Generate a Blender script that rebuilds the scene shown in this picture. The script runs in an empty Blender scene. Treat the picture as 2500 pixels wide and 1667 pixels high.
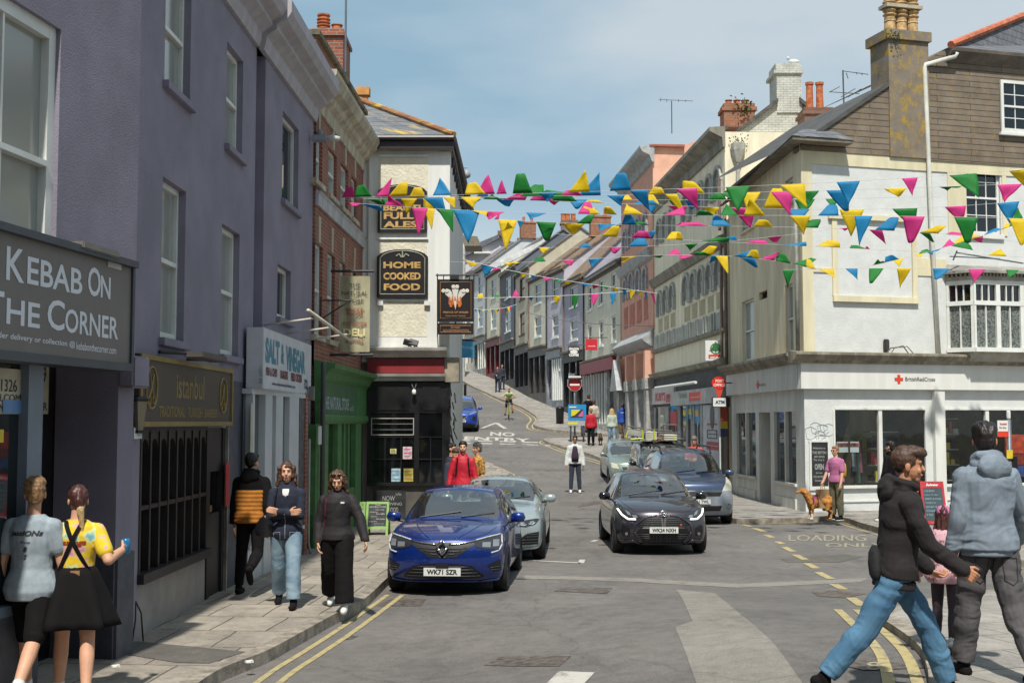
import bpy,bmesh,math,random
from mathutils import Vector,Matrix,noise
from mathutils.bvhtree import BVHTree
random.seed(7)
R=math.radians
SC=bpy.context.scene
COL=SC.collection
##  camera
FPX,HZN=3000.0,1030.0
PITCH=math.atan((HZN-833.5)/FPX)
CAM=Vector((0,0,2.3))
cd=bpy.data.cameras.new('camera'); cam=bpy.data.objects.new('camera',cd); COL.objects.link(cam)
cam.location=CAM; cam.rotation_euler=(math.pi/2+PITCH,0,0)
cd.sensor_width=36; cd.lens=FPX/2500*36; cd.clip_end=3000; cd.clip_start=.1
SC.camera=cam
##  sky and sun
SUN_EL,SUN_AZ=57.0,2.0
w=bpy.data.worlds.new('World'); SC.world=w; w.use_nodes= True
nt=w.node_tree; nt.nodes.clear(); N=nt.nodes.new; L=nt.links.new
out=N('ShaderNodeOutputWorld'); bg=N('ShaderNodeBackground'); bg.inputs['Strength'].default_value=.118
sky=N('ShaderNodeTexSky'); sky.sky_type='NISHITA'; sky.sun_disc= False
sky.sun_elevation=R(SUN_EL); sky.sun_rotation=R(180+SUN_AZ); sky.air_density=1.0; sky.dust_density=1.4; sky.ozone_density=1.2
tc=N('ShaderNodeTexCoord'); mp=N('ShaderNodeMapping'); mp.inputs['Scale'].default_value=(1.5,1.5,4.5); mp.inputs['Location'].default_value=(.3,.1,.35)
n1=N('ShaderNodeTexNoise'); n1.inputs['Scale'].default_value=1.7; n1.inputs['Detail'].default_value=7; n1.inputs['Roughness'].default_value=.5
cr=N('ShaderNodeValToRGB'); el=cr.color_ramp.elements; el[0].position=.34; el[0].color=(1.75,2.75,3.4,1); el[1].position=.62; el[1].color=(3.7,4.1,4.25,1)
q_=el.new(.43); q_.color=(2.35,3.2,3.75,1); q_=el.new(.50); q_.color=(2.85,3.55,3.95,1)
mx=N('ShaderNodeMix'); mx.data_type='RGBA'; mx.inputs[0].default_value=.84
L(tc.outputs['Generated'],mp.inputs[0]); L(mp.outputs[0],n1.inputs['Vector']); L(n1.outputs['Fac'],cr.inputs[0])
L(cr.outputs[0],mx.inputs[7]); L(sky.outputs[0],mx.inputs[6]); L(mx.outputs[2],bg.inputs[0]); L(bg.outputs[0],out.inputs[0])
sd=bpy.data.lights.new('sun','SUN'); so=bpy.data.objects.new('sun',sd); COL.objects.link(so)
sd.energy=3.9; sd.angle=R(1.6); sd.color=(1,.95,.87)
sv=Vector((-math.sin(R(SUN_AZ))*math.cos(R(SUN_EL)),-math.cos(R(SUN_AZ))*math.cos(R(SUN_EL)),math.sin(R(SUN_EL))))
so.rotation_euler=sv.to_track_quat('Z','Y').to_euler(); so.location=(0,-20,40)
SC.view_settings.view_transform='Standard'; SC.view_settings.look='None'; SC.view_settings.gamma=1; SC.view_settings.exposure=0.5
##  pixels to rays, ground profile
CT,ST=math.cos(PITCH),math.sin(PITCH)
def ray(x,y):
 dx,dy=(x-1250)/FPX,-(y-833.5)/FPX
 return Vector((dx,CT-dy*ST,ST+dy*CT))
GP=[(-500,0),(36,0),(42,.18),(48,.6),(57,1.25),(61,1.6),(72,2.7),(86,4.3),(95,5.3),(106,6.5),(125,8.2),(160,10),(900,12)]
def sstep(t):t=max(0.0,min(1.0,t)); return t*t*(3-2*t)
def g(Y,X=None):
 if Y<19: return 0.0 if X is None else .42*sstep((X+1.5)/4.5)*sstep((19-Y)/9)
 for (a,za),(b,zb) in zip(GP,GP[1:]):
  if Y<=b:
   return za+(zb-za)*(Y-a)/(b-a)
 return GP[-1][1]
def G(x,y,h=0.0):
 d=ray(x,y); Y=5.0; prev=Y
 while Y<200:
  z=CAM.z+d.z/d.y*Y
  if z<=g(Y,d.x/d.y*Y)+h:
   lo,hi=prev,Y
   for _ in range(24):
    m=(lo+hi)/2
    if CAM.z+d.z/d.y*m<=g(m,d.x/d.y*m)+h:hi=m
    else:lo=m
   return Vector((d.x/d.y*hi,hi,g(hi,d.x/d.y*hi)+h))
  prev=Y; Y+=.5
 return Vector((d.x/d.y*Y,Y,g(Y)+h))
def at(x,y,Y):
 d=ray(x,y); return CAM+d*(Y/d.y)
##  materials
def lin(c):
 if isinstance(c,str):
  c=c.lstrip('#'); c=[int(c[i:i+2],16)/255 for i in (0,2,4)]
  c=[(v/12.92 if v<=.04045 else ((v+.055)/1.055)**2.4) for v in c]
 return tuple(c[:3])+(1,)
MC={}
def mat(name,col,rough=.8,var=.12,scale=2.5,bump=.0,bscale=60,metal=0,spec=.5,coat=0,col2=None,thr=(.4,.65),streak=False,emit=0,sheen=0):
 if name in MC: return MC[name]
 m=bpy.data.materials.new(name); m.use_nodes= True; nt=m.node_tree; p=nt.nodes['Principled BSDF']; N=nt.nodes.new; L=nt.links.new
 c=lin(col); p.inputs['Roughness'].default_value=rough; p.inputs['Metallic'].default_value=metal
 p.inputs['Specular IOR Level'].default_value=spec
 if coat:p.inputs['Coat Weight'].default_value=coat; p.inputs['Coat Roughness'].default_value=.04
 if sheen:p.inputs['Sheen Weight'].default_value=sheen; p.inputs['Sheen Roughness'].default_value=.5
 if var or col2:
  tc=N('ShaderNodeTexCoord'); mp=N('ShaderNodeMapping'); L(tc.outputs['Object'],mp.inputs[0])
  if streak:mp.inputs['Scale'].default_value=(1,1,.16)
  n=N('ShaderNodeTexNoise'); n.inputs['Scale'].default_value=scale; n.inputs['Detail'].default_value=8; n.inputs['Roughness'].default_value=.62
  L(mp.outputs[0],n.inputs['Vector'])
  r=N('ShaderNodeValToRGB'); r.color_ramp.elements[0].position=thr[0]; r.color_ramp.elements[1].position=thr[1]
  if col2:a,b=lin(col2),c
  else:a,b=tuple(v*(1-var*1.6) for v in c[:3])+(1,),tuple(min(1,v*(1+var)) for v in c[:3])+(1,)
  r.color_ramp.elements[0].color=a; r.color_ramp.elements[1].color=b
  L(n.outputs['Fac'],r.inputs[0]); L(r.outputs[0],p.inputs['Base Color'])
  if emit:L(r.outputs[0],p.inputs['Emission Color'])
 else:
  p.inputs['Base Color'].default_value=c
  if emit:p.inputs['Emission Color'].default_value=c
 if emit:p.inputs['Emission Strength'].default_value=emit
 if bump:
  tc=N('ShaderNodeTexCoord'); n=N('ShaderNodeTexNoise'); n.inputs['Scale'].default_value=bscale; n.inputs['Detail'].default_value=4
  L(tc.outputs['Object'],n.inputs['Vector']); b=N('ShaderNodeBump'); b.inputs['Strength'].default_value=bump; b.inputs['Distance'].default_value=.02
  L(n.outputs['Fac'],b.inputs['Height']); L(b.outputs[0],p.inputs['Normal'])
 MC[name]=m; return m
def wall_coords(nt):
 N=nt.nodes.new; L=nt.links.new; tc=N('ShaderNodeNewGeometry'); s=N('ShaderNodeSeparateXYZ'); a=N('ShaderNodeMath'); c=N('ShaderNodeCombineXYZ')
 L(tc.outputs['Position'],s.inputs[0]); L(s.outputs[0],a.inputs[0]); L(s.outputs[1],a.inputs[1]); L(a.outputs[0],c.inputs[0]); L(s.outputs[2],c.inputs[1])
 return c.outputs[0]
def brick(name,c1,c2,mort,bw=.225,bh=.075,ms=.012,bump=.4,lich=None,rough=.85,off=.5,lam=.45):
 if name in MC: return MC[name]
 m=bpy.data.materials.new(name); m.use_nodes= True; nt=m.node_tree; p=nt.nodes['Principled BSDF']; N=nt.nodes.new; L=nt.links.new
 v=wall_coords(nt); b=N('ShaderNodeTexBrick'); L(v,b.inputs['Vector']); b.offset=off
 b.inputs['Color1'].default_value=lin(c1); b.inputs['Color2'].default_value=lin(c2); b.inputs['Mortar'].default_value=lin(mort)
 b.inputs['Scale'].default_value=1; b.inputs['Mortar Size'].default_value=ms; b.inputs['Brick Width'].default_value=bw; b.inputs['Row Height'].default_value=bh; b.inputs['Mortar Smooth'].default_value=.3
 n=N('ShaderNodeTexNoise'); n.inputs['Scale'].default_value=1.8; n.inputs['Detail'].default_value=9; n.inputs['Roughness'].default_value=.7; L(v,n.inputs['Vector'])
 h=N('ShaderNodeMix'); h.data_type='RGBA'; h.blend_type='MULTIPLY'; h.inputs[0].default_value=.75
 r=N('ShaderNodeValToRGB'); r.color_ramp.elements[0].position=.3; r.color_ramp.elements[0].color=(.5,.5,.5,1); r.color_ramp.elements[1].position=.7; r.color_ramp.elements[1].color=(1.15,1.15,1.15,1)
 L(n.outputs['Fac'],r.inputs[0]); L(b.outputs['Color'],h.inputs[6]); L(r.outputs[0],h.inputs[7]); last=h.outputs[2]
 if lich:
  for colr,sc,lo,hi in lich:
   q=N('ShaderNodeTexNoise'); q.inputs['Scale'].default_value=sc; q.inputs['Detail'].default_value=9; q.inputs['Roughness'].default_value=.75; L(v,q.inputs['Vector'])
   rr=N('ShaderNodeValToRGB'); rr.color_ramp.elements[0].position=lo; rr.color_ramp.elements[0].color=(0,0,0,1); rr.color_ramp.elements[1].position=hi; rr.color_ramp.elements[1].color=(1,1,1,1)
   L(q.outputs['Fac'],rr.inputs[0]); k=N('ShaderNodeMix'); k.data_type='RGBA'; L(rr.outputs[0],k.inputs[0]); L(last,k.inputs[6]); k.inputs[7].default_value=lin(colr); last=k.outputs[2]
 L(last,p.inputs['Base Color']); p.inputs['Roughness'].default_value=rough
 bp=N('ShaderNodeBump'); bp.inputs['Strength'].default_value=bump; bp.inputs['Distance'].default_value=.012; bp.invert= True; L(b.outputs['Fac'],bp.inputs['Height']); L(bp.outputs[0],p.inputs['Normal'])
 MC[name]=m; return m
def glass_mat(name='window_glass',tint='#20262a',rough=.03,see=0.0,wob=.012):
 if name in MC: return MC[name]
 m=bpy.data.materials.new(name); m.use_nodes= True; nt=m.node_tree; p=nt.nodes['Principled BSDF']; N=nt.nodes.new; L=nt.links.new
 p.inputs['Base Color'].default_value=lin(tint); p.inputs['Roughness'].default_value=rough; p.inputs['IOR'].default_value=1.6; p.inputs['Specular IOR Level'].default_value=.7
 tc=N('ShaderNodeTexCoord'); n=N('ShaderNodeTexNoise'); n.inputs['Scale'].default_value=1.2; L(tc.outputs['Object'],n.inputs['Vector'])
 b=N('ShaderNodeBump'); b.inputs['Strength'].default_value=.25; b.inputs['Distance'].default_value=wob; L(n.outputs['Fac'],b.inputs['Height']); L(b.outputs[0],p.inputs['Normal'])
 if see:
  o=nt.nodes['Material Output']; mx=N('ShaderNodeMixShader'); t=N('ShaderNodeBsdfTransparent'); t.inputs[0].default_value=(.8,.86,.85,1)
  f0=N('ShaderNodeLayerWeight'); f0.inputs['Blend'].default_value=.5; f=N('ShaderNodeMath'); f.operation='POWER'; f.inputs[1].default_value=3.5; L(f0.outputs['Facing'],f.inputs[0]); ma=N('ShaderNodeMath'); ma.operation='ADD'; ma.inputs[1].default_value=1-see; ma.use_clamp= True
  gl=N('ShaderNodeBsdfGlossy'); gl.inputs['Roughness'].default_value=.02; L(b.outputs[0],gl.inputs['Normal'])
  L(f.outputs[0],ma.inputs[0]); L(ma.outputs[0],mx.inputs[0]); L(t.outputs[0],mx.inputs[1]); L(gl.outputs[0],mx.inputs[2]); L(mx.outputs[0],o.inputs['Surface'])
 MC[name]=m; return m
##  mesh collecting and object tree
def wloc(o):
 v=Vector((0,0,0))
 while o is not None:v+=o.location; o=o.parent
 return v
def tag(o,label=None,cat=None,group=None,kind=None):
 if label:o['label']=label
 if cat:o['category']=cat
 if group:o['group']=group
 if kind:o['kind']=kind
 return o
def thing(name,label,cat,loc=(0,0,0),group=None):
 o=bpy.data.objects.new(name,None); COL.objects.link(o); o.location=loc; o.empty_display_size=.2
 return tag(o,label,cat,group)
SPLIT=set('plinth pilaster keystone capital pink_block roof_rail fog_lamp mirror headlight air_intake lamp_reflector fog_recess blind_panel shop_window red_band shop_mullion wiper eye eyebrow paw sole intake_fin light_strip running_light chimney_pot harness_strap sock cuff side_window pebbledash_panel lounger notice pillar garment red_fascia post door_pane gable_wall picture finial'.split())
class MB:
 def __init__(s):s.v=[]; s.f=[]; s.mi=[]; s.sm= False
 def add(s,vs,fs,mi=0):
  k=len(s.v); s.v+=[Vector(p) for p in vs]
  for f in fs:s.f.append([i+k for i in f]); s.mi.append(mi)
  return s
 def quad(s,a,b,c,d,mi=0): return s.add([a,b,c,d],[(0,1,2,3)],mi)
 def hexa(s,p,mi=0):
  return s.add(p,[(3,2,1,0),(4,5,6,7),(0,1,5,4),(1,2,6,5),(2,3,7,6),(3,0,4,7)],mi)
 def box(s,x0,x1,y0,y1,z0,z1,mi=0):
  return s.hexa([(x0,y0,z0),(x1,y0,z0),(x1,y1,z0),(x0,y1,z0),(x0,y0,z1),(x1,y0,z1),(x1,y1,z1),(x0,y1,z1)],mi)
 def obox(s,c,ax,sx,sy,sz,mi=0):
  P=[]
  for z in (-1,1):
   for x,y in ((-1,-1),(1,-1),(1,1),(-1,1)):
    P.append(Vector(c)+ax@Vector((x*sx/2,y*sy/2,z*sz/2)))
  return s.hexa(P,mi)
 def prism(s,ring0,ring1,mi=0):
  n=len(ring0); s.add(list(ring0)+list(ring1),[tuple(range(n))[::-1],tuple(range(n,2*n))]+[(i,(i+1)%n,n+(i+1)%n,n+i) for i in range(n)],mi); return s
 def tube(s,pts,r,n=8,mi=0,cap=True):
  pts=[Vector(p) for p in pts]; rs=r if isinstance(r,(list,tuple)) else [r]*len(pts)
  k=len(s.v); up=None
  for i,p in enumerate(pts):
   d=(pts[min(i+1,len(pts)-1)]-pts[max(i-1,0)]).normalized()
   if up is None:up=Vector((0,0,1)) if abs(d.z)<.9 else Vector((1,0,0))
   a=d.cross(up).normalized(); b=a.cross(d).normalized(); up=b
   for j in range(n):
    t=2*math.pi*j/n; s.v.append(p+(a*math.cos(t)+b*math.sin(t))*rs[i])
  for i in range(len(pts)-1):
   for j in range(n):
    s.f.append([k+i*n+j,k+i*n+(j+1)%n,k+(i+1)*n+(j+1)%n,k+(i+1)*n+j]); s.mi.append(mi)
  if cap:
   s.f.append([k+j for j in range(n)][::-1]); s.mi.append(mi); s.f.append([k+(len(pts)-1)*n+j for j in range(n)]); s.mi.append(mi)
  return s
 def lathe(s,c,prof,n=16,mi=0,ax=None,sq=1):
  k=len(s.v); ax=ax or Matrix.Identity(3)
  for r_,z in prof:
   for j in range(n):
    t=2*math.pi*j/n; s.v.append(Vector(c)+ax@Vector((r_*math.cos(t),r_*sq*math.sin(t),z)))
  for i in range(len(prof)-1):
   for j in range(n):
    s.f.append([k+i*n+j,k+i*n+(j+1)%n,k+(i+1)*n+(j+1)%n,k+(i+1)*n+j]); s.mi.append(mi)
  s.f.append([k+j for j in range(n)][::-1]); s.mi.append(mi); s.f.append([k+(len(prof)-1)*n+j for j in range(n)]); s.mi.append(mi)
  return s
 def build(s,name,m,parent=None,smooth=False,bevel=0,label=None,origin=None):
  if name in SPLIT and parent is not None:
   par=list(range(len(s.v)))
   def fd(i):
    while par[i]!=i:par[i]=par[par[i]]; i=par[i]
    return i
   for f in s.f:
    for i in f[1:]:par[fd(i)]=fd(f[0])
   isl={}
   for f,mi in zip(s.f,s.mi):isl.setdefault(fd(f[0]),[]).append((f,mi))
   if 1<len(isl)<60:
    for fs in isl.values():
     q=MB(); mp={}
     for f,mi in fs:
      for i in f:
       if i not in mp:mp[i]=len(q.v); q.v.append(s.v[i])
      q.f.append([mp[i] for i in f]); q.mi.append(mi)
     o=q.build1(name,m,parent,smooth,bevel,label)
    return o
  return s.build1(name,m,parent,smooth,bevel,label,origin)
 def build1(s,name,m,parent=None,smooth=False,bevel=0,label=None,origin=None):
  me=bpy.data.meshes.new(name)
  o0=wloc(parent) if parent is not None else (Vector(origin) if origin is not None else Vector((sum(v.x for v in s.v)/len(s.v),sum(v.y for v in s.v)/len(s.v),min(v.z for v in s.v))))
  me.from_pydata([v-o0 for v in s.v],[],s.f)
  ms=m if isinstance(m,(list,tuple)) else [m]
  for q in ms:me.materials.append(q)
  for i,p in enumerate(me.polygons):p.material_index=s.mi[i]; p.use_smooth=smooth or s.sm
  me.update(); o=bpy.data.objects.new(name,me); COL.objects.link(o)
  if parent is not None:o.parent=parent
  else:o.location=o0
  bm=bmesh.new(); bm.from_mesh(me); bmesh.ops.recalc_face_normals(bm,faces=bm.faces)
  if bevel:bmesh.ops.bevel(bm,geom=[e for e in bm.edges if len(e.link_faces)==2 and e.calc_face_angle(0)>.5],offset=bevel,segments=2,affect='EDGES',clamp_overlap=True)
  bm.to_mesh(me); bm.free()
  if smooth:
   for e in me.edges: pass
  if label:o['label']=label
  return o
##  text as real thin geometry
def text_mesh(s,bold=0.0,depth=.0,spacing=1.0,shear=0):
 c=bpy.data.curves.new('t','FONT'); c.body=s; c.size=1; c.offset=bold; c.space_character=spacing; c.shear=shear; c.resolution_u=3; c.fill_mode='FRONT'
 o=bpy.data.objects.new('t',c); COL.objects.link(o); bpy.context.view_layer.update()
 me=bpy.data.meshes.new_from_object(o.evaluated_get(bpy.context.evaluated_depsgraph_get()))
 vs=[v.co.copy() for v in me.vertices]; fs=[list(p.vertices) for p in me.polygons]
 bpy.data.objects.remove(o); bpy.data.curves.remove(c); bpy.data.meshes.remove(me)
 return vs,fs
def put_text(mb,s,fn,a0,a1,b0,b1,bold=0.0,mi=0,shear=0,flat=None):
 """fn(a, b) -> world point; the text fills the rectangle a0..a1 by b0..b1"""
 vs,fs=text_mesh(s,bold,shear=shear)
 if not vs: return
 x0,x1=min(v.x for v in vs),max(v.x for v in vs); y0,y1=min(v.y for v in vs),max(v.y for v in vs)
 mb.add([fn(a0+(v.x-x0)/(x1-x0)*(a1-a0),b0+(v.y-y0)/max(1e-6,y1-y0)*(b1-b0)) for v in vs],fs,mi)
##  upright plane in the scene
class Fac:
 def __init__(s,p0,p1,toward=(0,0)):
  s.p0=Vector((p0[0],p0[1],0)); d=Vector((p1[0]-p0[0],p1[1]-p0[1],0)); s.L=d.length; s.u=d/s.L
  n=Vector((s.u.y,-s.u.x,0)); t=Vector((toward[0],toward[1],0))-s.p0
  s.n=n if n.dot(t)>0 else -n
 def P(s,u,z,d=0): return s.p0+s.u*u+s.n*d+Vector((0,0,z))
 def hit(s,x,y,d=0):
  r=ray(x,y); o=s.p0+s.n*d; t=(o-CAM).dot(s.n)/r.dot(s.n); q=CAM+r*t
  return (q-s.p0).dot(s.u),q.z
 def rect(s,xl,yt,yb,xr,d=0):
  ul,zt=s.hit(xl,yt,d); _,zb=s.hit(xl,yb,d); ur,_=s.hit(xr,(yt+yb)/2,d)
  return ul,ur,zb,zt
 def ax(s): return Matrix((s.u,s.n,Vector((0,0,1)))).transposed()
def fbox(mb,F,u0,u1,z0,z1,d0,d1,mi=0):
 return mb.hexa([F.P(u0,z0,d0),F.P(u1,z0,d0),F.P(u1,z0,d1),F.P(u0,z0,d1),F.P(u0,z1,d0),F.P(u1,z1,d0),F.P(u1,z1,d1),F.P(u0,z1,d1)],mi)
def fpoly(mb,F,pts,d0,d1,mi=0):
 return mb.prism([F.P(u,z,d0) for u,z in pts],[F.P(u,z,d1) for u,z in pts],mi)
def fprof(mb,F,u0,u1,prof,z0a=0,z0b=None,mi=0):
 z0b=z0a if z0b is None else z0b
 return mb.prism([F.P(u0,z0a+z,d) for d,z in prof],[F.P(u1,z0b+z,d) for d,z in prof],mi)
def lerp(a,b,t): return a+(b-a)*t
def wall(mb,F,u0,u1,zb,zt,holes=(),rev=.15,d=0,mi=0):
 """wall sheet with rectangular openings and their reveals; zt may be a number or (left, right)"""
 ztf=(lambda u:lerp(zt[0],zt[1],(u-u0)/(u1-u0))) if isinstance(zt,tuple) else (lambda u:zt)
 zmax=min(ztf(u0),ztf(u1))-.02
 hs=[(max(u0,a),min(u1,b),max(zb,c),min(zmax,e)) for a,b,c,e in [h[:4] for h in holes]]
 us=sorted(set([u0,u1]+[v for h in hs for v in h[:2]])); zs=sorted(set([zb]+[v for h in hs for v in h[2:4]]))+[None]
 for a,b in zip(us,us[1:]):
  if b-a<1e-4: continue
  for c,e in zip(zs,zs[1:]):
   cm=(a+b)/2; zm=(c+(zmax if e is None else e))/2
   if any(h[0]<cm<h[1] and h[2]<zm<h[3] for h in hs): continue
   ea,eb=(ztf(a),ztf(b)) if e is None else (e,e)
   mb.quad(F.P(a,c,d),F.P(b,c,d),F.P(b,eb,d),F.P(a,ea,d),mi)
 for i,(a,b,c,e) in enumerate(hs):
  rv=holes[i][4] if len(holes[i])>4 else rev
  mb.quad(F.P(a,c,d),F.P(a,e,d),F.P(a,e,d-rv),F.P(a,c,d-rv),mi); mb.quad(F.P(b,c,d),F.P(b,e,d),F.P(b,e,d-rv),F.P(b,c,d-rv),mi)
  mb.quad(F.P(a,e,d),F.P(b,e,d),F.P(b,e,d-rv),F.P(a,e,d-rv),mi)
  if c>zb+.01:mb.quad(F.P(a,c,d),F.P(b,c,d),F.P(b,c,d-rv),F.P(a,c,d-rv),mi)
def window(parent,F,r,rec=.15,nx=1,ny=1,sash=True,fw=.06,bar=.022,fm=None,gm=None,sill=None,sillm=None,mid=.5,name='window',blind=0,fd=.05,d=0):
 """sash window set rec behind the wall face: frame mesh with its pane and sill"""
 u0,u1,z0,z1=r[:4]; fm=fm or mat('white_window_paint','#d6d8d2',.45,var=.05); gm=gm or glass_mat()
 D0,D1=d-rec+.005,d-rec+.005+fd; mb=MB()
 fbox(mb,F,u0,u0+fw,z0,z1,D0,D1); fbox(mb,F,u1-fw,u1,z0,z1,D0,D1)
 fbox(mb,F,u0+fw,u1-fw,z1-fw,z1,D0,D1-.002); fbox(mb,F,u0+fw,u1-fw,z0,z0+fw*1.4,D0,D1-.002)
 zm=lerp(z0,z1,mid); segs=[(z0+fw*1.4,z1-fw)]
 if sash:
  fbox(mb,F,u0+fw,u1-fw,zm-.025,zm+.025,D0,D1+.012); segs=[(z0+fw*1.4,zm-.025),(zm+.025,z1-fw)]
 for k,(za,zb) in enumerate(segs):
  dd=D1-.02
  for i in range(1,nx):
   c=lerp(u0+fw,u1-fw,i/nx); fbox(mb,F,c-bar/2,c+bar/2,za,zb,D0,dd)
  for j in range(1,ny):
   c=lerp(za,zb,j/ny); fbox(mb,F,u0+fw,u1-fw,c-bar/2,c+bar/2,D0,dd-.003)
 w_=mb.build(name,fm,parent)
 g_=MB(); g_.quad(F.P(u0+fw*.5,z0+fw*.5,D0+.008),F.P(u1-fw*.5,z0+fw*.5,D0+.008),F.P(u1-fw*.5,z1-fw*.5,D0+.008),F.P(u0+fw*.5,z1-fw*.5,D0+.008)); g_.build('pane',gm,w_)
 if sill:
  s_=MB(); fbox(s_,F,u0-.06,u1+.06,z0-sill,z0,d-rec,d+.07); s_.build('sill',sillm or fm,w_,bevel=.008)
 return w_
def lettering(parent,F,d,rows,m,name='lettering',z=None):
 """rows: (text, left px, top px, bottom px, right px[, bold])"""
 mb=MB()
 for row in rows:
  s,xl,yt,yb,xr=row[:5]; b=row[5] if len(row)>5 else 0
  u0,u1,z0,z1=F.rect(xl,yt,yb,xr,d); put_text(mb,s, lambda a,c:F.P(a,c,d),u0,u1,z0,z1,b)
 return mb.build(name,m,parent)
##  ground, road, pavements
def asphalt(name,base,lo,hi,crack=True):
 if name in MC: return MC[name]
 m=bpy.data.materials.new(name); m.use_nodes= True; nt=m.node_tree; p=nt.nodes['Principled BSDF']; N=nt.nodes.new; L=nt.links.new
 tc=N('ShaderNodeTexCoord')
 def noise_(sc,det=8,ro=.6,st=None):
  n=N('ShaderNodeTexNoise'); n.inputs['Scale'].default_value=sc; n.inputs['Detail'].default_value=det; n.inputs['Roughness'].default_value=ro
  if st:mp=N('ShaderNodeMapping'); mp.inputs['Scale'].default_value=st; L(tc.outputs['Object'],mp.inputs[0]); L(mp.outputs[0],n.inputs['Vector'])
  else:L(tc.outputs['Object'],n.inputs['Vector'])
  return n.outputs['Fac']
 def ramp(src,a,b,ca,cb):
  r=N('ShaderNodeValToRGB'); r.color_ramp.elements[0].position=a; r.color_ramp.elements[1].position=b; r.color_ramp.elements[0].color=ca; r.color_ramp.elements[1].color=cb; L(src,r.inputs[0]); return r.outputs[0]
 def mul(a,b,f=1):
  x=N('ShaderNodeMix'); x.data_type='RGBA'; x.blend_type='MULTIPLY'; x.inputs[0].default_value=f; L(a,x.inputs[6]); L(b,x.inputs[7]); return x.outputs[2]
 g1= lambda v:(v,v,v,1)
 c=ramp(noise_(.5,6,.6),.35,.65,lin(lo),lin(hi))
 c=mul(c,ramp(noise_(70,3,.8),.3,.7,g1(.62),g1(1.32)))
 c=mul(c,ramp(noise_(5,8,.7),.35,.6,g1(.8),g1(1.08)))
 c=mul(c,ramp(noise_(1.1,9,.8,(1,.25,1)),.30,.46,g1(.62),g1(1)))
 c=mul(c,ramp(noise_(2.6,9,.85,(.35,1.6,1)),.28,.37,g1(.55),g1(1)))
 vo=N('ShaderNodeTexVoronoi'); vo.feature='DISTANCE_TO_EDGE'; vo.inputs['Scale'].default_value=.42; ad=N('ShaderNodeMix'); ad.data_type='RGBA'; ad.blend_type='ADD'; ad.inputs[0].default_value=.5; nn=N('ShaderNodeTexNoise'); nn.inputs['Scale'].default_value=1.6; nn.inputs['Detail'].default_value=6; L(tc.outputs['Object'],nn.inputs['Vector']); L(tc.outputs['Object'],ad.inputs[6]); L(nn.outputs['Color'],ad.inputs[7]); L(ad.outputs[2],vo.inputs['Vector'])
 c=mul(c,ramp(vo.outputs['Distance'],.0,.006,g1(.74),g1(1)))
 L(c,p.inputs['Base Color']); p.inputs['Roughness'].default_value=.88
 b=N('ShaderNodeBump'); b.inputs['Strength'].default_value=.5; b.inputs['Distance'].default_value=.01; L(noise_(95,3,.7),b.inputs['Height']); L(b.outputs[0],p.inputs['Normal'])
 MC[name]=m; return m
def paving(name,c1,c2,bw,bh,ms,rot=0):
 if name in MC: return MC[name]
 m=bpy.data.materials.new(name); m.use_nodes= True; nt=m.node_tree; p=nt.nodes['Principled BSDF']; N=nt.nodes.new; L=nt.links.new
 tc=N('ShaderNodeNewGeometry'); mp=N('ShaderNodeMapping'); mp.inputs['Rotation'].default_value=(0,0,rot); L(tc.outputs['Position'],mp.inputs[0])
 nz=N('ShaderNodeTexNoise'); nz.inputs['Scale'].default_value=.8; L(mp.outputs[0],nz.inputs['Vector'])
 ad=N('ShaderNodeMix'); ad.data_type='RGBA'; ad.blend_type='ADD'; ad.inputs[0].default_value=.12; L(mp.outputs[0],ad.inputs[6]); L(nz.outputs['Color'],ad.inputs[7])
 b=N('ShaderNodeTexBrick'); L(ad.outputs[2],b.inputs['Vector']); b.inputs['Color1'].default_value=lin(c1); b.inputs['Color2'].default_value=lin(c2); b.inputs['Mortar'].default_value=lin('#5c554b')
 b.inputs['Scale'].default_value=1; b.inputs['Mortar Size'].default_value=ms; b.inputs['Brick Width'].default_value=bw; b.inputs['Row Height'].default_value=bh; b.inputs['Mortar Smooth'].default_value=.2
 last=b.outputs['Color']
 for sc,det,a,bb,lo,hi in ((1.3,9,.35,.62,.72,1.12),(30,4,.3,.7,.82,1.12),(6,8,.38,.5,.8,1.04)):
  n=N('ShaderNodeTexNoise'); n.inputs['Scale'].default_value=sc; n.inputs['Detail'].default_value=det; n.inputs['Roughness'].default_value=.7; L(tc.outputs['Position'],n.inputs['Vector'])
  r=N('ShaderNodeValToRGB'); r.color_ramp.elements[0].position=a; r.color_ramp.elements[1].position=bb; r.color_ramp.elements[0].color=(lo,lo,lo,1); r.color_ramp.elements[1].color=(hi,hi,hi,1)
  L(n.outputs['Fac'],r.inputs[0]); x=N('ShaderNodeMix'); x.data_type='RGBA'; x.blend_type='MULTIPLY'; x.inputs[0].default_value=1; L(last,x.inputs[6]); L(r.outputs[0],x.inputs[7]); last=x.outputs[2]
 L(last,p.inputs['Base Color']); p.inputs['Roughness'].default_value=.85
 bp=N('ShaderNodeBump'); bp.inputs['Strength'].default_value=.5; bp.inputs['Distance'].default_value=.01; bp.invert= True; L(b.outputs['Fac'],bp.inputs['Height']); L(bp.outputs[0],p.inputs['Normal'])
 MC[name]=m; return m
ROAD=asphalt('asphalt',0,'#5f5c59','#716d69')
PATCH=asphalt('asphalt_patch',0,'#7b776f','#86827a')
DARKP=asphalt('dark_tar',0,'#55524d','#625e58')
SLAB=paving('paving_slabs','#867f75','#989084',.62,.92,.012,R(4))
SLAB2=paving('small_paving','#88847e','#969189',.62,.62,.008,R(-20))
KERB=mat('granite_kerb','#8f877b',.85,var=.25,scale=6,bump=.3,bscale=40)
WPAINT=mat('white_road_paint','#c9c6bc',.75,var=.2,scale=14,thr=(.3,.5),bump=.2,bscale=80)
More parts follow.
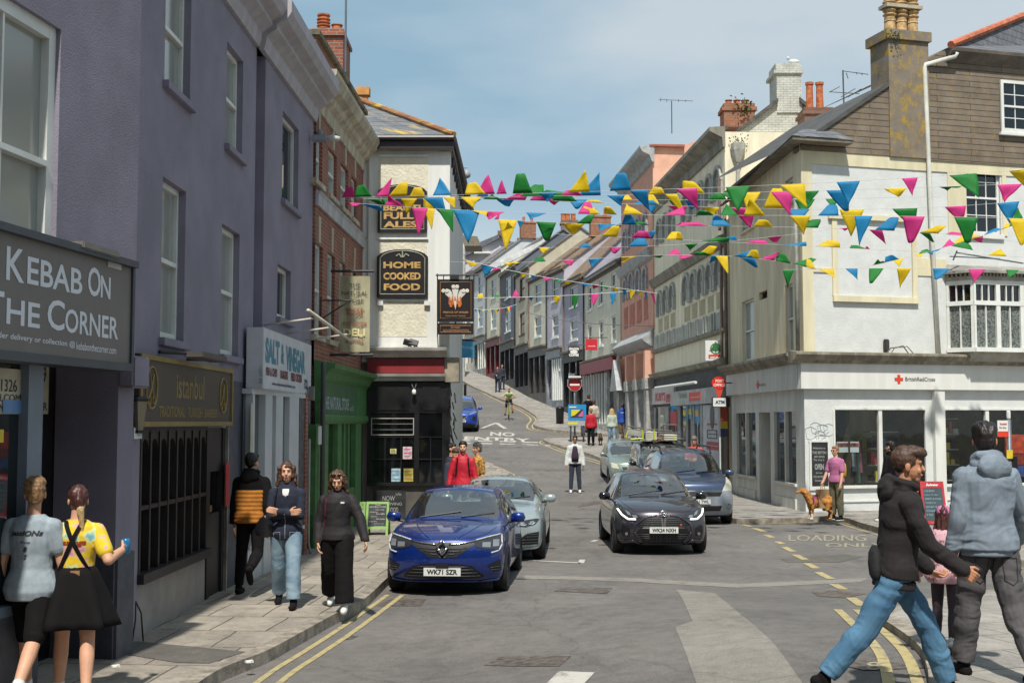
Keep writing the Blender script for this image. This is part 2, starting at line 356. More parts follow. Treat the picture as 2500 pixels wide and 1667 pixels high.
YPAINT=mat('yellow_road_paint','#a89a6c',.75,col2='#7d7664',scale=9,thr=(.36,.5),bump=.2,bscale=80)
COVER=mat('cast_iron','#6b625a',.6,var=.3,scale=12,bump=.6,bscale=45,metal=.3)
def sheet(name,xs,ys,h,m,kind='structure'):
 mb=MB(); n=len(xs)
 mb.v=[Vector((x,y,g(y,x)+h)) for y in ys for x in xs]
 for j in range(len(ys)-1):
  for i in range(n-1):mb.f.append([j*n+i,j*n+i+1,(j+1)*n+i+1,(j+1)*n+i]); mb.mi.append(0)
 return mb.build(name,m,smooth=True,origin=(0,0,0))
ys=[-60,-20,0]+[4+.5*i for i in range(32)]+[20,36]+[36+2*i for i in range(1,46)]+[140,160,250,400,900]
tag(sheet('road',[-400,-60,-20]+[-4+.5*i for i in range(25)]+[20,60,400],ys,0,ROAD),kind='structure')
def fine_cut(bm):
 for ax,lo,hi in ((1,4,19.5),(0,-2,4)):
  q=lo
  while q<=hi:
   c=[0,0,0]; n=[0,0,0]; c[ax]=q; n[ax]=1
   gm=[f for f in bm.faces if min(v.co.y for v in f.verts)<19.5 and max(v.co.y for v in f.verts)>3.5]
   if gm:bmesh.ops.bisect_plane(bm,geom=list({v for f in gm for v in f.verts})+list({e for f in gm for e in f.edges})+gm,plane_co=c,plane_no=n)
   q+=.5
def slab_poly(name,pts,h,m,th=.12,kerbm=None,seg=1.5,kw=.15,kerb=True):
 """paved area: a filled outline lying h above the ground, with a granite kerb drawn along its outline"""
 bm=bmesh.new(); vs=[bm.verts.new((p[0],p[1],0)) for p in pts]; bm.faces.new(vs)
 bmesh.ops.triangulate(bm,faces=bm.faces[:])
 ylo,yhi=min(p[1] for p in pts),max(p[1] for p in pts); y=math.ceil(ylo/2)*2
 while y<yhi:
  if y>=36:bmesh.ops.bisect_plane(bm,geom=bm.verts[:]+bm.edges[:]+bm.faces[:],plane_co=(0,y,0),plane_no=(0,1,0))
  y+=2
 fine_cut(bm)
 for v in bm.verts:v.co.z=g(v.co.y,v.co.x)+h
 bm.verts.index_update()
 mb=MB(); mb.add([v.co.copy() for v in bm.verts],[[v.index for v in f.verts] for f in bm.faces]); bm.free()
 o=mb.build(name,m,origin=(0,0,0)); tag(o,kind='structure')
 for p in o.data.polygons:
  if p.normal.z<0:p.flip()
 return o
def strip(pts,wid,h,dy=2.0):
 mb=MB(); P=[]
 for a,b in zip(pts,pts[1:]):
  a,b=Vector(a[:2]),Vector(b[:2]); n=max(1,int((b-a).length/(dy if a.y>20 else .4)))
  P+=[a.lerp(b,i/n) for i in range(n)]
 P.append(Vector(pts[-1][:2])); k=0; V=[]
 for i,p in enumerate(P):
  d=(P[min(i+1,len(P)-1)]-P[max(0,i-1)]).normalized(); nn=Vector((-d.y,d.x))*wid/2
  V+=[(p.x+nn.x,p.y+nn.y,g(p.y,p.x+nn.x)+h),(p.x-nn.x,p.y-nn.y,g(p.y,p.x-nn.x)+h)]
 mb.add(V,[(2*i,2*i+1,2*i+3,2*i+2) for i in range(len(P)-1)]); return mb
def smooth_pts(pts,n=6):
 pts=[Vector(p[:2]) for p in pts]; o=[]
 for i in range(len(pts)-1):
  p0,p1,p2,p3=pts[max(0,i-1)],pts[i],pts[i+1],pts[min(len(pts)-1,i+2)]
  for k in range(n):
   t=k/n; o.append(.5*((2*p1)+(p2-p0)*t+(2*p0-5*p1+4*p2-p3)*t*t+(3*p1-p0-3*p2+p3)*t**3))
 o.append(pts[-1]); return o
def kerb(pts,name='kerb',w_=.16,h=.12):
 mb=MB(); P=pts; V=[]
 for i,p in enumerate(P):
  p=Vector(p[:2]); d=(Vector(P[min(i+1,len(P)-1)][:2])-Vector(P[max(0,i-1)][:2])).normalized(); nn=Vector((-d.y,d.x))
  for s_,hh in ((-.5,-.1),(-.5,h+.003),(.5,h+.003),(.5,-.1)):
   q=p+nn*w_*s_; V.append((q.x,q.y,g(p.y,q.x)+hh))
 mb.add(V,[(4*i+a,4*i+(a+1)%4,4*i+4+(a+1)%4,4*i+4+a) for i in range(len(P)-1) for a in range(3)]+[(0,1,2,3),(len(V)-1,len(V)-2,len(V)-3,len(V)-4)])
 return tag(mb.build(name,KERB,origin=(0,0,0)),kind='structure')
H=.12
LK=[G(380,1760),G(513,1667),G(631,1618),G(708,1576),G(800,1524),G(874,1485),G(944,1421)]
LK=[Vector((-3.0,-6)),Vector((-3.0,5))]+[Vector((p.x,p.y)) for p in LK]+[Vector((-1.55,20)),Vector((-1.1,25)),Vector((-1.0,30)),Vector((-.85,36)),Vector((-.35,41))]
LK+=[Vector(G(1236,1166)[:2]),Vector(G(1232,1158)[:2]),Vector(G(1205,1146)[:2]),Vector(G(1165,1134)[:2]),Vector((-5,48)),Vector((-14,49))]
lk=smooth_pts(LK,5)
slab_poly('pavement',[(-14,-6)]+[tuple(p) for p in lk],H,SLAB)
kerb(lk)
LU=smooth_pts([(-14,58),(-6,58),(-4.6,60),(-4.4,70),(-4.6,86),(-6.0,104),(-9,125)],4)
slab_poly('pavement',[(-14,125)]+[tuple(p) for p in LU],H,SLAB2); kerb(LU)
RU=[G(1121,925.5),G(1191.6,963),G(1262,991.6),G(1300,1012),G(1314,1026),G(1305,1040),G(1330,1050),G(1400,1059),G(1480,1066)]
RU=smooth_pts([Vector((-6.5,122))]+[Vector(p[:2]) for p in RU]+[Vector((9,57.4))],5)
slab_poly('pavement',[(9,122)]+[tuple(p) for p in RU],H,SLAB2); kerb(RU)
RN=[G(1700,1068),G(1430,1072),G(1380,1074),G(1340,1075),G(1331,1079),G(1345,1086),G(1380,1097),G(1475,1127)]
RN=[Vector(p[:2]) for p in RN]+[Vector((4.6,37)),Vector((5.25,31.5)),Vector(G(1790,1275)[:2]),Vector(G(1836,1279)[:2]),Vector(G(1938,1276)[:2]),Vector(G(2026,1271)[:2]),Vector(G(2074,1277)[:2]),Vector(G(2118,1291)[:2]),Vector(G(2227,1322)[:2]),Vector(G(2310,1345)[:2]),Vector(G(2500,1385)[:2]),Vector((14,16))]
rn=smooth_pts(RN,5)
slab_poly('pavement',[(22,16),(22,54)]+[tuple(p) for p in rn],H,SLAB2); kerb(rn)
RI=smooth_pts([(7.5,17),Vector(G(2380,1462)[:2]),Vector(G(2230,1490)[:2]),Vector(G(2166,1508)[:2]),Vector(G(2170,1524)[:2]),Vector(G(2262,1590)[:2]),Vector(G(2288,1640)[:2]),Vector(G(2300,1700)[:2]),Vector(G(2320,1900)[:2]),(3.2,2),(3.5,-5)],5)
slab_poly('pavement',[tuple(p) for p in RI]+[(14,-5),(14,17)],.07,SLAB2); kerb(RI,h=.07)
##  markings, patches, covers
def paint(name,mb,m=None):
 o=mb.build(name,m or WPAINT,origin=(0,0,0)); return tag(o,kind='structure')
def gpoly(mb,px,h):
 bm=bmesh.new(); bm.faces.new([bm.verts.new((p.x,p.y,0)) for p in (G(x,y,h) for x,y in px)]); fine_cut(bm)
 bm.verts.index_update(); mb.add([(v.co.x,v.co.y,g(v.co.y,v.co.x)+h) for v in bm.verts],[[v.index for v in f.verts] for f in bm.faces]); bm.free(); return mb
paint('road_patch',gpoly(MB(),[(1650,1438),(1745,1447),(1810,1500),(1890,1570),(1960,1667),(2000,1720),(1740,1720),(1700,1667),(1648,1530),(1690,1515),(1660,1450)],.004),PATCH)
paint('road_patch',gpoly(MB(),[(1280,1412),(1400,1414),(1560,1420),(1800,1434),(2100,1420),(2120,1410),(1800,1424),(1560,1411),(1400,1406),(1280,1404)],.004),PATCH)
paint('road_patch',gpoly(MB(),[(1920,1372),(1905,1363),(2060,1352),(2110,1358),(2050,1372)],.004),DARKP)
for q in ([(1352,1442),(1377,1433),(1495,1434),(1482,1448)],[(1180,1623),(1225,1601),(1395,1600),(1365,1625)],[(1982,1444),(2050,1440),(2112,1449),(2060,1458),(2000,1455)],[(2012,1615),(2130,1608),(2265,1630),(2110,1634)],[(920,1478),(955,1460),(1040,1462),(1028,1478)],[(832,1557),(860,1550),(876,1552),(850,1560)],[(1410,1238),(1450,1222),(1480,1226),(1470,1228),(1420,1231)]):
 o=gpoly(MB(),q,.005).build('drain_cover',COVER,origin=(0,0,0)); tag(o,{0:'flat cast iron utility cover in the road, right of the blue hatchback',1:'large cast iron cover in the road above the white dash',2:'dark diamond shaped cover in the road beside the yellow dashes',3:'dark cover crossed by the double yellow lines behind the jeans',4:'small cover by the kerb under double yellow lines at the blue hatchback',5:'tiny dark drain cover in the double yellow lines by the left kerb',6:'dark tar cover in the road beside the man in the white jacket'}[len([1 for x in bpy.data.objects if x.name.startswith('drain_cover')])-1],'drain cover')
def dbl(pts,off=.10,wid=.065,h=.006):
 P=smooth_pts(pts,6)
 for s_ in (-1,1):
  Q=[]
  for i,p in enumerate(P):
   d=(P[min(i+1,len(P)-1)]-P[max(0,i-1)]).normalized(); Q.append(p+Vector((-d.y,d.x))*s_*off)
  paint('yellow_line',strip(Q,wid,h,1.0),YPAINT)
V2= lambda x,y:Vector(G(x,y)[:2])
dbl([V2(560,1740),V2(690,1640),V2(760,1595),V2(858,1530),V2(965,1452)])
dbl([Vector((-1.0,22)),Vector((-.55,30)),Vector((-.3,36)),V2(1246,1166),V2(1238,1155),V2(1212,1142),V2(1190,1135)],off=.13)
dbl([V2(1135,932),V2(1205,970),V2(1262,996),V2(1293,1014),V2(1302,1026),V2(1293,1041),V2(1310,1051),V2(1390,1062)],off=.14,wid=.09)
dbl([V2(1400,1071),V2(1350,1074),V2(1325,1079),V2(1345,1090),V2(1400,1110),V2(1480,1134)],off=.14,wid=.09)
dbl([V2(2068,1488),V2(2105,1520),V2(2150,1560),V2(2185,1605),V2(2205,1667),V2(2210,1720)],off=.1,wid=.09)
paint('yellow_line',strip(smooth_pts([V2(1781,1275),V2(1836,1280),V2(1938,1277),V2(2020,1273)]),.06,.006),YPAINT)
dbl([V2(2040,1273),V2(2080,1284),V2(2120,1296),V2(2227,1326),V2(2310,1352),V2(2500,1392)],off=.1)
D5=[((335,238),(395,250)),((415,262),(490,288)),((500,310),(545,330)),((578,358),(620,376)),((628,397),(695,430)),((708,452),(785,488)),((790,514),(863,551)),((874,578),(970,627)),((985,664),(1060,702)),((1110,762),(1195,820))]
mb=MB()
for (a,b),(c,d_) in D5:
 p,q=V2(1700+a/2.94,1200+b/2.94),V2(1700+c/2.94,1200+d_/2.94); s_=strip([p,q],.13,.006); mb.add(s_.v,s_.f)
paint('lane_marking',mb,YPAINT)
mb=MB(); gpoly(mb,[(1365,1637),(1452,1640),(1395,1700),(1300,1700)],.006)
for a,b in (((1290,1368),(1418,1374)),((1418,1375),(1422,1366)),((1446,1322),(1456,1318))):
 s_=strip([V2(*a),V2(*b)],.1,.0065); mb.add(s_.v,s_.f)
for k,(x0,x1) in enumerate(((1124,1147),(1165,1201),(1219,1257),(1274,1312),(1325,1346))):
 for y in (1073.5,1079.5):
  y_=y+(x0-1124)*.028; gpoly(mb,[(x0,y_+.0),(x1,y_+.8),(x1+2,y_+2.9),(x0+2,y_+2.1)],.006)
def road_text(mb,s,xl,xr,yt,yb,bold):
 pa,pb=G(xl,yb),G(xr,yb+(xr-xl)*.035); pc=G(xl,yt)
 put_text(mb,s, lambda a,b:(lambda X,Y:Vector((X,Y,g(Y,X)+.006)))(lerp(pa.x,pb.x,a),lerp(pa.y,pc.y,b)+(pb.y-pa.y)*a),0,1,0,1,bold)
road_text(mb,'NO',1196,1257,1054,1063,.03)
road_text(mb,'ENTRY',1132,1296,1065,1073,.03)
for a,b in (((1174,1046),(1212,1032)),((1212,1032),(1233,1046)),((1233,1046),(1174,1046))):
 s_=strip([V2(*a),V2(*b)],.22,.0065); mb.add(s_.v,s_.f)
paint('road_marking',mb,mat('worn_white_paint','#b3b0a8',.8,col2='#7f7c77',scale=6,thr=(.36,.5)))
mb=MB(); Yt= lambda x0,y0,x1,y1,s:put_text(mb,s, lambda a,b:(lambda p:p)(Vector(G(lerp(x0,x1,a),lerp(y1,y0,b),.006))),0,1,0,1,.01)
Yt(1925,1305,2115,1320,'LOADING'); Yt(2015,1325,2160,1335,'ONLY'); Yt(2115,1614,2152,1634,'8')
paint('road_marking',mb,mat('worn_yellow_paint','#958e74',.8,col2='#78746a',scale=7,thr=(.40,.56)))
for i,(x,y) in enumerate(((608,1614),(282,1625))):
 p=G(x,y,H+.012); mb=MB(); n=7
 mb.prism([p+Vector((.045*math.cos(t*6.283/n)*(1+.4*math.sin(3*t)),.03*math.sin(t*6.283/n),-.008)) for t in range(n)],[p+Vector((.04*math.cos(t*6.283/n),.028*math.sin(t*6.283/n),.008+.008*math.sin(t*2.1))) for t in range(n)])
 tag(mb.build('litter',mat('paper_scrap','#cfcfca',.7)),['flat white paper scrap near the kerb edge','small white scrap beside the couple at bottom left','small white scrap by the kerb beyond the slabs','pale scrap lying by the slab joint on the pavement'][i],'litter')
slabp=slab_poly('pavement_patch',[tuple(G(x,y)[:2]) for x,y in ((265,1622),(330,1595),(600,1622),(510,1652),(430,1650))],H+.005,DARKP)
##  left side of the street
PURP=mat('lilac_render','#837e8c',.85,var=.08,scale=1.1,bump=.35,bscale=70)
PURP2=mat('lilac_render_door','#7a7486',.85,var=.06,scale=3.0,bump=.3,bscale=45)
DGREY=mat('dark_grey_paint','#4a4c55',.6,var=.15,scale=5,bump=.15)
CORN=mat('grey_cornice_paint','#a7a2a6',.7,var=.08,scale=5,streak=True)
WHITE=mat('white_window_paint','#d6d8d2',.45,var=.05)
SLATE=brick('roof_slate','#5f646b','#6f7277','#3b3d40',.3,.2,.01,.5)
SLATE_L=brick('lichen_roof_slate','#666a70','#787a7c','#404244',.3,.2,.012,.5,lich=[('#b89a3a',2.2,.55,.62)])
BLACK=mat('black_paint','#1a191b',.4,var=.2,scale=6)
IRON=mat('black_iron','#252326',.55,var=.2,scale=9)
GLASS=glass_mat(); GLD=glass_mat('dark_window_glass','#0f1113',.04)
PALEG=glass_mat('curtained_glass','#8f938d',.12); BLIND=glass_mat('blind_glass','#a8ada4',.18)
def body(mb,F,u0,u1,zb,zt,d0,d1,mi=0):fbox(mb,F,u0,u1,zb,zt,d1,d0,mi)
A_=G(314,1593,H)
FK=Fac((A_.x-.133*7.5,A_.y-7.5),(A_.x,A_.y))
F1=Fac((-3.80,11.78),(-3.74,17.7)); F2=Fac((-3.67,18.0),(-3.60,22.0))
ub=F1.hit(616,900)[0]
##  kebab corner building and the long lilac building (one terrace block)
B1=thing('lilac_building','long three storey lilac rendered building with white sash windows on the left','building',(-4.6,15,0))
mb=MB(); LK_=FK.L
w0=FK.rect(-260,40,640,143); w0=(w0[0],w0[1],3.45,FK.hit(143,69)[1])
hu0,_=FK.hit(97,1100); hu1,_=FK.hit(286,1100); zd=2.93
sg=FK.hit(61,1100)[0]
wall(mb,FK,0,LK_,H,9.2,[w0+(.16,),(hu0,hu1,H,zd,.62),(-.0,sg,.85,zd,.08)])
fbox(mb,FK,0,LK_-.02,H,9.2,-6,-.7)
wall(mb,F1,0,ub,H,7.62,[])
mb=MB()
wall(mb,FK,0,LK_,H,9.2,[w0+(.16,),(hu0,hu1,H,zd,.62),(0,sg,.85,zd,.08)])
fbox(mb,FK,0,LK_-.3,H,9.1,-6,-.75)
def wr(F,xl,yt,yb,xr): return F.rect(xl,yt,yb,xr)
zc1=(F1.hit(543,0)[1]+F1.hit(627,118)[1])/2; zc2=(F2.hit(655,128)[1]+F2.hit(764,311)[1])/2
s=1/2.614
wA=wr(F1,1062*s,-80,530*s,1220*s); wA=(wA[0],wA[1],wA[2],wA[2]+(F1.rect(1450*s,265*s,930*s,1550*s)[3]-F1.rect(1450*s,265*s,930*s,1550*s)[2]))
wB=wr(F1,1450*s,265*s,930*s,1550*s); wD=wr(F1,1040*s,1125*s,500+850*s,1180*s); wE=wr(F1,1418*s,1425*s,500+955*s,1525*s)
wC=wr(F2,1805*s,705*s,1275*s,1905*s); wF=wr(F2,1772*s,500+375*s,500+715*s,1855*s)
ish=(F1.hit(342,1100)[0],F1.hit(549,1100)[0],H,F1.hit(344,1043)[1]-.02,.10)
wall(mb,F1,0,ub,H,zc1+.1,[wA,wB,wD,wE,ish])
wall(mb,F1,ub,F1.L+.33,H,zc1+.1,[],d=-.07)
ssh=(.05,F2.L-.18,H,2.95,.1)
wall(mb,F2,0,F2.L,H,zc2+.1,[wC,wF,ssh])
mb.quad(F2.P(0,H,0),F2.P(0,zc2,0),F2.P(0,zc2,-.4),F2.P(0,H,-.4)); mb.quad(F1.P(ub,H,0),F1.P(ub,zc1,0),F1.P(ub,zc1,-.2),F1.P(ub,H,-.2))
fbox(mb,F1,.0,F1.L+.5,H,zc1,-6,-.75); fbox(mb,F2,0,F2.L,H,zc2,-6,-.75)
mb.quad(F2.P(F2.L,H,0),F2.P(F2.L,zc2,0),F2.P(F2.L,zc2,-6),F2.P(F2.L,H,-6))
mb.build('wall',PURP,B1)
for F,r,k in ((F1,wA,0),(F1,wB,0),(F1,wD,0),(F1,wE,0),(F2,wC,1),(F2,wF,1)):
 window(B1,F,r,rec=.14,nx=1,fw=.06,sash=(k==0),sill=.09,sillm=PURP,gm=[PALEG,GLASS][k])
window(B1,FK,w0,rec=.13,nx=3,fw=.11,bar=.03,sill=.1,sillm=PURP,gm=PALEG,mid=.46,fd=.08)
CP=[(-.02,0),(.05,.0),(.08,.1),(.09,.2),(.18,.27),(.24,.31),(.24,.38),(.38,.45),(.45,.56),(.45,.74),(-.3,.74)]
mb=MB(); fprof(mb,F1,-.4,ub-.02,CP,zc1); fprof(mb,F2,-.35,F2.L+.02,CP,zc2-.003); mb.build('cornice',CORN,B1)
mb=MB()
for F,a,b,z in ((F1,-.3,ub,zc1+.74),(F2,-.3,F2.L,zc2+.74)):mb.prism([F.P(a,z+.02,.4),F.P(a,z+2.4,-3.2),F.P(a,z,-6),F.P(a,z-.05,.3)],[F.P(b,z+.02,.4),F.P(b,z+2.4,-3.2),F.P(b,z,-6),F.P(b,z-.05,.3)])
mb.build('roof',SLATE,B1)
mb=MB(); fbox(mb,FK,hu1,LK_+.02,H,1.08,0,.03); fbox(mb,FK,sg,hu0-.02,H,.8,-.02,.04); fbox(mb,FK,0,sg,H,.8,.0,.03)
fbox(mb,F1,ish[1]+.06,ub,H,2.85,.0,.012); mb.build('plinth',DGREY,B1)
mb=MB(); fbox(mb,FK,hu1-.0,hu1+.02,H+.0,1.08,-.62,-.01); mb.build('plinth',DGREY,B1)
mb=MB(); fbox(mb,FK,hu1-.02,LK_,2.62,2.92,.0,.16); mb.build('pilaster',PURP,B1,bevel=.02)
STEEL=mat('grey_shop_frame','#6d7987',.4,var=.06)
mb=MB(); fbox(mb,FK,sg-.02,hu0-.02,.8,zd,-.1,.03); fbox(mb,FK,0,sg,.8,.88,-.07,.03); mb.build('shopfront_frame',STEEL,B1)
mb=MB(); mb.quad(FK.P(0,.86,-.05),FK.P(sg,.86,-.05),FK.P(sg,zd,-.05),FK.P(0,zd,-.05)); mb.build('shop_window',GLASS,B1)
mb=MB(); fbox(mb,FK,hu0,hu1,H,zd,-.68,-.63); mb.build('door',BLACK,B1)
KP=mat('window_poster','#b9b29c',.6)
mb=MB(); r=FK.rect(0,898,1010,59,-.04); fbox(mb,FK,r[0]-.5,r[1],r[2],r[3],-.046,-.04); p_=mb.build('window_poster',KP,B1)
lettering(p_,FK,-.036,[('1326',4,925,955,42),('WELCOME',-30,960,978,60),('ON THE',-20,985,1008,58)],mat('dark_lettering','#2a2a2e',.6,var=0))
mb=MB(); r=FK.rect(8,975,1008,59,-.03); fbox(mb,FK,r[0],r[1],r[2],r[3],-.035,-.03); mb.build('window_poster',mat('blue_sticker','#5f86b4',.5),B1)
mb=MB(); r=FK.rect(0,1048,1080,9,-.03); fbox(mb,FK,r[0]-.2,r[1],r[2],r[3],-.035,-.03); mb.build('window_poster',mat('yellow_sticker','#d9c21e',.5),B1)
mb=MB(); r=FK.rect(97,876,1010,119,-.6); fbox(mb,FK,r[0],r[1],r[2],r[3],-.62,-.6); p_=mb.build('menu_board',KP,B1)
lettering(p_,FK,-.595,[('99',98,895,932,113),('ER',98,982,1002,116)],MC['dark_lettering'])
SK=thing('shop_sign','big grey fascia sign reading Kebab On The Corner at far left','shop sign',FK.P(LK_-1,3,.2))
r=FK.rect(-120,540,850,320,.24); zs0,zs1=FK.hit(317,888,.24)[1],FK.hit(322,655,.24)[1]
mb=MB(); fbox(mb,FK,FK.hit(-150,700,.24)[0],r[1],zs0,zs1,.0,.24); mb.build('panel',mat('grey_sign_panel','#6f6a66',.5,var=.05),SK)
mb=MB(); fbox(mb,FK,r[0]-1,r[1]+.03,zs1,zs1+.06,-.02,.3); fbox(mb,FK,r[0]-1,r[1]+.03,zs0-.07,zs0,-.02,.27); fbox(mb,FK,r[1],r[1]+.05,zs0,zs1,-.02,.26); mb.build('frame',mat('sign_trim','#3b4048',.5),SK)
KL=mat('sign_lettering_white','#d5d8de',.6,var=0)
def krow(s_,xl,yt,yb,xr): return (s_,xl,yt,yb,xr,.015)
lettering(SK,FK,.243,[krow('K',17,600,683,60),krow('EBAB',68,625,692,202),krow('O',216,649,721,246),krow('N',247,672,726,270),krow('T',-22,706,790,10),krow('HE',17,727,790,98),krow('C',117,728,803,158),krow('ORNER',160,752,811,289)],KL)
lettering(SK,FK,.243,[('order delivery or collection @',-22,806,826,184,.01),('kebabonthecorner.com',187,834,853,284,.008)],KL,'small_lettering')
fl=thing('floodlight','long grey floodlight above the kebab sign','light',FK.P(FK.hit(240,600)[0],4.0,0))
mb=MB(); a,z=FK.hit(200,588,.3); b,z2=FK.hit(288,615,.3); fbox(mb,FK,a,b,z-.06,z,.15,.32); mb.build('housing',mat('lamp_grey','#77746c',.5),fl,bevel=.01)
mb=MB(); mb.tube([FK.P(a+.15,z-.05,.2),FK.P(a+.15,z-.12,.02)],.012); mb.tube([FK.P(b-.15,z-.05,.2),FK.P(b-.15,z-.12,.02)],.012); fbox(mb,FK,b-.08,b+.18,z2-.14,z2-.06,.1,.25); mb.build('bracket',mat('lamp_white','#b9b9b0',.6),fl)
dp=MB(); P0=F1.P(.02,3.9,.05)
dp.tube([F1.P(-.02,H,.05),F1.P(-.02,3.95,.05)],.05,10); dp.tube([F1.P(-.02,1.3,.05),F1.P(-.02,1.36,.05)],.062,10)
tag(dp.build('downpipe',mat('grey_pipe','#5c6672',.5),smooth=True),'grey downpipe between the kebab shop and the barber shop','pipe')
##  barber shop
SI=thing('shop_sign','dark brown barber sign with gold border and lettering','shop sign',F1.P(1.5,3.1,.1))
r=F1.rect(344,862,1041,568,.12); mb=MB(); fbox(mb,F1,r[0],r[1],r[2],r[3],.0,.11); mb.build('panel',mat('brown_sign_panel','#403932',.45,var=.06),SI)
GOLD=mat('gold_paint','#8d7a45',.45,var=.1,metal=.3); mb=MB(); b=.05
fbox(mb,F1,r[0],r[1],r[3]-b,r[3],.11,.13); fbox(mb,F1,r[0],r[1],r[2],r[2]+b,.11,.13); fbox(mb,F1,r[0],r[0]+b,r[2]+b,r[3]-b,.11,.13); fbox(mb,F1,r[1]-b,r[1],r[2]+b,r[3]-b,.11,.13); mb.build('border',GOLD,SI)
lettering(SI,F1,.113,[('istanbul',432,909,972,499,.01),('TRADITIONAL',389,990,1018,452,.015),('TURKISH',459,994,1019,494,.015),('BARBER',500,998,1019,531,.015)],GOLD)
mb=MB()
for xa,ya,yb,xb in ((358,893,997,383),(537,923,1007,553)):
 q=F1.rect(xa,ya,yb,xb,.112); cu,cz,ru,rz=(q[0]+q[1])/2,(q[2]+q[3])/2,(q[1]-q[0])/2,(q[3]-q[2])/2
 mb.tube([F1.P(cu+ru*math.cos(t/24*6.2832),cz+rz*math.sin(t/24*6.2832),.115) for t in range(25)],.012,5)
 for sx in (-1,1):
  mb.tube([F1.P(cu+sx*ru*.35,cz+rz*.65,.115),F1.P(cu,cz,.115),F1.P(cu-sx*ru*.45,cz-rz*.45,.115)],.01,5)
  mb.tube([F1.P(cu-sx*ru*.4+ru*.2*math.cos(t),cz-rz*.6+ru*.22*math.sin(t),.115) for t in [k*.7 for k in range(10)]],.008,5)
mb.build('emblem',GOLD,SI)
DPAINT=mat('barber_black_paint','#231f20',.5,var=.15)
rk=F1.hit(507,1404)[1]; dd_=F1.hit(505,1200)[0]
mb=MB(); fbox(mb,F1,ish[0],dd_,H,.66,-.1,-.01); mb.build('stall_riser',mat('pale_riser','#8f8a85',.8,var=.1),B1)
mb=MB(); fbox(mb,F1,ish[0]-.02,dd_+.02,.66,.76,-.1,.07)
zt_=ish[3]; n=8; us_=[lerp(ish[0]+.02,dd_-.03,i/n) for i in range(n+1)]
for u in us_:fbox(mb,F1,u-.028,u+.028,.76,zt_-.01,-.09,.01)
for z in (1.42,2.22):fbox(mb,F1,ish[0],dd_,z-.022,z+.022,-.09,.005)
for a,b in zip(us_,us_[1:]):
 c_,rr=(a+b)/2,(b-a)/2-.028; zs=zt_-.1-rr*1.2; P=[(c_+rr*math.cos(t/10*math.pi),zs+rr*1.2*math.sin(t/10*math.pi)) for t in range(11)]
 for (x0,z0),(x1,z1) in zip(P,P[1:]):fpoly(mb,F1,[(x1,z1),(x0,z0),(x0,zt_),(x1,zt_)],-.08,-.005)
sf=mb.build('shopfront_frame',DPAINT,B1)
mb=MB(); mb.quad(F1.P(ish[0],.7,-.06),F1.P(dd_,.7,-.06),F1.P(dd_,zt_,-.06),F1.P(ish[0],zt_,-.06)); mb.build('shop_window',GLD,B1)
mb=MB(); fbox(mb,F1,dd_+.04,dd_+.16,H,zt_,-.1,0); fbox(mb,F1,ish[1]-.1,ish[1],H,zt_,-.1,0); fbox(mb,F1,dd_+.16,ish[1]-.1,zt_-.55,zt_,-.1,-.02)
fbox(mb,F1,dd_+.16,ish[1]-.1,H,1.15,-.1,-.03); fbox(mb,F1,dd_+.16,ish[1]-.1,1.7,1.76,-.1,-.03); dr=mb.build('door',DPAINT,B1)
mb=MB(); fbox(mb,F1,dd_+.16,ish[1]-.1,1.15,zt_-.5,-.09,-.07); mb.build('door_pane',GLD,dr)
mb=MB(); fbox(mb,F1,dd_+.2,dd_+.32,1.18,1.26,-.035,-.015); mb.build('letterbox',mat('brass','#a08a52',.35,metal=.8,var=.1),dr)
mb=MB(); fbox(mb,F1,ish[1]+.0,ish[1]+.06,H,zt_,-.02,.04); mb.build('post',mat('weathered_post','#8a857c',.8,var=.3),B1)
mb=MB(); q=F1.rect(551,1130,1235,560,.045); fbox(mb,F1,q[0],q[1],q[2],q[3],.041,.05); mb.build('red_notice',mat('red_notice','#b01c22',.5),B1)
tl=thing('floodlight','brown tilted floodlight over the barber sign','light',F1.P(2.6,3.6,0))
mb=MB(); a,z=F1.hit(480,862,.35); b,z2=F1.hit(540,885,.35); fbox(mb,F1,a,b,z-.05,z+.02,.22,.42); mb.build('housing',mat('lamp_brown','#4d4743',.5),tl,bevel=.01)
mb=MB(); mb.tube([F1.P(a+.1,z,.3),F1.P(a-.25,z+.0,.02)],.02); mb.tube([F1.P(b-.2,z-.03,.3),F1.P(b-.3,z-.03,.02)],.015); mb.build('bracket',IRON,tl)
wl=thing('wall_lantern','small metal wall lantern beside the barber window','lantern',F1.P(.16,2.4,.15))
c0=F1.P(.12,2.38,.2); mb=MB(); mb.lathe(c0,[(.035,-.16),(.07,.1),(.07,.12)],4); mb.build('glass',mat('lantern_glass','#8c8068',.3),wl)
mb=MB(); mb.lathe(c0,[(.08,.12),(.09,.14),(.04,.17)],4); mb.tube([c0+Vector((0,0,.18)),c0+Vector((-.2,0,.1))],.012); mb.lathe(c0,[(.04,-.19),(.04,-.16)],4); mb.build('cap',IRON,wl)
mb=MB(); q=F1.rect(333,1044,1071,352,.1); fbox(mb,F1,q[0],q[1],q[2],q[3],.06,.08); o=mb.build('small_sign',mat('white_sign','#c9ccc8',.5)); tag(o,'small white notice plate under the wall lantern','sign')
lettering(o,F1,.083,[('No waiting',334,1048,1054,351),('at any time',334,1058,1065,351)],MC['dark_lettering'])
cb=MB(); q=F1.P(.32,H,.1); cb.tube([q+Vector((0,0,0)),q+Vector((.02,.05,.25)),q+Vector((0,.12,.42)),q+Vector((.03,.2,.3)),q+Vector((.05,.22,.02))],.008,6); tag(cb.build('cable_loop',IRON,smooth=True),'thin black cable loop at the foot of the barber wall','cable')
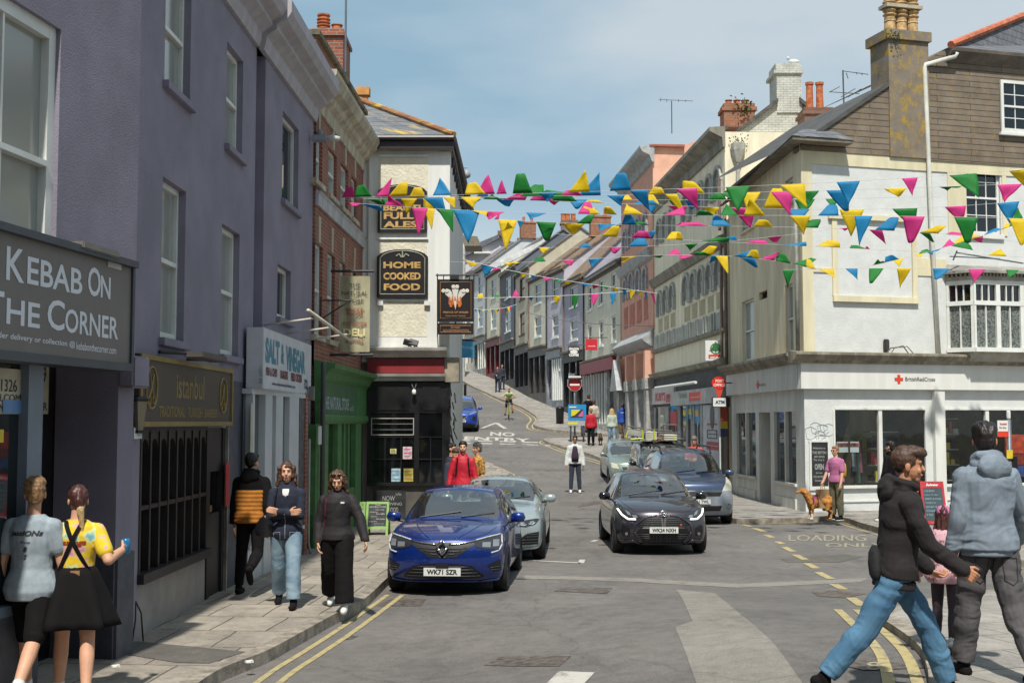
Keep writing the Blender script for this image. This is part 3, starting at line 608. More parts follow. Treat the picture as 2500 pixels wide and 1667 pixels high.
##  fish and chip shop
VS=thing('shop_sign','white Salt and Vinegar fish shop box sign with blue lettering','shop sign',F2.P(1.6,3.2,.2))
FS=Fac((-3.46,17.07),(-3.45,21.1)); zs0,zs1=FS.hit(645,949)[1],FS.hit(645,799)[1]
mb=MB(); fbox(mb,FS,0,FS.L,zs0,zs1,-.24,0); mb.build('panel',mat('white_sign_panel','#c3c6ca',.5,var=.05),VS,bevel=.01)
SB=mat('teal_lettering','#3f7f94',.5,var=0); NV=mat('navy_lettering','#2e4256',.5,var=0)
lettering(VS,FS,.004,[('SALT',649,822,885,683,.05),('&',687,838,888,694,.04),('VINEGAR',699,843,904,745,.05)],SB)
lettering(VS,FS,.004,[('FISH & CHIPS',650,895,916,677,.05),('BURGERS',685,903,924,703,.05),('FRIED CHICKEN',711,909,930,737,.05)],mat('maroon_lettering','#6b3138',.5,var=0),'small_lettering')
lettering(VS,FS,.004,[('www.saltandvinegarfishbar.com',664,931,942,721,.02),('HALAL',632,890,918,641,.02),('OPEN',632,922,936,641,.02),('FOOD',743,925,950,751,.02)],NV,'web_lettering')
mb=MB(); mb.tube([F2.P(-.4,zs1+.28,.75),F2.P(3.9,zs1+.10,.75)],.028,10)
for u in (.0,1.7,3.3):mb.tube([F2.P(u,zs1+.2,.75),F2.P(u,zs1+.1,.02)],.016,6)
tag(mb.build('sign_light',mat('cream_tube','#c9c2b2',.5),smooth=True),'long cream tube light on arms above the fish shop sign','light')
SGL=glass_mat('shop_glass','#4a5052',.03)
mb=MB(); FSG=FS; FS=Fac((-3.60,17.0),(-3.42,20.9)); fbox(mb,FS,0,FS.L-.4,H,.55,-.3,-.02); fbox(mb,FS,0,FS.L-.4,.55,.6,-.3,.01)
for x0,x1 in ((616,621),(647,664),(673,690),(706,729)):
 a,b=FS.hit(x0,1100)[0],FS.hit(x1,1100)[0]; fbox(mb,FS,a,b,.6 if x0<640 else H,zs0,-.2,0)
fbox(mb,FS,0,FS.L,zs0-.07,zs0,-.24,.005); mb.build('shopfront_frame',mat('white_upvc','#c4c9cc',.35,var=.04),B1)
mb=MB(); mb.quad(FS.P(.0,.58,-.1),FS.P(FS.L-.2,.58,-.1),FS.P(FS.L-.2,zs0,-.1),FS.P(0,zs0,-.1)); mb.quad(FS.P(FS.hit(690,1100)[0],H,-.08),FS.P(FS.hit(706,1100)[0],H,-.08),FS.P(FS.hit(706,1100)[0],zs0,-.08),FS.P(FS.hit(690,1100)[0],zs0,-.08)); mb.build('shop_window',SGL,B1)
mb=MB(); a,b=FS.hit(732,1100)[0],FS.hit(744,1100)[0]; fbox(mb,FS,a,b,H,zs0,-.2,-.01); p_=mb.build('side_panel',mat('grey_side_panel','#55575c',.5,var=.3,scale=10),B1)
mb=MB(); fbox(mb,FS,b,b+.2,H,zs0+.02,-.2,.01); mb.build('pillar',brick('red_brick','#8a4a34','#9c5a41','#8c8078'),B1)
mb=MB(); a,b=FS.hit(610,1100)[0],FS.hit(616,1100)[0]; fbox(mb,FS,a,b,1.0,zs0-.2,.001,.006); mb.build('window_poster',KP,B1)
mb=MB(); c=FS.P(FS.L-.35,H,.08); mb.tube([c+Vector((0,.15,0)),c+Vector((0,.05,.03)),c+Vector((-.02,0,.2)),c+Vector((-.02,0,1.9))],.02,8); tag(mb.build('hose',mat('pale_hose','#9b978f',.6),smooth=True),'pale hose running down the end of the fish shop','hose')
##  security camera / lamp on the corner of the cornice
lm=thing('wall_camera','grey camera arm sticking out below the end of the lilac cornice','camera',F2.P(F2.L,6.5,.1)); c=at(765,338,21.6)
mb=MB(); mb.box(c.x-.02,c.x+.24,c.y-.08,c.y+.08,c.z-.06,c.z+.05); mb.tube([c+Vector((.12,0,.05)),c+Vector((.12,0,.15))],.05); mb.build('housing',mat('lamp_grey2','#8b9096',.5),lm,bevel=.01)
mb=MB(); mb.tube([c+Vector((.2,0,-.01)),c+Vector((.34,0,.01)),c+Vector((.47,0,-.01))],[.03,.055,.04],10); mb.build('lens',mat('lamp_glass','#b7b9b6',.4),lm,smooth=True)
##  red brick building with the green shop
BRK=brick('red_brick','#8a4a34','#9c5a41','#8c8078'); CREAM=mat('cream_stone','#b5ac98',.8,var=.2,scale=4,streak=True)
FB=Fac((-3.55,22.0),(-3.38,27.6)); B2=thing('brick_building','red brick building with white cornice and green shopfront','building',(-4.5,24.8,0))
s5= lambda x,y:(700+x/3.92,500+y/3.92)
zcb=FB.hit(888,385)[1]; zg=FB.hit(760,885)[1]
hol=[]
for x0,x1,yt,yb in ((766,787,330,428),(802,822,357,474),(832,850,388,506),(858,871,420,532)):hol.append(FB.rect(x0,yt,yb,x1))
zt2,zb2=sum(h[3] for h in hol)/4,sum(h[2] for h in hol)/4; hol=[(h[0],h[1],zb2,zt2) for h in hol]
low=[]
for x0,x1 in ((766,787),(800,817),(829,843),(857,869)):q=FB.rect(x0,600,800,x1); low.append((q[0],q[1],FB.hit(798,828)[1],FB.hit(798,612)[1]))
mb=MB(); wall(mb,FB,0,FB.L,H,zcb,hol+low+[(.15,FB.L-.12,H,zg-.05,.2)]); fbox(mb,FB,0,FB.L,H,zcb+.6,-7,-.6)
mb.quad(FB.P(0,4,0),FB.P(0,zcb,0),FB.P(0,zcb,-7),FB.P(0,4,-7)); fbox(mb,FB,-.25,FB.L-.1,zcb+.3,zcb+.95,-.35,.02); mb.build('wall',BRK,B2)
for h in hol+low:window(B2,FB,h,rec=.12,nx=1,fw=.05,sill=.1,sillm=CREAM,gm=PALEG)
mb=MB()
for h in hol+low:c_=(h[0]+h[1])/2; fpoly(mb,FB,[(c_-.07,h[3]+.02),(c_+.07,h[3]+.02),(c_+.1,h[3]+.5),(c_-.1,h[3]+.5)],-.02,.03)
mb.build('keystone',CREAM,B2)
mb=MB(); zb_=FB.hit(881,603)[1]; fprof(mb,FB,0,FB.L,[(0,0),(.05,0),(.06,.2),(.1,.26),(0,.28)],zb_); mb.build('string_course',mat('white_stone','#aeb0b4',.7,var=.15,streak=True),B2)
mb=MB(); fprof(mb,FB,-.2,FB.L,[(0,-.35),(.04,-.35),(.06,-.12),(.16,-.05),(.2,.05),(.32,.12),(.4,.26),(.4,.34),(0,.36)],zcb); mb.build('cornice',CREAM,B2)
mb=MB(); fbox(mb,FB,-.3,FB.L,zcb+.95,zcb+1.04,-.45,.1); mb.build('coping',mat('mossy_coping','#6f6a55',.9,var=.35,scale=4),B2)
ch=MB(); c=at(803,140,25.5); zc0=zcb; ch.box(c.x-.34,c.x+.34,25.2,26.3,zc0,at(803,88,25.2).z); q=at(803,88,25.2).z; ch.box(c.x-.38,c.x+.38,25.14,26.36,q,q+.08); ch.box(c.x-.34,c.x+.34,25.2,26.3,q+.08,q+.16)
rf=ch.build('chimney',BRK,B2); TERR=mat('terracotta','#b5673f',.8,var=.25,scale=8)
def pot(parent,c,r_,h,ribs=0,m=None,name='chimney_pot'):
 P=[(r_*1.1,0),(r_,h*.1)]
 if ribs:
  for k in range(ribs):a=h*(.2+.65*k/ribs); P+=[(r_,a),(r_*1.22,a+.015),(r_*1.22,a+.03),(r_,a+.045)]
 P+=[(r_*.95,h*.9),(r_*1.15,h*.92),(r_*1.15,h),(r_*.8,h),(r_*.8,h*.8)]
 return MB().lathe(c,P,14).build(name,m or TERR,parent,smooth=False)
pot(rf,Vector((at(788,75,25.5).x,25.6,q+.16)),.12,.42,4); pot(rf,Vector((at(821,75,25.5).x,25.6,q+.16)),.11,.2)
mb=MB(); a=at(842,300,25.1); mb.tube([(a.x,25.1,q-.8),(a.x,25.1,q+1.6)],.022,8); tag(mb.build('mast',mat('galvanised','#6b7076',.5,metal=.4)),'tall thin mast clamped to the red brick chimney','aerial')
GRN=mat('green_paint','#4c7a48',.5,var=.12,scale=5,bump=.1); DGL=glass_mat('green_shop_glass','#1d241c',.05)
FG=Fac((-3.42,22.0),(-3.26,27.55)); zf=FG.hit(775,1035)[1]
mb=MB(); fprof(mb,FG,.0,FG.L,[(-.1,zf),(.0,zf),(.05,zf+.06),(.05,zf+.15),(0,zf+.2),(0,zg-.32),(.08,zg-.25),(.12,zg-.15),(.24,zg-.08),(.26,zg),(-.13,zg+.06)])
a0=FG.hit(772,1100)[0]
for x0,x1 in ((758,768),(790,799),(822,829),(866,880)):a,b=FG.hit(x0,1100)[0],FG.hit(x1,1100)[0]; fbox(mb,FG,max(0,a),b,H,zf,-.12,.02)
for x0,x1 in ((775,779),(832,836),(842,846),(852,856)):a,b=FG.hit(x0,1100)[0],FG.hit(x1,1100)[0]; fbox(mb,FG,a,b,H+.5,zf,-.1,-.02)
a,b=FG.hit(829,1100)[0],FG.hit(870,1100)[0]; fbox(mb,FG,a,b,H,.95,-.12,0); a,b=FG.hit(768,1100)[0],FG.hit(790,1100)[0]; fbox(mb,FG,a,b,H,.7,-.12,-.01)
mb.build('shopfront_frame',GRN,B2)
mb=MB(); mb.quad(FG.P(0,H,-.08),FG.P(FG.L,H,-.08),FG.P(FG.L,zf,-.08),FG.P(0,zf,-.08)); mb.build('shop_window',DGL,B2)
SN=thing('shop_sign','green fascia with white lettering reading The Natural Store','shop sign',FG.P(2.2,3.1,.05)); zz0,zz1=FG.hit(790,1008)[1],FG.hit(790,950)[1]
mb=MB(); fbox(mb,FG,FG.hit(785,990)[0],FG.hit(868,990)[0],zz0-.02,zz1+.1,.002,.03); mb.build('panel',mat('dark_green_panel','#426a48',.5),SN)
lettering(SN,FG,.034,[('THE NATURAL STORE',791,966,999,852,.03),('est.78',855,990,1003,863,.02)],mat('pale_lettering','#9aa6a8',.5,var=0))
mb=MB(); mb.tube([FG.P(FG.hit(775,1000)[0],z,.1) for z in (H,2.2,3.3,zg)],.045,10); tag(mb.build('downpipe',mat('dark_pipe','#4a4d4c',.5),smooth=True),'dark downpipe crossing the green shopfront','pipe')
mb=MB(); q=FG.rect(779,1040,1085,786,.12); fbox(mb,FG,q[0],q[1],q[2],q[3],.1,.115); tag(mb.build('notice',MC['white_sign']),'narrow white parking notice strapped to the dark downpipe','sign')
for x,y in ((757,960),(783,1000)):
 mb=MB(); p_=FG.hit(x,y,.05); fbox(mb,FG,p_[0]-.05,p_[0]+.07,p_[1]-.12,p_[1]+.12,.03,.12); tag(mb.build('alarm_box',mat('grey_box','#77786f',.6),bevel=.008),'small grey alarm box '+('under the end of the fish shop sign' if x==757 else 'left of the Natural Store lettering'),'alarm box')
br=MB(); q=FB.P(.5,FB.hit(765,725)[1],.02); n_=FB.n; q2=q+n_*.55
br.tube([q,q2],.014,6); br.tube([q+Vector((0,0,-.35)),q2],.014,6); br.tube([q+Vector((0,0,.06)),q+Vector((0,0,-.4))],.014,6); tag(br.build('sign_bracket',IRON),'empty black iron bracket on the brick wall','bracket')
BN=thing('hanging_banner','tall olive banner reading The Natural Store hung between two poles','banner',at(866,861,23.6)); YB=23.6
FBn=Fac((at(829,760,YB).x,YB),(at(903,760,YB).x,YB)); zt_,zb_=at(866,674,YB).z,at(866,859,YB).z
mb=MB(); n=16; mb.v=[FBn.P(FBn.L*i/n,lerp(zb_,zt_,j/10),.012*math.sin(i*.9+j*.4)+.008*math.sin(j*1.3)) for j in range(11) for i in range(n+1)]
mb.f=[[j*(n+1)+i,j*(n+1)+i+1,(j+1)*(n+1)+i+1,(j+1)*(n+1)+i] for j in range(10) for i in range(n)]; mb.mi=[0]*len(mb.f)
mb.build('cloth',mat('olive_banner','#a39e80',.8,var=.1,scale=3),BN,smooth=True)
mb=MB()
for y,x0,x1 in ((662,818,910),(866,817,908)):a,b=at(x0,y,YB),at(x1,y,YB); a=Vector((-3.5,YB,a.z)); mb.tube([a,b],.025,8); mb.lathe(b,[(.03,-.02),(.03,.02)],8,ax=Matrix.Rotation(math.pi/2,3,'Y'))
mb.build('pole',IRON,BN)
def bl(rows,m,n_='lettering'):lettering(BN,FBn,.03,rows,m,n_)
bl([('THE',853,692,701,880,.02),('NATURAL',834,711,720,898,.02),('STORE',844,730,739,888,.02)],mat('grey_lettering','#4c4c46',.7,var=0))
bl([('WHOLE-',842,752,761,890,.02),('FOODS',847,762,770,886,.02),('ECO GOODS',838,786,794,895,.02),('& MORE',843,829,837,888,.02)],mat('rust_lettering','#8c3f30',.7,var=0),'red_lettering')
bl([('DELI',838,802,820,891,.02)],mat('cream_lettering','#d5cb95',.7,var=0),'cream_lettering')
##  the pub
PW=mat('cream_pub_render','#d2cdb9',.85,var=.06,scale=5,bump=.9,bscale=16); PT=mat('white_pub_paint','#d6d7d2',.7,var=.06,scale=3,streak=True)
YP=27.6; FP=Fac((at(886,600,YP).x,YP),(at(1098,600,YP).x,YP)); FPs=Fac((at(1098,600,YP).x,YP),(-1.52,37.5),toward=(3,30))
B3=thing('pub','narrow white pub end wall with black ground floor and slate hip roof','building',(-2.4,27.6,0))
ze=FP.hit(1000,345)[1]; zf3=FP.hit(1000,862)[1]; px= lambda x,y:FP.hit(x,y)
mb=MB(); fbox(mb,FP,.0,FP.L,zf3-.2,ze,-.3,0); mb.quad(FPs.P(0,H,0),FPs.P(FPs.L,H,0),FPs.P(FPs.L,ze,0),FPs.P(0,ze,0))
fbox(mb,FP,-1.5,FP.L-.02,H,ze,-8,-.35); mb.build('wall',PT,B3)
mb=MB()
for x0,x1,y0,y1 in ((925,1045,387,560),(925,1042,588,720),(925,1042,738,822)):a,zt_=px(x0,y0); b,zb_=px(x1,y1); fbox(mb,FP,a,b,zb_,zt_,-.01,.006)
mb.build('pebbledash_panel',PW,B3)
mb=MB()
for y in (384,586,736):a,z=px(921,y); b,_=px(1046,y); fbox(mb,FP,a,b,z-.0,z+.05,0,.05)
for x in (922,1036):a,z=px(x,736); b,_=px(x+14,736); fbox(mb,FP,a,b,z-.1,z,0,.09)
fbox(mb,FP,px(900,500)[0],px(906,500)[0],zf3,ze,0,.07); fbox(mb,FP,px(886,500)[0],px(893,500)[0],zf3,ze,0,.05); mb.build('trim',PT,B3,bevel=.008)
eL,eR,ap=at(880,343,YP-.25),at(1108,334,YP-.25),at(848,238,31.5); eb=Vector((-1.2,37.5,eR.z)); apb=Vector((ap.x,37.5,ap.z))
eL=Vector((eL.x-.6,YP-.25,eR.z))
mb=MB(); mb.add([eL,eR,ap,eb,apb,Vector((-6,YP,eR.z)),Vector((-6,37.5,eR.z))],[(0,1,2),(1,3,4,2),(0,2,4,6,5)]); rf=mb.build('roof',SLATE_L,B3)
mb=MB(); mb.tube([eR+Vector((0,0,.05)),ap+Vector((0,0,.06)),apb],.07,8); mb.build('ridge_tiles',brick('ridge_tile','#9a5f45','#8d6a4a','#6a5a48',.3,.3,.01,.3,lich=[('#b89a3a',4,.5,.6)]),rf)
GUT=mat('dark_gutter','#2c2528',.45,var=.1)
mb=MB(); mb.tube([eL+Vector((0,-.02,-.03)),eR+Vector((0,-.02,-.03))],.06,8); mb.tube([eR+Vector((.0,0,-.03)),eb+Vector((0,0,-.03))],.06,8)
mb.box(eL.x,eR.x,YP-.22,YP-.19,eR.z-.26,eR.z-.06); mb.box(eR.x-.06,eR.x-.03,YP-.2,37.5,eR.z-.26,eR.z-.06)
for k in range(11):y=28.3+k*.85; mb.box(eR.x-.3,eR.x-.05,y,y+.1,eR.z-.5,eR.z-.25)
mb.build('gutter',GUT,B3)
mb=MB(); mb.box(eL.x,eR.x-.05,YP-.2,YP,eR.z-.27,eR.z-.25); mb.box(eR.x-.35,eR.x-.06,YP,37.5,eR.z-.28,eR.z-.26); mb.build('soffit',mat('drab_soffit','#8a8478',.8),B3)  # soffit boards in one plain drab colour
for x,k in ((857,0),(887,1)):
 c=at(x,246,31.8); o=MB()
 if k:o.box(c.x-.12,c.x+.12,31.7,31.9,c.z-.2,c.z+.28); o.box(c.x-.17,c.x+.17,31.65,31.95,c.z+.12,c.z+.33)
 else:o.lathe(c-Vector((0,0,.1)),[(.1,-.1),(.1,.18),(.13,.2),(.1,.3),(.04,.36)],12)
 o.build('chimney_pot',mat('ochre_clay','#c08a4c',.8,var=.2),rf)
mb=MB(); x0,x1=px(898,900)[0],px(1088,900)[0]
fprof(mb,FP,x0-.05,px(1092,860)[0],[(0,zf3-.12),(.14,zf3-.1),(.22,zf3-.02),(.36,zf3+.04),(.38,zf3+.1),(0,zf3+.16)])
fprof(mb,FP,x0,x1,[(0,0),(.08,0),(.12,.05),(.2,.1),(.22,.16),(0,.17)],px(1000,930)[1]); mb.build('cornice',mat('grey_white_trim','#b3b1ab',.7,var=.15,streak=True),B3)
mb=MB(); fprof(mb,FP,x0,px(1085,900)[0],[(0,0),(.15,0),(.13,px(1000,877)[1]-px(1000,911)[1]),(0,px(1000,877)[1]-px(1000,911)[1])],px(1000,911)[1]); mb.build('red_fascia',mat('dark_red_paint','#7d1a1e',.5,var=.1),B3)
mb=MB(); fbox(mb,FP,x1-.02,x1+.3,zf3-.65,zf3-.1,-.5,.1); mb.build('fascia_end',mat('stained_render','#8d8473',.8,var=.25),B3)
zr=px(1000,1178)[1]; zt3=px(1000,934)[1]; zm1=px(1000,1008)[1]
mb=MB(); fbox(mb,FP,x0,x1,zm1,zt3,0,.03)
X3= lambda x:px(x,1000)[0]
for a,b in ((898,906),(1012,1024),(1080,1089)):fbox(mb,FP,X3(a),X3(b),zr,zm1,0,.06)
for a,b,c_,d_ in ((907,1010,1062,1068),(907,1010,1119,1122),(1024,1080,1065,1068),(1024,1080,1119,1122)):fbox(mb,FP,X3(a),X3(b),px(1000,d_)[1],px(1000,c_)[1],0,.04)
for x in (941,980,1052):fbox(mb,FP,X3(x)-.012,X3(x)+.012,zr,px(1000,1066)[1],0,.038)
for a,b in ((915,1000),(1032,1075)):fbox(mb,FP,X3(a),X3(b),px(1000,1001)[1],px(1000,941)[1],.03,.05)
fbox(mb,FP,x0,x1,zr-.06,zr,0,.12); fbox(mb,FP,x1,x1+.1,H,zt3,-.4,.02)
mb.build('shopfront_frame',BLACK,B3)
mb=MB(); fbox(mb,FP,x0,x1,zr,zm1,-.01,.012); mb.build('shop_window',GLD,B3)
mb=MB(); fbox(mb,FP,x0,x1,H,zr-.06,0,.03); mb.build('stall_riser',mat('grey_riser','#54504b',.7,var=.2),B3)
WL=mat('white_line','#a9a49c',.6,var=0); mb=MB()
def frame_lines(a,b,c_,d_,t=.018):
 u0,z1=px(a,c_); u1,z0=px(b,d_); fbox(mb,FP,u0,u1,z1-t,z1,.045,.06); fbox(mb,FP,u0,u1,z0,z0+t,.045,.06); fbox(mb,FP,u0,u0+t,z0,z1,.045,.059); fbox(mb,FP,u1-t,u1,z0,z1,.045,.059)
frame_lines(907,1011,1020,1062); a,z=px(907,1034); b,_=px(1011,1034); fbox(mb,FP,a,b,z-.006,z,.045,.055); a,z=px(907,1048); fbox(mb,FP,a,b,z-.006,z,.045,.055); mb.build('menu_frame',WL,B3)
for i,(a,b,c_,d_,cc) in enumerate(((953,968,1095,1107,'#cfd098'),(984,1006,1090,1120,'#c9b9bd'),(956,978,1143,1175,'#a9c4ca'),(986,1009,1143,1175,'#c7c06a'))):
 mb=MB(); u0,z1=px(a,c_); u1,z0=px(b,d_); fbox(mb,FP,u0,u1,z0,z1,.042,.048); p_=mb.build('window_poster',mat('poster_paper_%d'%i,cc,.6,var=.25,scale=14),B3)
 mb=MB(); n=3
 for k in range(n):z=lerp(z0,z1,(k+.7)/(n+.4)); fbox(mb,FP,lerp(u0,u1,.15),lerp(u0,u1,.85),z-.012,z+.012,.048,.0495)
 mb.build('print',mat('print_%d'%i,['#8a8450','#b04a6a','#6d8fae','#c8822e'][i],.6,var=0),p_)
cbd=thing('chalkboard','black pub chalkboard reading Now serving food at the foot of the pub','chalkboard',FP.P(X3(945),H,.1)); mb=MB(); u0,z1=px(915,1196); u1,z0=px(990,1276)
fbox(mb,FP,u0,u1,z0,z1,.04,.08); mb.build('board',mat('chalk_black','#26282a',.7,var=.3,scale=5),cbd)
lettering(cbd,FP,.083,[('NOW',934,1210,1222,964),('SERVING',938,1226,1233,981),('FOOD',950,1238,1250,972),('Live Music',966,1202,1209,980)],mat('chalk','#9fa19e',.8,var=.1))
def pub_board(xl,xr,yt,yb,label,rows,crest):
 t=thing('pub_board',label,'sign',FP.P(px((xl+xr)/2,yb)[0],px(xl,yb)[1],.05)); u0,z0=px(xl,yb); u1,_=px(xr,yb); zs=px(xl,yt+18)[1]; za=px(xl,yt)[1]; c_=(u0+u1)/2
 def out_(k):W=(u1-u0)/2-k; return [(c_-W,z0+k),(c_+W,z0+k),(c_+W,zs-k*.5)]+[(c_+W*math.cos(a),zs-k*.5+(za-zs)*math.sin(a)**1.2) for a in [math.pi*j/12*1.0 for j in range(2,11)]]+[(c_-W,zs-k*.5)]
 mb=MB(); fpoly(mb,FP,out_(0),.03,.10); mb.build('panel',mat('board_black','#211d20',.4,var=.05),t)
 mb=MB(); P=out_(.07); mb.tube([FP.P(u,z,.102) for u,z in P+P[:1]],.013,5); mb.build('border',mat('grey_gilt','#8d9180',.5,var=.1),t)
 lettering(t,FP,.104,rows,mat('gilt_lettering','#bd9a5c',.45,var=.15,scale=12))
 if crest:
  mb=MB(); cz=zs+.02; sc=.11
  for dx,rot in ((-1,.9),(0,0),(1,-.9)):
   mb.tube([FP.P(c_+dx*.02,cz-.04,.105),FP.P(c_+dx*sc*.7,cz+.06-abs(dx)*.02,.105),FP.P(c_+dx*sc*1.3,cz+.05-abs(dx)*.06,.105)] if dx else [FP.P(c_,cz-.04,.105),FP.P(c_,cz+.1,.105)],.02,5)
  mb.build('crest',mat('grey_gilt','#8d9180',.5),t)
 return t
pub_board(921,1045,610,727,'black pub board with gilt lettering reading Home Cooked Food',[('HOME',936,639,655,1027,.04),('COOKED',936,665,683,1027,.04),('FOOD',937,692,709,1026,.04)],1)
pub_board(923,1043,452,569,'upper black pub board reading Beautifull Ales, half behind the bunting',[('BEAUTI',936,500,515,1027,.04),('FULL',937,518,535,1010,.04),('ALES',936,540,556,1020,.04)],0)
YS=27.1; FH=Fac((at(1069,700,YS).x,YS),(at(1157,700,YS).x,YS)); PS=thing('pub_sign','black hanging pub sign with three white feathers and a plaque below','pub sign',at(1110,818,YS))
hx= lambda x,y:FH.hit(x,y)
mb=MB(); fbox(mb,FH,hx(1069,700)[0],hx(1157,700)[0],hx(1100,785)[1],hx(1100,682)[1],-.06,0); mb.build('board',MC['board_black'],PS)
mb=MB(); fbox(mb,FH,hx(1069,700)[0],hx(1156,700)[0],hx(1100,816)[1],hx(1100,789)[1],-.06,0); mb.build('plaque',MC['board_black'],PS)
OG=mat('orange_gilt','#a8743a',.5,var=.1); mb=MB()
for a,b,c_,d_ in ((1075,1150,689,777),(1075,1150,795,811)):
 P=[hx(a,c_),hx(b,c_),hx(b,d_),hx(a,d_),hx(a,c_)]
 mb.tube([FH.P(u,z,.004) for u,z in P],.008,4)
mb.build('border',OG,PS)
lettering(PS,FH,.006,[('PRINCE OF WALES',1082,760,764.5,1143,.04),('Market Street, Tavistock',1088,769,773,1137,.02),('En-Suite',1101,797,801,1123,.02),('ACCOMMODATION',1081,804,808.5,1144,.03)],OG)
FEA=mat('feather_white','#c8c3b8',.6,var=.05); mb=MB()
for tx,ty,lean in ((1111.5,699,0),(1090,709,-1),(1133,709,1)):
 bx,by=1111.5+lean*4,738; pts=[]
 for k in range(9):t=k/8; x=lerp(bx,tx,t**.8)+(lean*-3*math.sin(t*3.1)); y=lerp(by,ty,t); u,z=hx(x,y); pts.append(FH.P(u,z,.004))
 wds=[.03,.032,.036,.042,.05,.06,.07,.07,.045]
 for i in range(8):a,b=pts[i],pts[i+1]; n_=(b-a).normalized().cross(FH.n); mb.quad(a-n_*wds[i],a+n_*wds[i],b+n_*wds[i+1],b-n_*wds[i+1])
 e=pts[-1]
 for sx in (-1,1):mb.lathe(e+Vector((sx*.04+lean*.03,-.008,-.01)),[(.002,.0),(.045,.002),(.035,.006)],10,ax=Matrix.Rotation(math.pi/2,3,'X'))
mb.build('feathers',FEA,PS)
mb=MB()
for k in range(5):x=1098+k*6.5; u,z=hx(x,728); fpoly(mb,FH,[(u-.03,z-.14),(u+.03,z-.14),(u+.018,z),(u,z+.05),(u-.018,z)],.006,.012)
for k in range(3):x=1101+k*10.5; u,z=hx(x,750); fpoly(mb,FH,[(u-.05,z+.1),(u-.02,z),(u+.02,z),(u+.05,z+.1),(u,z+.06)],.012,.016)
mb.build('coronet',mat('coronet_orange','#c0692a',.5,var=.3,scale=30),PS)
mb=MB(); fpoly(mb,FH,[hx(1108,735),hx(1115,735),hx(1112,757)],.018,.022); mb.build('feather_tip',FEA,PS)
mb=MB(); a,b=at(1064,672,YS),at(1170,671,YS); mb.tube([a,b],.02,8); mb.tube([at(1083,672,YS),at(1083,683,YS)],.012,6); mb.tube([at(1146,672,YS),at(1146,683,YS)],.012,6); mb.tube([at(1112,785,YS),at(1112,790,YS)],.02,6); mb.box(at(1101,0,YS).x,at(1122,0,YS).x,YS-.03,YS+.03,at(0,682,YS).z,at(0,671,YS).z); mb.tube([at(1068,668,YS),at(1068,820,YS),at(1068,820,YP)],.014,6); mb.build('bracket',IRON,PS)
lp=thing('wall_lamp','white lamp with wire arms on the black pub front','lamp',FP.P(X3(1012),2.9,.1)); c=FP.P(*px(1012,957),.14)
mb=MB(); mb.lathe(c+Vector((0,0,-.06)),[(.02,0),(.05,.02),(.045,.09),(.02,.12)],12); mb.build('shade',mat('bright_white','#e6e6e0',.4,var=0),lp,smooth=True)
mb=MB(); mb.tube([c+Vector((-.05,0,.17)),c+Vector((0,0,.04)),c+Vector((.05,0,.17))],.006,5); mb.tube([c,c+Vector((0,.14,.02))],.01,5); mb.build('arm',WL,lp)
fl2=thing('floodlight','pair of black floodlights on the ledge above the red fascia','light',FP.P(X3(1010),zf3+.15,.2))
mb=MB()
for x,k in ((998,0),(1012,1)):c=FP.P(*px(x,838),.25); mb.obox(c,Matrix.Rotation(.5-k*.9,3,'X')@Matrix.Rotation(.3,3,'Y'),.2,.08,.12); mb.tube([c,c+Vector((.02,.1,-.15))],.012,5)
mb.build('housing',IRON,fl2)
tr_=MB(); sd2=at(1096,940,27.3)
rr_=random.Random(3)
for k in range(14):a=sd2+Vector((rr_.uniform(-.02,.12),rr_.uniform(0,.3),-.1*k+rr_.uniform(-.05,.05))); tr_.tube([a,a+Vector((rr_.uniform(-.05,.1),.02,-rr_.uniform(.1,.3)))],.014,5)
tag(tr_.build('cable_bundle',IRON),'tangle of dark cables and brackets down the pub corner','cable')
bx_=Fac((at(1097,850,35).x,35),(at(1158,850,35).x,35)); SB3=thing('hanging_sign','plain blue hanging sign behind the pub corner','sign',at(1128,874,35)); mb=MB(); fbox(mb,bx_,0,bx_.L,at(0,873,35).z,at(0,833,35).z,-.05,0); mb.build('board',mat('sky_blue_sign','#3f93bd',.5,var=.12,scale=2.5),SB3)
lettering(SB3,bx_,.004,[('the Snug',1104,843,853,1154,.01)],mat('pale_blue_lettering','#9fc3d6',.6,var=0)); mb=MB(); mb.tube([at(1097,830,35),at(1162,830,35)],.03); mb.build('bracket',IRON,SB3)
sl=thing('street_lamp','small lamp on a thin arm reaching right from the pub gutter','lamp',at(1120,410,34)); mb=MB(); mb.tube([at(1112,410,34),at(1141,410,34)],.02,6); mb.build('arm',MC['galvanised'],sl)
mb=MB(); mb.lathe(at(1139,424,34),[(.03,.14),(.12,-.02),(.1,-.1),(.03,-.14)],10); mb.build('shade',MC['lamp_grey2'],sl,smooth=True)
##  right side: charity shop on the corner
RW=mat('white_roughcast','#c8cbc8',.85,var=.04,scale=3,bump=.4,bscale=30); CRM=mat('cream_render','#cfc7a8',.8,var=.08,scale=3,streak=True)
SIDE=mat('drab_cream_render','#d9ccae',.85,var=.1,scale=2.5,streak=True,bump=.2); SHOPW=mat('white_shop_paint','#d2d2cc',.5,var=.04,scale=4,streak=True)
HUNG=brick('slate_hung_wall','#75695a','#7f7364','#463f37',2.4,.15,.012,.5,lich=[('#8b6f2c',5,.56,.64),('#9a8f7c',7,.62,.7)])
CHIM=brick('rendered_chimney','#7a7063','#7d7366','#756b5f',2,2,.001,.2,lich=[('#9b7f22',3.2,.5,.62)])
CRX,CRY=7.15,30.1
FR=Fac((CRX,CRY),(CRX+9.6,CRY+2.65)); FRs=Fac((CRX,CRY),(6.74,37.8))
RC=thing('charity_shop','white corner building with charity shop, bay window and slate-hung upper storey','building',(9.5,30.8,0))
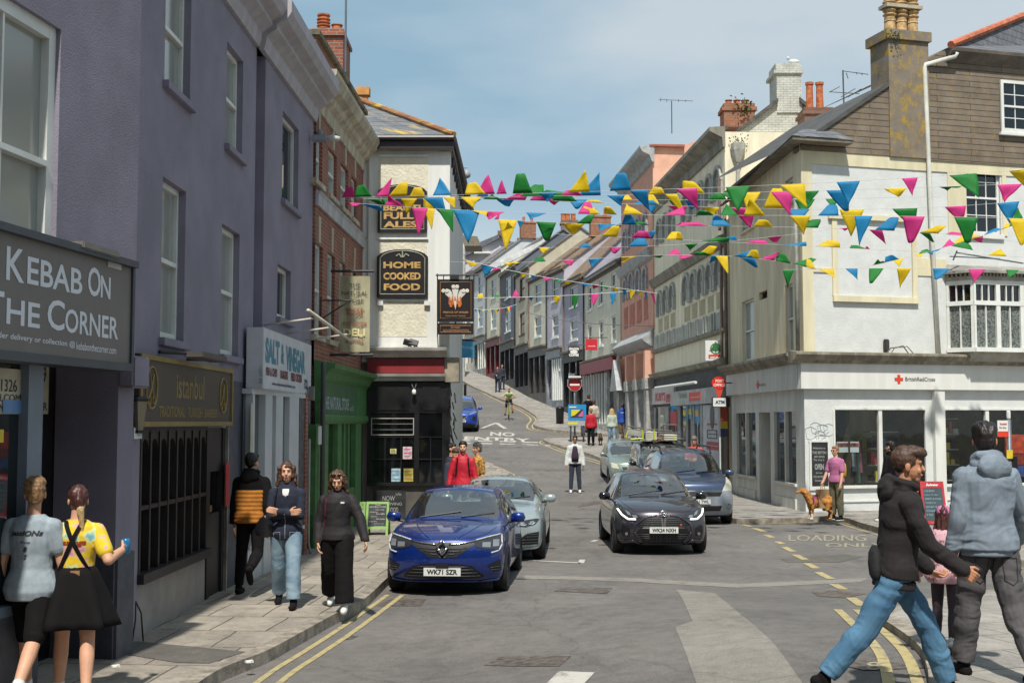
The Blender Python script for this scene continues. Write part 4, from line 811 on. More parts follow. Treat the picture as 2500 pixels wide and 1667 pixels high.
rh= lambda x,y,d=0:FR.hit(x,y,d); ru= lambda x:FR.hit(x,1000)[0]; rz= lambda y,x=2100:FR.hit(x,y)[1]
zs_=rz(377); zt_e=rz(137,2420); zfa,zfb=rz(882),rz(950)
wA_=FR.rect(2435,198,325,2560); wB_=FR.rect(2356,398,570,2442)
bay=(ru(2318),ru(2318)+3.6,rz(862),rz(655))
mb=MB(); sh1=(ru(2037),ru(2258),rz(1184),rz(1000),.06); sh2=(ru(2302),ru(2302)+5,rz(1184),rz(1000),.06)
wall(mb,FR,0,FR.L,H,zs_,[wB_,(bay[0]+.15,bay[1]-.15,bay[2],bay[3],.05),sh1,sh2]); mb.build('wall',RW,RC)
mb=MB(); fbox(mb,FR,2.6,FR.L,zfb,zs_,-7.0,-.6); mb.quad(FR.P(FR.L,H,0),FR.P(FR.L,10,0),FR.P(FR.L,10,-7),FR.P(FR.L,H,-7)); mb.build('rear_wall',SIDE,RC)
mb=MB(); a,b=1.3,FR.L-.1
mb.quad(FR.P(a,H,-3.2),FR.P(b,H,-3.2),FR.P(b,zfb,-3.2),FR.P(a,zfb,-3.2)); mb.quad(FR.P(a,H+.05,0),FR.P(b,H+.05,0),FR.P(b,H+.05,-3.2),FR.P(a,H+.05,-3.2)); mb.quad(FR.P(a,zfb-.1,-.1),FR.P(b,zfb-.1,-.1),FR.P(b,zfb-.1,-3.2),FR.P(a,zfb-.1,-3.2))
mb.quad(FR.P(a,H,-.1),FR.P(a,zfb,-.1),FR.P(a,zfb,-3.2),FR.P(a,H,-3.2)); mb.build('interior',mat('olive_interior','#6b6748',.9,var=.35),RC)
SEE=glass_mat('shop_glass_clear',see=.93)
for q in (sh1,sh2):mb=MB(); mb.quad(FR.P(q[0],q[2],-.05),FR.P(q[1],q[2],-.05),FR.P(q[1],q[3],-.05),FR.P(q[0],q[3],-.05)); mb.build('shop_window',SEE,RC)
mb=MB()
for x in (2148,2409):fbox(mb,FR,ru(x)-.05,ru(x)+.05,sh1[2],sh1[3],-.08,.02)
fbox(mb,FR,ru(2275),ru(2300),H,zfb,0,.13); fbox(mb,FR,sh1[0]-.02,sh1[1]+.03,sh1[2]-.07,sh1[2],-.06,.08); fbox(mb,FR,sh2[0]-.02,sh2[1],sh2[2]-.07,sh2[2],-.06,.08)
for q in (sh1,sh2):fbox(mb,FR,q[0],q[1],H+.22,H+.26,0,.03); fbox(mb,FR,q[0]-.05,q[0],sh1[2],sh1[3],0,.03); fbox(mb,FR,q[0],q[1],q[3],q[3]+.05,0,.04)
mb.build('shopfront_frame',SHOPW,RC)
mb=MB(); fbox(mb,FR,-.16,FR.L,zfb,zfa-.06,0,.16); mb.build('fascia',SHOPW,RC)
mb=MB(); CF=[(0,0),(.2,0),(.24,.07),(.34,.1),(.42,.2),(.42,.26),(0,.3)]
fprof(mb,FR,-.42,FR.L,CF,zfa-.07); mb.build('shop_cornice',mat('stone_cornice','#8d8676',.85,var=.25,scale=4,streak=True),RC)
mb=MB(); fbox(mb,FR,0,ru(1990),zfa+.2,zs_,.0,.03); fbox(mb,FR,ru(1990),FR.L,rz(408),zs_,0,.028); u0,u1=ru(2037),ru(2245)
fbox(mb,FR,u0,u0+.14,rz(726),rz(536),0,.05); fbox(mb,FR,u1-.14,u1,rz(726),rz(536),0,.05); fbox(mb,FR,u0,u1,rz(738),rz(724),0,.09); fbox(mb,FR,u0-.1,u1+.1,rz(538),rz(527),0,.09)
fbox(mb,FR,ru(1990),u0,rz(668),rz(658),0,.03); fbox(mb,FR,u1,bay[0],rz(668),rz(625),0,.025)
fbox(mb,FR,ru(2325),wB_[0],rz(560),rz(398),0,.026); fbox(mb,FR,wB_[1]+.05,ru(2470),rz(560),rz(398),0,.026); mb.build('cream_trim',CRM,RC)
window(RC,FR,wB_,rec=.12,nx=3,ny=2,fw=.06,sill=.12,sillm=SHOPW,mid=.52,gm=GLD)
window(RC,FR,(wA_[0],wA_[1],wA_[2],wA_[3]),rec=.02,nx=4,ny=2,fw=.08,sill=.08,gm=GLD,d=.10)
uc0,uc1=ru(2182),ru(2281); mb=MB(); fpoly(mb,FR,[(ru(1965),zs_),(uc0,zs_),(uc0,rz(205,2182)),(ru(1965),rz(345,1968))],-.4,.05)
fpoly(mb,FR,[(uc1,zs_-.05),(FR.L,zs_-.05),(FR.L,zt_e),(uc1+.4,zt_e),(uc1,zt_e-.3)],-.4,.06); mb.build('slate_hanging',HUNG,RC)
mb=MB(); fbox(mb,FR,uc0,uc1,zs_-.02,rz(104,2230),-.75,.09); fbox(mb,FR,uc0-.08,uc1+.06,rz(104,2230),rz(81,2230),-.85,.16); cm=mb.build('chimney',CHIM,RC)
for k,x in enumerate((2197,2225,2253)):
 c=FR.P(ru(x)+.0,rz(81,2230),-.1); OC=mat('buff_clay','#b99a6c',.8,var=.25,scale=8)
 P=[(.15,0),(.135,.25),(.15,.27),(.135,.3),(.14,.35)]+[v for j in range(4) for v in ((.13,.4+j*.11),(.175,.43+j*.11),(.175,.45+j*.11),(.12,.48+j*.11))]+[(.15,.86),(.19,.92),(.1,.93)]
 MB().lathe(c,P,14).build('chimney_pot',OC,cm)
mb=MB(); fbox(mb,FR,ru(2180),ru(2269),rz(24,2225),rz(16,2225),-.3,.1); mb.build('pot_cap',mat('pale_stone','#a89f8a',.8,var=.2),cm)
def tuft(name,c,r_,n,label,par=None,seed=1):
 rr=random.Random(seed); mb=MB()
 for k in range(n):
  d=Vector((rr.gauss(0,1),rr.gauss(0,.6),rr.gauss(0,.8)))*r_*.5; q=Vector(c)+d; e=Vector((rr.uniform(-1,1),rr.uniform(-1,1),rr.uniform(-.3,1))).normalized()*r_*.35; s_=e.cross(Vector((rr.uniform(-1,1),.3,.5))).normalized()*r_*.1
  mb.add([q,q+e*.5+s_,q+e,q+e*.5-s_],[(0,1,2,3)])
 return tag(mb.build(name,mat('weed_leaf','#4e5f2c',.7,var=.4,scale=20)),label,'plant')
tuft('weed',FR.P(ru(2190),rz(100,2190),.2),.2,60,'green weed growing from the cap of the rendered chimney')
hipL=FR.P(ru(2324),zt_e+.05,.3); HR=FR.P(FR.L+.3,zt_e+.05,.3); top=at(2560,18,34.5)
mb=MB(); mb.add([hipL,HR,Vector((20,38,top.z)),top,FR.P(ru(2324),zt_e+.05,-7),hipL],[(0,1,2,3),(0,3,4)]); rf=mb.build('roof',SLATE,RC)
mb=MB(); mb.tube([hipL+Vector((0,-.02,.03)),top+Vector((0,0,.05))],.1,8); mb.build('ridge_tiles',mat('orange_ridge_tile','#b5694a',.8,var=.2,scale=5),rf)
mb=MB(); fprof(mb,FR,ru(2326),FR.L,[(.05,-.28),(.28,-.1),(.34,-.06),(.36,.02),(.3,.05),(.05,.04)],zt_e); mb.build('gutter',mat('weathered_gutter','#6a6259',.7,var=.2),RC)
mb=MB(); mb.tube([FR.P(ru(2340),rz(138,2341),.3),FR.P(ru(2338),rz(147,2341),.25),FR.P(ru(2271),rz(163,2270),.12),FR.P(ru(2270),rz(172,2270),.11),FR.P(ru(2278),rz(560,2278),.11),FR.P(ru(2290),rz(868,2290),.09)],.055,10); mb.build('downpipe',mat('white_pipe','#cfcfc6',.5,var=.1),RC,smooth=True)
mb=MB(); a,b=FR.P(ru(1958),rz(350,1960),.1),FR.P(uc0,rz(203,2182),.1); d=FR.n*-5
mb.add([a,b,b+d,a+d],[(0,1,2,3)]); mb.add([a+Vector((0,0,-.12)),b+Vector((0,0,-.12)),b,a],[(0,1,2,3)]); mb.build('gable_roof',mat('lead_edge','#4b4a48',.7,var=.2),RC)
mb=MB(); a,b=ru(1935),ru(2072); z0,z1=rz(356,2000),rz(340,2000); O=FRs
ev=[FR.P(-.45,z0,.45),FR.P(b,z0,.45),FR.P(b,z0,-.1),FRs.P(6.5,FRs.hit(1796,452,.45)[1],-.1),FRs.P(6.5,FRs.hit(1796,452,.45)[1],.45)]
zz=Vector((0,0,.08)); mb.prism(ev,[p+zz for p in ev]); mb.build('eaves_soffit',mat('eave_drab','#776f60',.8,var=.2),RC)
mb=MB(); T=[FR.P(-.48,z0+.09,.48),FR.P(b,z0+.09,.48),FR.P(b-.3,z0+.42,-.02),FR.P(.15,z0+.42,-.1),FRs.P(7.6,z0+.5,-.9),FRs.P(7.6,z0-.5+.15,.48)]
mb.add(T,[(0,1,2,3),(0,3,4,5)]); mb.build('low_slate_roof',SLATE,RC)
BY=Fac(FR.P(bay[0]+.38,0,.55)[:2],FR.P(bay[1]-.38,0,.55)[:2]); BL=Fac(FR.P(bay[0],0,0)[:2],FR.P(bay[0]+.38,0,.55)[:2],toward=(0,20)); BR=Fac(FR.P(bay[1]-.38,0,.55)[:2],FR.P(bay[1],0,0)[:2],toward=(20,20))
bw=MB(); z0,z1,zm_=rz(850)+.0,rz(688),rz(736); LACE=mat('lace_curtain','#7a8079',.5,col2='#3c4042',scale=22,thr=(.42,.58))
BF=[(BY,BY.L,[i*BY.L/4 for i in range(5)]),(BL,BL.L,[0,BL.L]),(BR,BR.L,[0,BR.L])]
for Fx,LL,cols in BF:
 fbox(bw,Fx,0,LL,z0-.07,z0+.04,-.06,.08); fbox(bw,Fx,0,LL,z1-.03,z1+.08,-.06,.03); fbox(bw,Fx,0,LL,zm_-.06,zm_+.05,-.06,.04)
 for c in cols:fbox(bw,Fx,max(0,c-.06),min(LL,c+.06),z0+.04,z1-.03,-.06,.03)
 for c,e in zip(cols,cols[1:]):
  m_=(c+e)/2; fbox(bw,Fx,m_-.015,m_+.015,z0+.04,zm_-.06,-.05,.01)
  for t in (1,2):q=lerp(c+.06,e-.06,t/3); fbox(bw,Fx,q-.014,q+.014,zm_+.05,z1-.03,-.05,.01)
bo=bw.build('bay_window',WHITE,RC)
mb=MB()
for Fx,LL,cols in BF:mb.quad(Fx.P(0,z0,-.035),Fx.P(LL,z0,-.035),Fx.P(LL,zm_,-.035),Fx.P(0,zm_,-.035))
mb.build('lace_pane',LACE,bo)
mb=MB()
for Fx,LL,cols in BF:mb.quad(Fx.P(0,zm_,-.034),Fx.P(LL,zm_,-.034),Fx.P(LL,z1,-.034),Fx.P(0,z1,-.034))
mb.build('pane',GLD,bo)
mb=MB(); zr1=z1+.08
for Fx,LL,cols in BF:
 fbox(mb,Fx,-.02,LL+.02,zr1,zr1+.1,-.1,.05)
 n=max(3,int(LL/.1))
 for i in range(n):fbox(mb,Fx,(i+.3)*LL/n,(i+.75)*LL/n,zr1+.1,zr1+.17,-.05,.09)
mb.build('dentils',mat('old_white_paint','#a39f92',.7,var=.15),bo)
mb=MB(); rg0=[FR.P(bay[0]-.2,zr1+.17,-.05),BY.P(-.15,zr1+.17,.2),BY.P(BY.L+.15,zr1+.17,.2),FR.P(bay[1]+.2,zr1+.17,-.05)]
mb.prism(rg0,[p+Vector((0,0,.06)) for p in rg0]); mb.prism([p+Vector((0,0,.06)) for p in rg0],[FR.P(bay[0]-.05,zr1+.45,-.03),BY.P(.05,zr1+.34,-.15),BY.P(BY.L-.05,zr1+.34,-.15),FR.P(bay[1]+.05,zr1+.45,-.03)]); mb.build('bay_roof',mat('lead_roof','#8f8c84',.6,var=.2),bo)
mb=MB(); mb.prism([FR.P(bay[0]+.05,z0-.3,-.02),BY.P(.08,z0-.3,-.12),BY.P(BY.L-.08,z0-.3,-.12),FR.P(bay[1]-.05,z0-.3,-.02)],[FR.P(bay[0],z0-.07,-.02),BY.P(0,z0-.07,0),BY.P(BY.L,z0-.07,0),FR.P(bay[1],z0-.07,-.02)]); mb.build('bay_base',MC['old_white_paint'],bo)
RED=mat('signal_red','#d13a20',.5,var=0); CS=thing('shop_sign','red cross emblem with the words British Red Cross on the white front fascia','shop sign',FR.P(ru(2230),rz(935),.16))
def plus(F,x0,x1,y0,y1,d,par):
 q=F.rect(x0,y0,y1,x1,d); w3,h3=(q[1]-q[0])/3,(q[3]-q[2])/3; mb=MB()
 fpoly(mb,F,[(q[0]+w3,q[2]),(q[0]+2*w3,q[2]),(q[0]+2*w3,q[2]+h3),(q[1],q[2]+h3),(q[1],q[2]+2*h3),(q[0]+2*w3,q[2]+2*h3),(q[0]+2*w3,q[3]),(q[0]+w3,q[3]),(q[0]+w3,q[2]+2*h3),(q[0],q[2]+2*h3),(q[0],q[2]+h3),(q[0]+w3,q[2]+h3)],d-.01,d); mb.build('emblem',RED,par)
plus(FR,2184.5,2205,914.5,935.5,.175,CS); lettering(CS,FR,.168,[('BritishRedCross',2210,920,930,2283,.015)],mat('grey_sign_lettering','#6a6a62',.5,var=0))
CS2=thing('shop_sign','small red cross emblem on the shaded side fascia','shop sign',FRs.P(FRs.hit(1855,940)[0],3.4,.1)); plus(FRs,1846,1852,929,949,.175,CS2); lettering(CS2,FRs,.17,[('BritishRedCross',1853,936,943,1869,.01)],MC['grey_sign_lettering'])
bk=thing('chalkboard','tall black chalkboard saying open on the white corner wall','chalkboard',FR.P(ru(2000),rz(1187),.02)); q=FR.rect(1979,1079,1187,2020)
mb=MB(); fbox(mb,FR,q[0],q[1],q[2],q[3],0,.03); mb.build('board',MC['chalk_black'],bk); mb=MB(); fbox(mb,FR,q[0]-.06,q[1]+.06,q[2]-.09,q[2],0,.04); fbox(mb,FR,q[0]-.06,q[1]+.06,q[3],q[3]+.05,0,.04); fbox(mb,FR,q[0]-.05,q[0],q[2],q[3],0,.04); fbox(mb,FR,q[1],q[1]+.05,q[2],q[3],0,.04); mb.build('frame',SHOPW,bk)
lettering(bk,FR,.034,[('Welcome to',1984,1091,1096,2015,.01),('THE BRITISH',1983,1101,1108,2017,.01),('RED CROSS',1988,1112,1117,2013,.01),('This shop is',1986,1120,1126,2012,.01),('OPEN',1989,1132,1146,2011,.03),('All day',1992,1152,1157,2008,.01),('VOLUNTEER',1986,1161,1166,2013,.01),('Donate',1990,1170,1175,2009,.01)],MC['chalk'])
mb=MB(); rr_=random.Random(5); q=FR.rect(1977,1042,1070,2026)
for k in range(7):
 c_,z_=rr_.uniform(q[0],q[1]),rr_.uniform(q[2],q[3]); a=rr_.uniform(.08,.16); mb.tube([FR.P(c_+a*math.cos(t*.6)*(1+.3*math.sin(2*t)),z_+a*math.sin(t*.6),.006) for t in range(11)],.005,4)
tag(mb.build('graffiti',mat('graffiti_grey','#8d9a9c',.8,var=0)),'faint grey scribble graffiti above the open chalkboard','graffiti')
rk_=thing('clothes_rail','rail of hanging clothes inside the charity shop window','clothes rail',FR.P(ru(2120),H,-.9)); mb=MB(); a,b=ru(2075),ru(2140)
mb.tube([FR.P(a,1.9,-.8),FR.P(b,1.9,-.8)],.02); mb.tube([FR.P(a,.2,-.8),FR.P(a,1.9,-.8)],.02); mb.tube([FR.P(b,.2,-.8),FR.P(b,1.9,-.8)],.02); mb.build('rail',MC['galvanised'],rk_)
CC=['#2f5c48','#8c4a5c','#24262c','#b09a72','#5a6a86','#a34a4a','#332b2b','#8a8f92','#3f4a5c','#1f1f22']
for k in range(13):
 u=lerp(a+.05,b-.05,k/12); mb=MB(); h_=rr_.uniform(.75,1.2); mb.prism([FR.P(u-.03,1.9-h_,-.98),FR.P(u+.03,1.9-h_,-.98),FR.P(u+.05,1.9-h_,-.6),FR.P(u-.02,1.9-h_,-.6)],[FR.P(u-.02,1.86,-.92),FR.P(u+.02,1.86,-.92),FR.P(u+.02,1.86,-.66),FR.P(u-.02,1.86,-.66)])
 mb.build('garment',mat('cloth_%d'%(k%10),CC[k%10],.9,var=.2),rk_)
def shelf(label,x0,x1,d,rows,hz,seed):
 t=thing('display_shelf',label,'shelf',FR.P(ru((x0+x1)/2),H,d)); a,b=ru(x0),ru(x1); mb=MB(); r_=random.Random(seed)
 for k in range(rows+1):fbox(mb,FR,a,b,.8+k*hz-.03,.8+k*hz,d-.3,d)
 mb.build('boards',mat('pale_shelf','#a8a294',.7),t)
 for k in range(rows):
  u=a+.04
  while u<b-.12:
   w_=r_.uniform(.07,.2); h_=r_.uniform(.12,hz-.06); mb=MB(); fbox(mb,FR,u,u+w_,.8+k*hz,.8+k*hz+h_,d-.22,d-.03); q=r_.randrange(10); mb.build('goods',mat('cloth_%d'%q,CC[q],.9,var=.2) if r_.random()<.6 else mat('goods_%d'%(q%4),['#c8b04a','#b8b4a8','#b5503a','#4a7a9a'][q%4],.6),t); u+=w_+r_.uniform(.02,.08)
shelf('shelf of coloured goods behind the middle pane of the charity shop',2160,2232,-.7,3,.42,4)
shelf('shelf of coloured goods behind the right pane of the charity shop',2318,2392,-.9,4,.4,9)
ds=thing('window_sign','white display board with small pictures in the shop window','sign',FR.P(ru(2068),rz(1102),-.3)); q=FR.rect(2043,1078,1104,2097,-.2); mb=MB(); fbox(mb,FR,q[0],q[1],q[2],q[3],-.22,-.2); mb.build('board',mat('display_white','#c6cccf',.5,var=.0),ds)
mb=MB()
for k in range(6):a_=lerp(q[0],q[1],(k+.15)/6); fbox(mb,FR,a_,a_+.1,lerp(q[2],q[3],.5),q[3]-.03,-.2,-.195)
mb.build('pictures',mat('picture_colours','#a8574a',.6,var=.5,scale=8),ds)
ys_=thing('window_sign','yellow board standing for a sign reflected in the charity shop window','sign',FR.P(ru(2190),rz(1110),-1.5)); mb=MB(); fbox(mb,FR,ru(2165),ru(2235),rz(1120),rz(1062),-1.55,-1.5); mb.build('board',mat('acid_yellow','#a8a51e',.6,var=.15),ys_)  # reflection of a yellow sign, built as a solid board behind the glass
lettering(ys_,FR,-1.495,[('HAVE A GOOD',2168,1072,1079,2238,.02)],MC['dark_lettering'])
ob=thing('poster_column','orange and blue poster column in the right shop window','poster',FR.P(ru(2480),rz(1180),-.3)); mb=MB(); a,b=ru(2472),ru(2472)+1.0
for k,(cc,z0_,z1_) in enumerate((('#c4431c',1110,1062),('#8c2f1c',1140,1112),('#2f4a8c',1170,1142))):mb=MB(); fbox(mb,FR,a,b,rz(z0_),rz(z1_),-.35,-.3); mb.build('poster',mat('poster_c%d'%k,cc,.5,var=.25,scale=9),ob)
mb=MB(); fbox(mb,FR,ru(2338),ru(2365),rz(1180),rz(1062),-1.2,-1.15); tag(mb.build('display_stand',mat('olive_shelf','#7f7a2a',.7,col2='#2a2a20',scale=6,thr=(.48,.5))),'dim olive display stand inside the right shop window','display stand')
mb=MB(); u,z=rh(2161,842); fbox(mb,FR,u-.07,u+.07,z-.16,z+.14,.01,.1); tag(mb.build('junction_box',mat('dark_box','#3a3634',.6),bevel=.02),'dark junction box on the white wall above the fascia','junction box')
mb=MB(); P=[FR.P(lerp(.1,ru(2270),t/20),rz(872)+.05+.04*math.sin(t*1.3)+(.22 if 12<t<16 else 0),.18) for t in range(21)]; mb.tube(P,.015,5); mb.tube([FR.P(lerp(ru(2290),ru(2500),t/12),rz(872)+.06+.05*math.sin(t*2.1),.3) for t in range(13)],.02,5); mb.tube([p+Vector((.1,-.03,.02*math.sin(i*2))) for i,p in enumerate(P)],.012,5)
tag(mb.build('cable',mat('brown_cable','#5a4d42',.7)),'loose brown cables lying along the shop cornice','cable')
mb=MB(); c=FR.P(ru(2340),rz(640),.5); mb.tube([FR.P(ru(2310),rz(625,2310),.6),FR.P(ru(2460),rz(652,2460),.75)],.02,6); mb.tube([FR.P(ru(2310),rz(620,2310),.6),FR.P(ru(2312),rz(640,2310),.4)],.02,6); mb.tube([FR.P(ru(2310),rz(630,2310),.3),FR.P(ru(2420),rz(640,2460),.5)],.018,6)
tag(mb.build('bracket',MC['galvanised']),'bent metal bracket lying on the bay window roof','bracket')
##  side wall towards the street
su= lambda x:FRs.hit(x,1000)[0]; sz= lambda x,y:FRs.hit(x,y)[1]
wS=[FRs.rect(1840,726,880,1812),FRs.rect(1935,690,862,1917)]; wS=[(min(q[0],q[1]),max(q[0],q[1]),FRs.hit(1826,882)[1],q[3]) for q in wS]
bl_=FRs.rect(1877,705,725,1857); zfs=sz(1955,950); G1=[(su(1942),su(1889)),(su(1880),su(1852)),(su(1844),su(1797))]
zwt,zwb=FRs.hit(1941,1004)[1],FRs.hit(1941,1180)[1]
up=[FRs.rect(1840,470,560,1812),FRs.rect(1935,430,560,1917)]; up=[(min(q[0],q[1]),max(q[0],q[1]),FRs.hit(1826,560)[1],q[3]) for q in up]
mb=MB(); wall(mb,FRs,0,FRs.L,zfs,sz(1860,395),wS+up+[(su(1877),su(1857),bl_[2],bl_[3],.1)]); mb.build('side_wall',SIDE,RC)
for q in wS+up:window(RC,FRs,q,rec=.14,fw=.06,sill=.08,sillm=SIDE,gm=PALEG)
mb=MB(); wall(mb,FRs,0,FRs.L,H,zfs,[(a,b,(zwb if k!=1 else H),zwt,.1 if k!=1 else .7) for k,(a,b) in enumerate(G1)])
fbox(mb,FRs,0,FRs.L,zfs,3.95,0,.16)
for x in (1916,1821):fbox(mb,FRs,su(x)-.05,su(x)+.05,zwb,zwt,-.09,.01)
for a,b in (G1[0],G1[2]):fbox(mb,FRs,a-.05,b+.05,zwb-.07,zwb,-.05,.06); fbox(mb,FRs,a,b,H,H+.25,0,.04)
mb.build('side_shopfront',mat('grey_white_shop_paint','#cac9c1',.6,var=.1,scale=4,streak=True),RC)
mb=MB()
for k,(a,b) in enumerate(G1):mb.quad(FRs.P(a,H if k==1 else zwb,-.08 if k!=1 else -.6),FRs.P(b,H if k==1 else zwb,-.08 if k!=1 else -.6),FRs.P(b,zwt,-.08 if k!=1 else -.6),FRs.P(a,zwt,-.08 if k!=1 else -.6))
mb.build('shop_window',SGL,RC)
mb=MB(); fprof(mb,FRs,-.0,FRs.L+.1,CF,zfa-.07); mb.build('shop_cornice',MC['stone_cornice'],RC)
mb=MB(); fbox(mb,FRs,3.2,FRs.L,H,8.9,-.75,-3); mb.build('rear_wall',SIDE,RC)
for x,c_ in ((1959,'pale grey downpipe at the corner of the charity shop'),(1782,'rusty downpipe between the arcade and the charity shop')):
 mb=MB(); u=su(x); mb.tube([FRs.P(u,z,.09) for z in (3.95 if x>1900 else H,6,FRs.hit(x,480)[1])],.05,10); tag(mb.build('downpipe',mat('pipe_%d'%x,['#8b8d86','#7a6558'][x<1900],.6,var=.2),smooth=True),c_,'pipe')
##  arcaded cream building (convenience store)
FA=Fac((6.66,38.0),(5.87,50.5)); AB=thing('arcaded_building','cream building with rows of blind arches above the convenience store','building',(7.5,44,g(44)))
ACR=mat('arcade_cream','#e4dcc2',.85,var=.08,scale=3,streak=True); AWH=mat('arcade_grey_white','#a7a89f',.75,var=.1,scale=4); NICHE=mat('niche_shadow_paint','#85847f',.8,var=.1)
au= lambda x,y=700:FA.hit(x,y)[0]; az= lambda x,y:FA.hit(x,y)[1]; Z4= lambda x,y:(1450+x/3.137,500+y/3.137)
zc_top=(az(1764.6,338)+az(1621,460))/2; mb=MB(); fbox(mb,FA,0,FA.L,0,zc_top,-7,0); mb.build('wall',ACR,AB)
mb=MB(); fprof(mb,FA,-.1,FA.L,[(0,-.5),(.08,-.5),(.1,-.2),(.3,-.1),(.5,0),(.5,.12),(0,.15)],zc_top); zm1_=(az(*Z4(1020,290))+az(*Z4(440,600)))/2; fprof(mb,FA,0,FA.L,[(0,-.2),(.1,-.18),(.2,0),(.25,.12),(0,.2)],zm1_)
zl_=(az(*Z4(1025,975))+az(*Z4(470,1115)))/2; fprof(mb,FA,0,FA.L,[(0,-.08),(.14,-.04),(.16,.06),(0,.1)],zl_); zs2=(az(*Z4(935,1215))+az(*Z4(440,1330)))/2; fprof(mb,FA,0,FA.L,[(0,-.1),(.2,-.05),(.3,.1),(0,.18)],zs2)
mb.build('cornice',mat('arcade_cornice','#8d897c',.8,var=.2,streak=True),AB)
def arches(F,spans,zsp,par,nich,ring,base=None):
 for a,b in spans:
  c_,rr=(a+b)/2,abs(b-a)/2; P=[(c_+rr*math.cos(t/12*math.pi),zsp+rr*math.sin(t/12*math.pi)) for t in range(13)]
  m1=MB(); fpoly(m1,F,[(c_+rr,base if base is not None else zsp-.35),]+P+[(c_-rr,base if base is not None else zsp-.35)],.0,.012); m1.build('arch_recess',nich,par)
  m2=MB(); Q=[(c_+(rr+.13)*math.cos(t/12*math.pi),zsp+(rr+.13)*math.sin(t/12*math.pi)) for t in range(13)]
  for i in range(12):fpoly(m2,F,[P[i],Q[i],Q[i+1],P[i+1]],0,.09)
  m2.build('arch',ring,par)
 m3=MB(); bs=sorted(v for s_ in spans for v in s_);
 for v in sorted(spans,key=lambda s_:min(s_)):
  for e in (min(v),max(v)):fbox(m3,F,e-.12,e+.12,zsp-.5,zsp-.02,0,.11)
 m3.build('capital',ring,par)
lowz=az(*Z4(960,500)); sp1=[tuple(sorted((au(Z4(x0,0)[0],650),au(Z4(x1,0)[0],650)))) for x0,x1 in ((935,985),(870,915),(805,850),(747,790),(690,734),(585,621),(537,570),(492,522))]
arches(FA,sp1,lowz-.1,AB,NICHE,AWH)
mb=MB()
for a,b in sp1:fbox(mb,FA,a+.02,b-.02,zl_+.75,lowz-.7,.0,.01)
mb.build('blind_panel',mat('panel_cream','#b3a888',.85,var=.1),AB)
mb=MB(); fbox(mb,FA,.1,FA.L-.1,zl_+.1,zl_+.62,0,.05)
for a,b in sp1:
 for e in (a,b):fbox(mb,FA,e-.06,e+.06,zl_+.1,zl_+.66,.05,.1)
mb.build('balustrade',AWH,AB)
upz=az(1763,440); sp2=[(a,b) for a,b in sp1]; arches(FA,sp2,upz-.0,AB,NICHE,AWH)
mb=MB(); mb.tube([FA.P(.15,4.2,.12),FA.P(.15,zm1_,.12)],.05,8); mb.tube([FA.P(.12,zm1_+.3,.16),FA.P(.12,upz,.16)],.05,8); tag(mb.build('downpipe',MC['pipe_1782']),'brown downpipe at the near end of the arched building','pipe')
hpp=MB(); c=at(1802,367,37.9); hpp.lathe(c+Vector((0,0,-.1)),[(.08,-.3),(.22,.1),(.24,.3),(.2,.32)],8); hpp.tube([c+Vector((0,0,-.3)),at(1802,445,37.9)],.06,8); tag(hpp.build('rainwater_hopper',mat('hopper_white','#b9b7ac',.7,var=.2)),'white rainwater hopper and pipe beside the white gable','hopper')
tuft('weed',at(1806,345,37.9),.25,50,'weed growing above the white rainwater hopper',seed=3)
zsh,zsb=FA.hit(1640,905)[1],FA.hit(1700,1000)[1]
ZA= lambda x,y:(1560+x/4.48,900+y/4.48)
mb=MB(); fbox(mb,FA,.1,FA.L,g(44),zs2-.1,.0,.02); mb.build('shop_wall',mat('dim_shop','#4b4a48',.7,var=.2),AB)
s1=thing('shop_sign','grey convenience store fascia with a red SPAR panel','shop sign',FA.P(3,3.8,.3)); q=(FA.hit(ZA(960,0)[0],950)[0],FA.hit(ZA(415,0)[0],950)[0]); z1_,z0_=az(*ZA(960,190)),az(*ZA(960,370))
mb=MB(); fbox(mb,FA,q[0],q[1],z0_,z1_,.02,.25); mb.build('panel',mat('silver_grey_sign','#a2a3a3',.5),s1)
mb=MB(); q_=sorted((FA.hit(ZA(545,0)[0],950,.26)[0],FA.hit(ZA(670,0)[0],950,.26)[0])); fbox(mb,FA,q_[0],q_[1],z0_+.12,z1_-.1,.25,.265); mb.build('red_panel',mat('store_red','#c2402c',.5,var=0),s1)
def revtext(par,F,d,s_,xl,xr,yref,z0,z1,m,b=.04,name='lettering'):
 ul,ur=F.hit(xl,yref,d)[0],F.hit(xr,yref,d)[0]; mb=MB(); put_text(mb,s_, lambda a,c:F.P(a,c,d),ul,ur,z0,z1,b); return mb.build(name,m,par)
LW=mat('white_lettering','#d8d6d0',.5,var=0)
revtext(s1,FA,.27,'SPAR',ZA(565,0)[0],ZA(668,0)[0],950,z0_+.25,z1_-.28,LW); revtext(s1,FA,.27,'Tavistock',ZA(428,0)[0],ZA(520,0)[0],950,z0_+.25,z0_+.45,mat('green_lettering','#5d7a5d',.5,var=0),.02,'small_lettering')
s2=thing('shop_sign',"white fascia reading Ruby's in red letters",'shop sign',FA.P(FA.L-2,3.9,.2)); a,b=sorted((FA.hit(ZA(415,0)[0],950)[0]+.03,FA.hit(ZA(165,0)[0],950)[0])); mb=MB(); z3,z4=az(*ZA(290,385)),az(*ZA(290,200)); fbox(mb,FA,a,b,z3,z4,.02,.12); mb.build('panel',mat('pinkish_white','#c2b9b6',.5),s2)
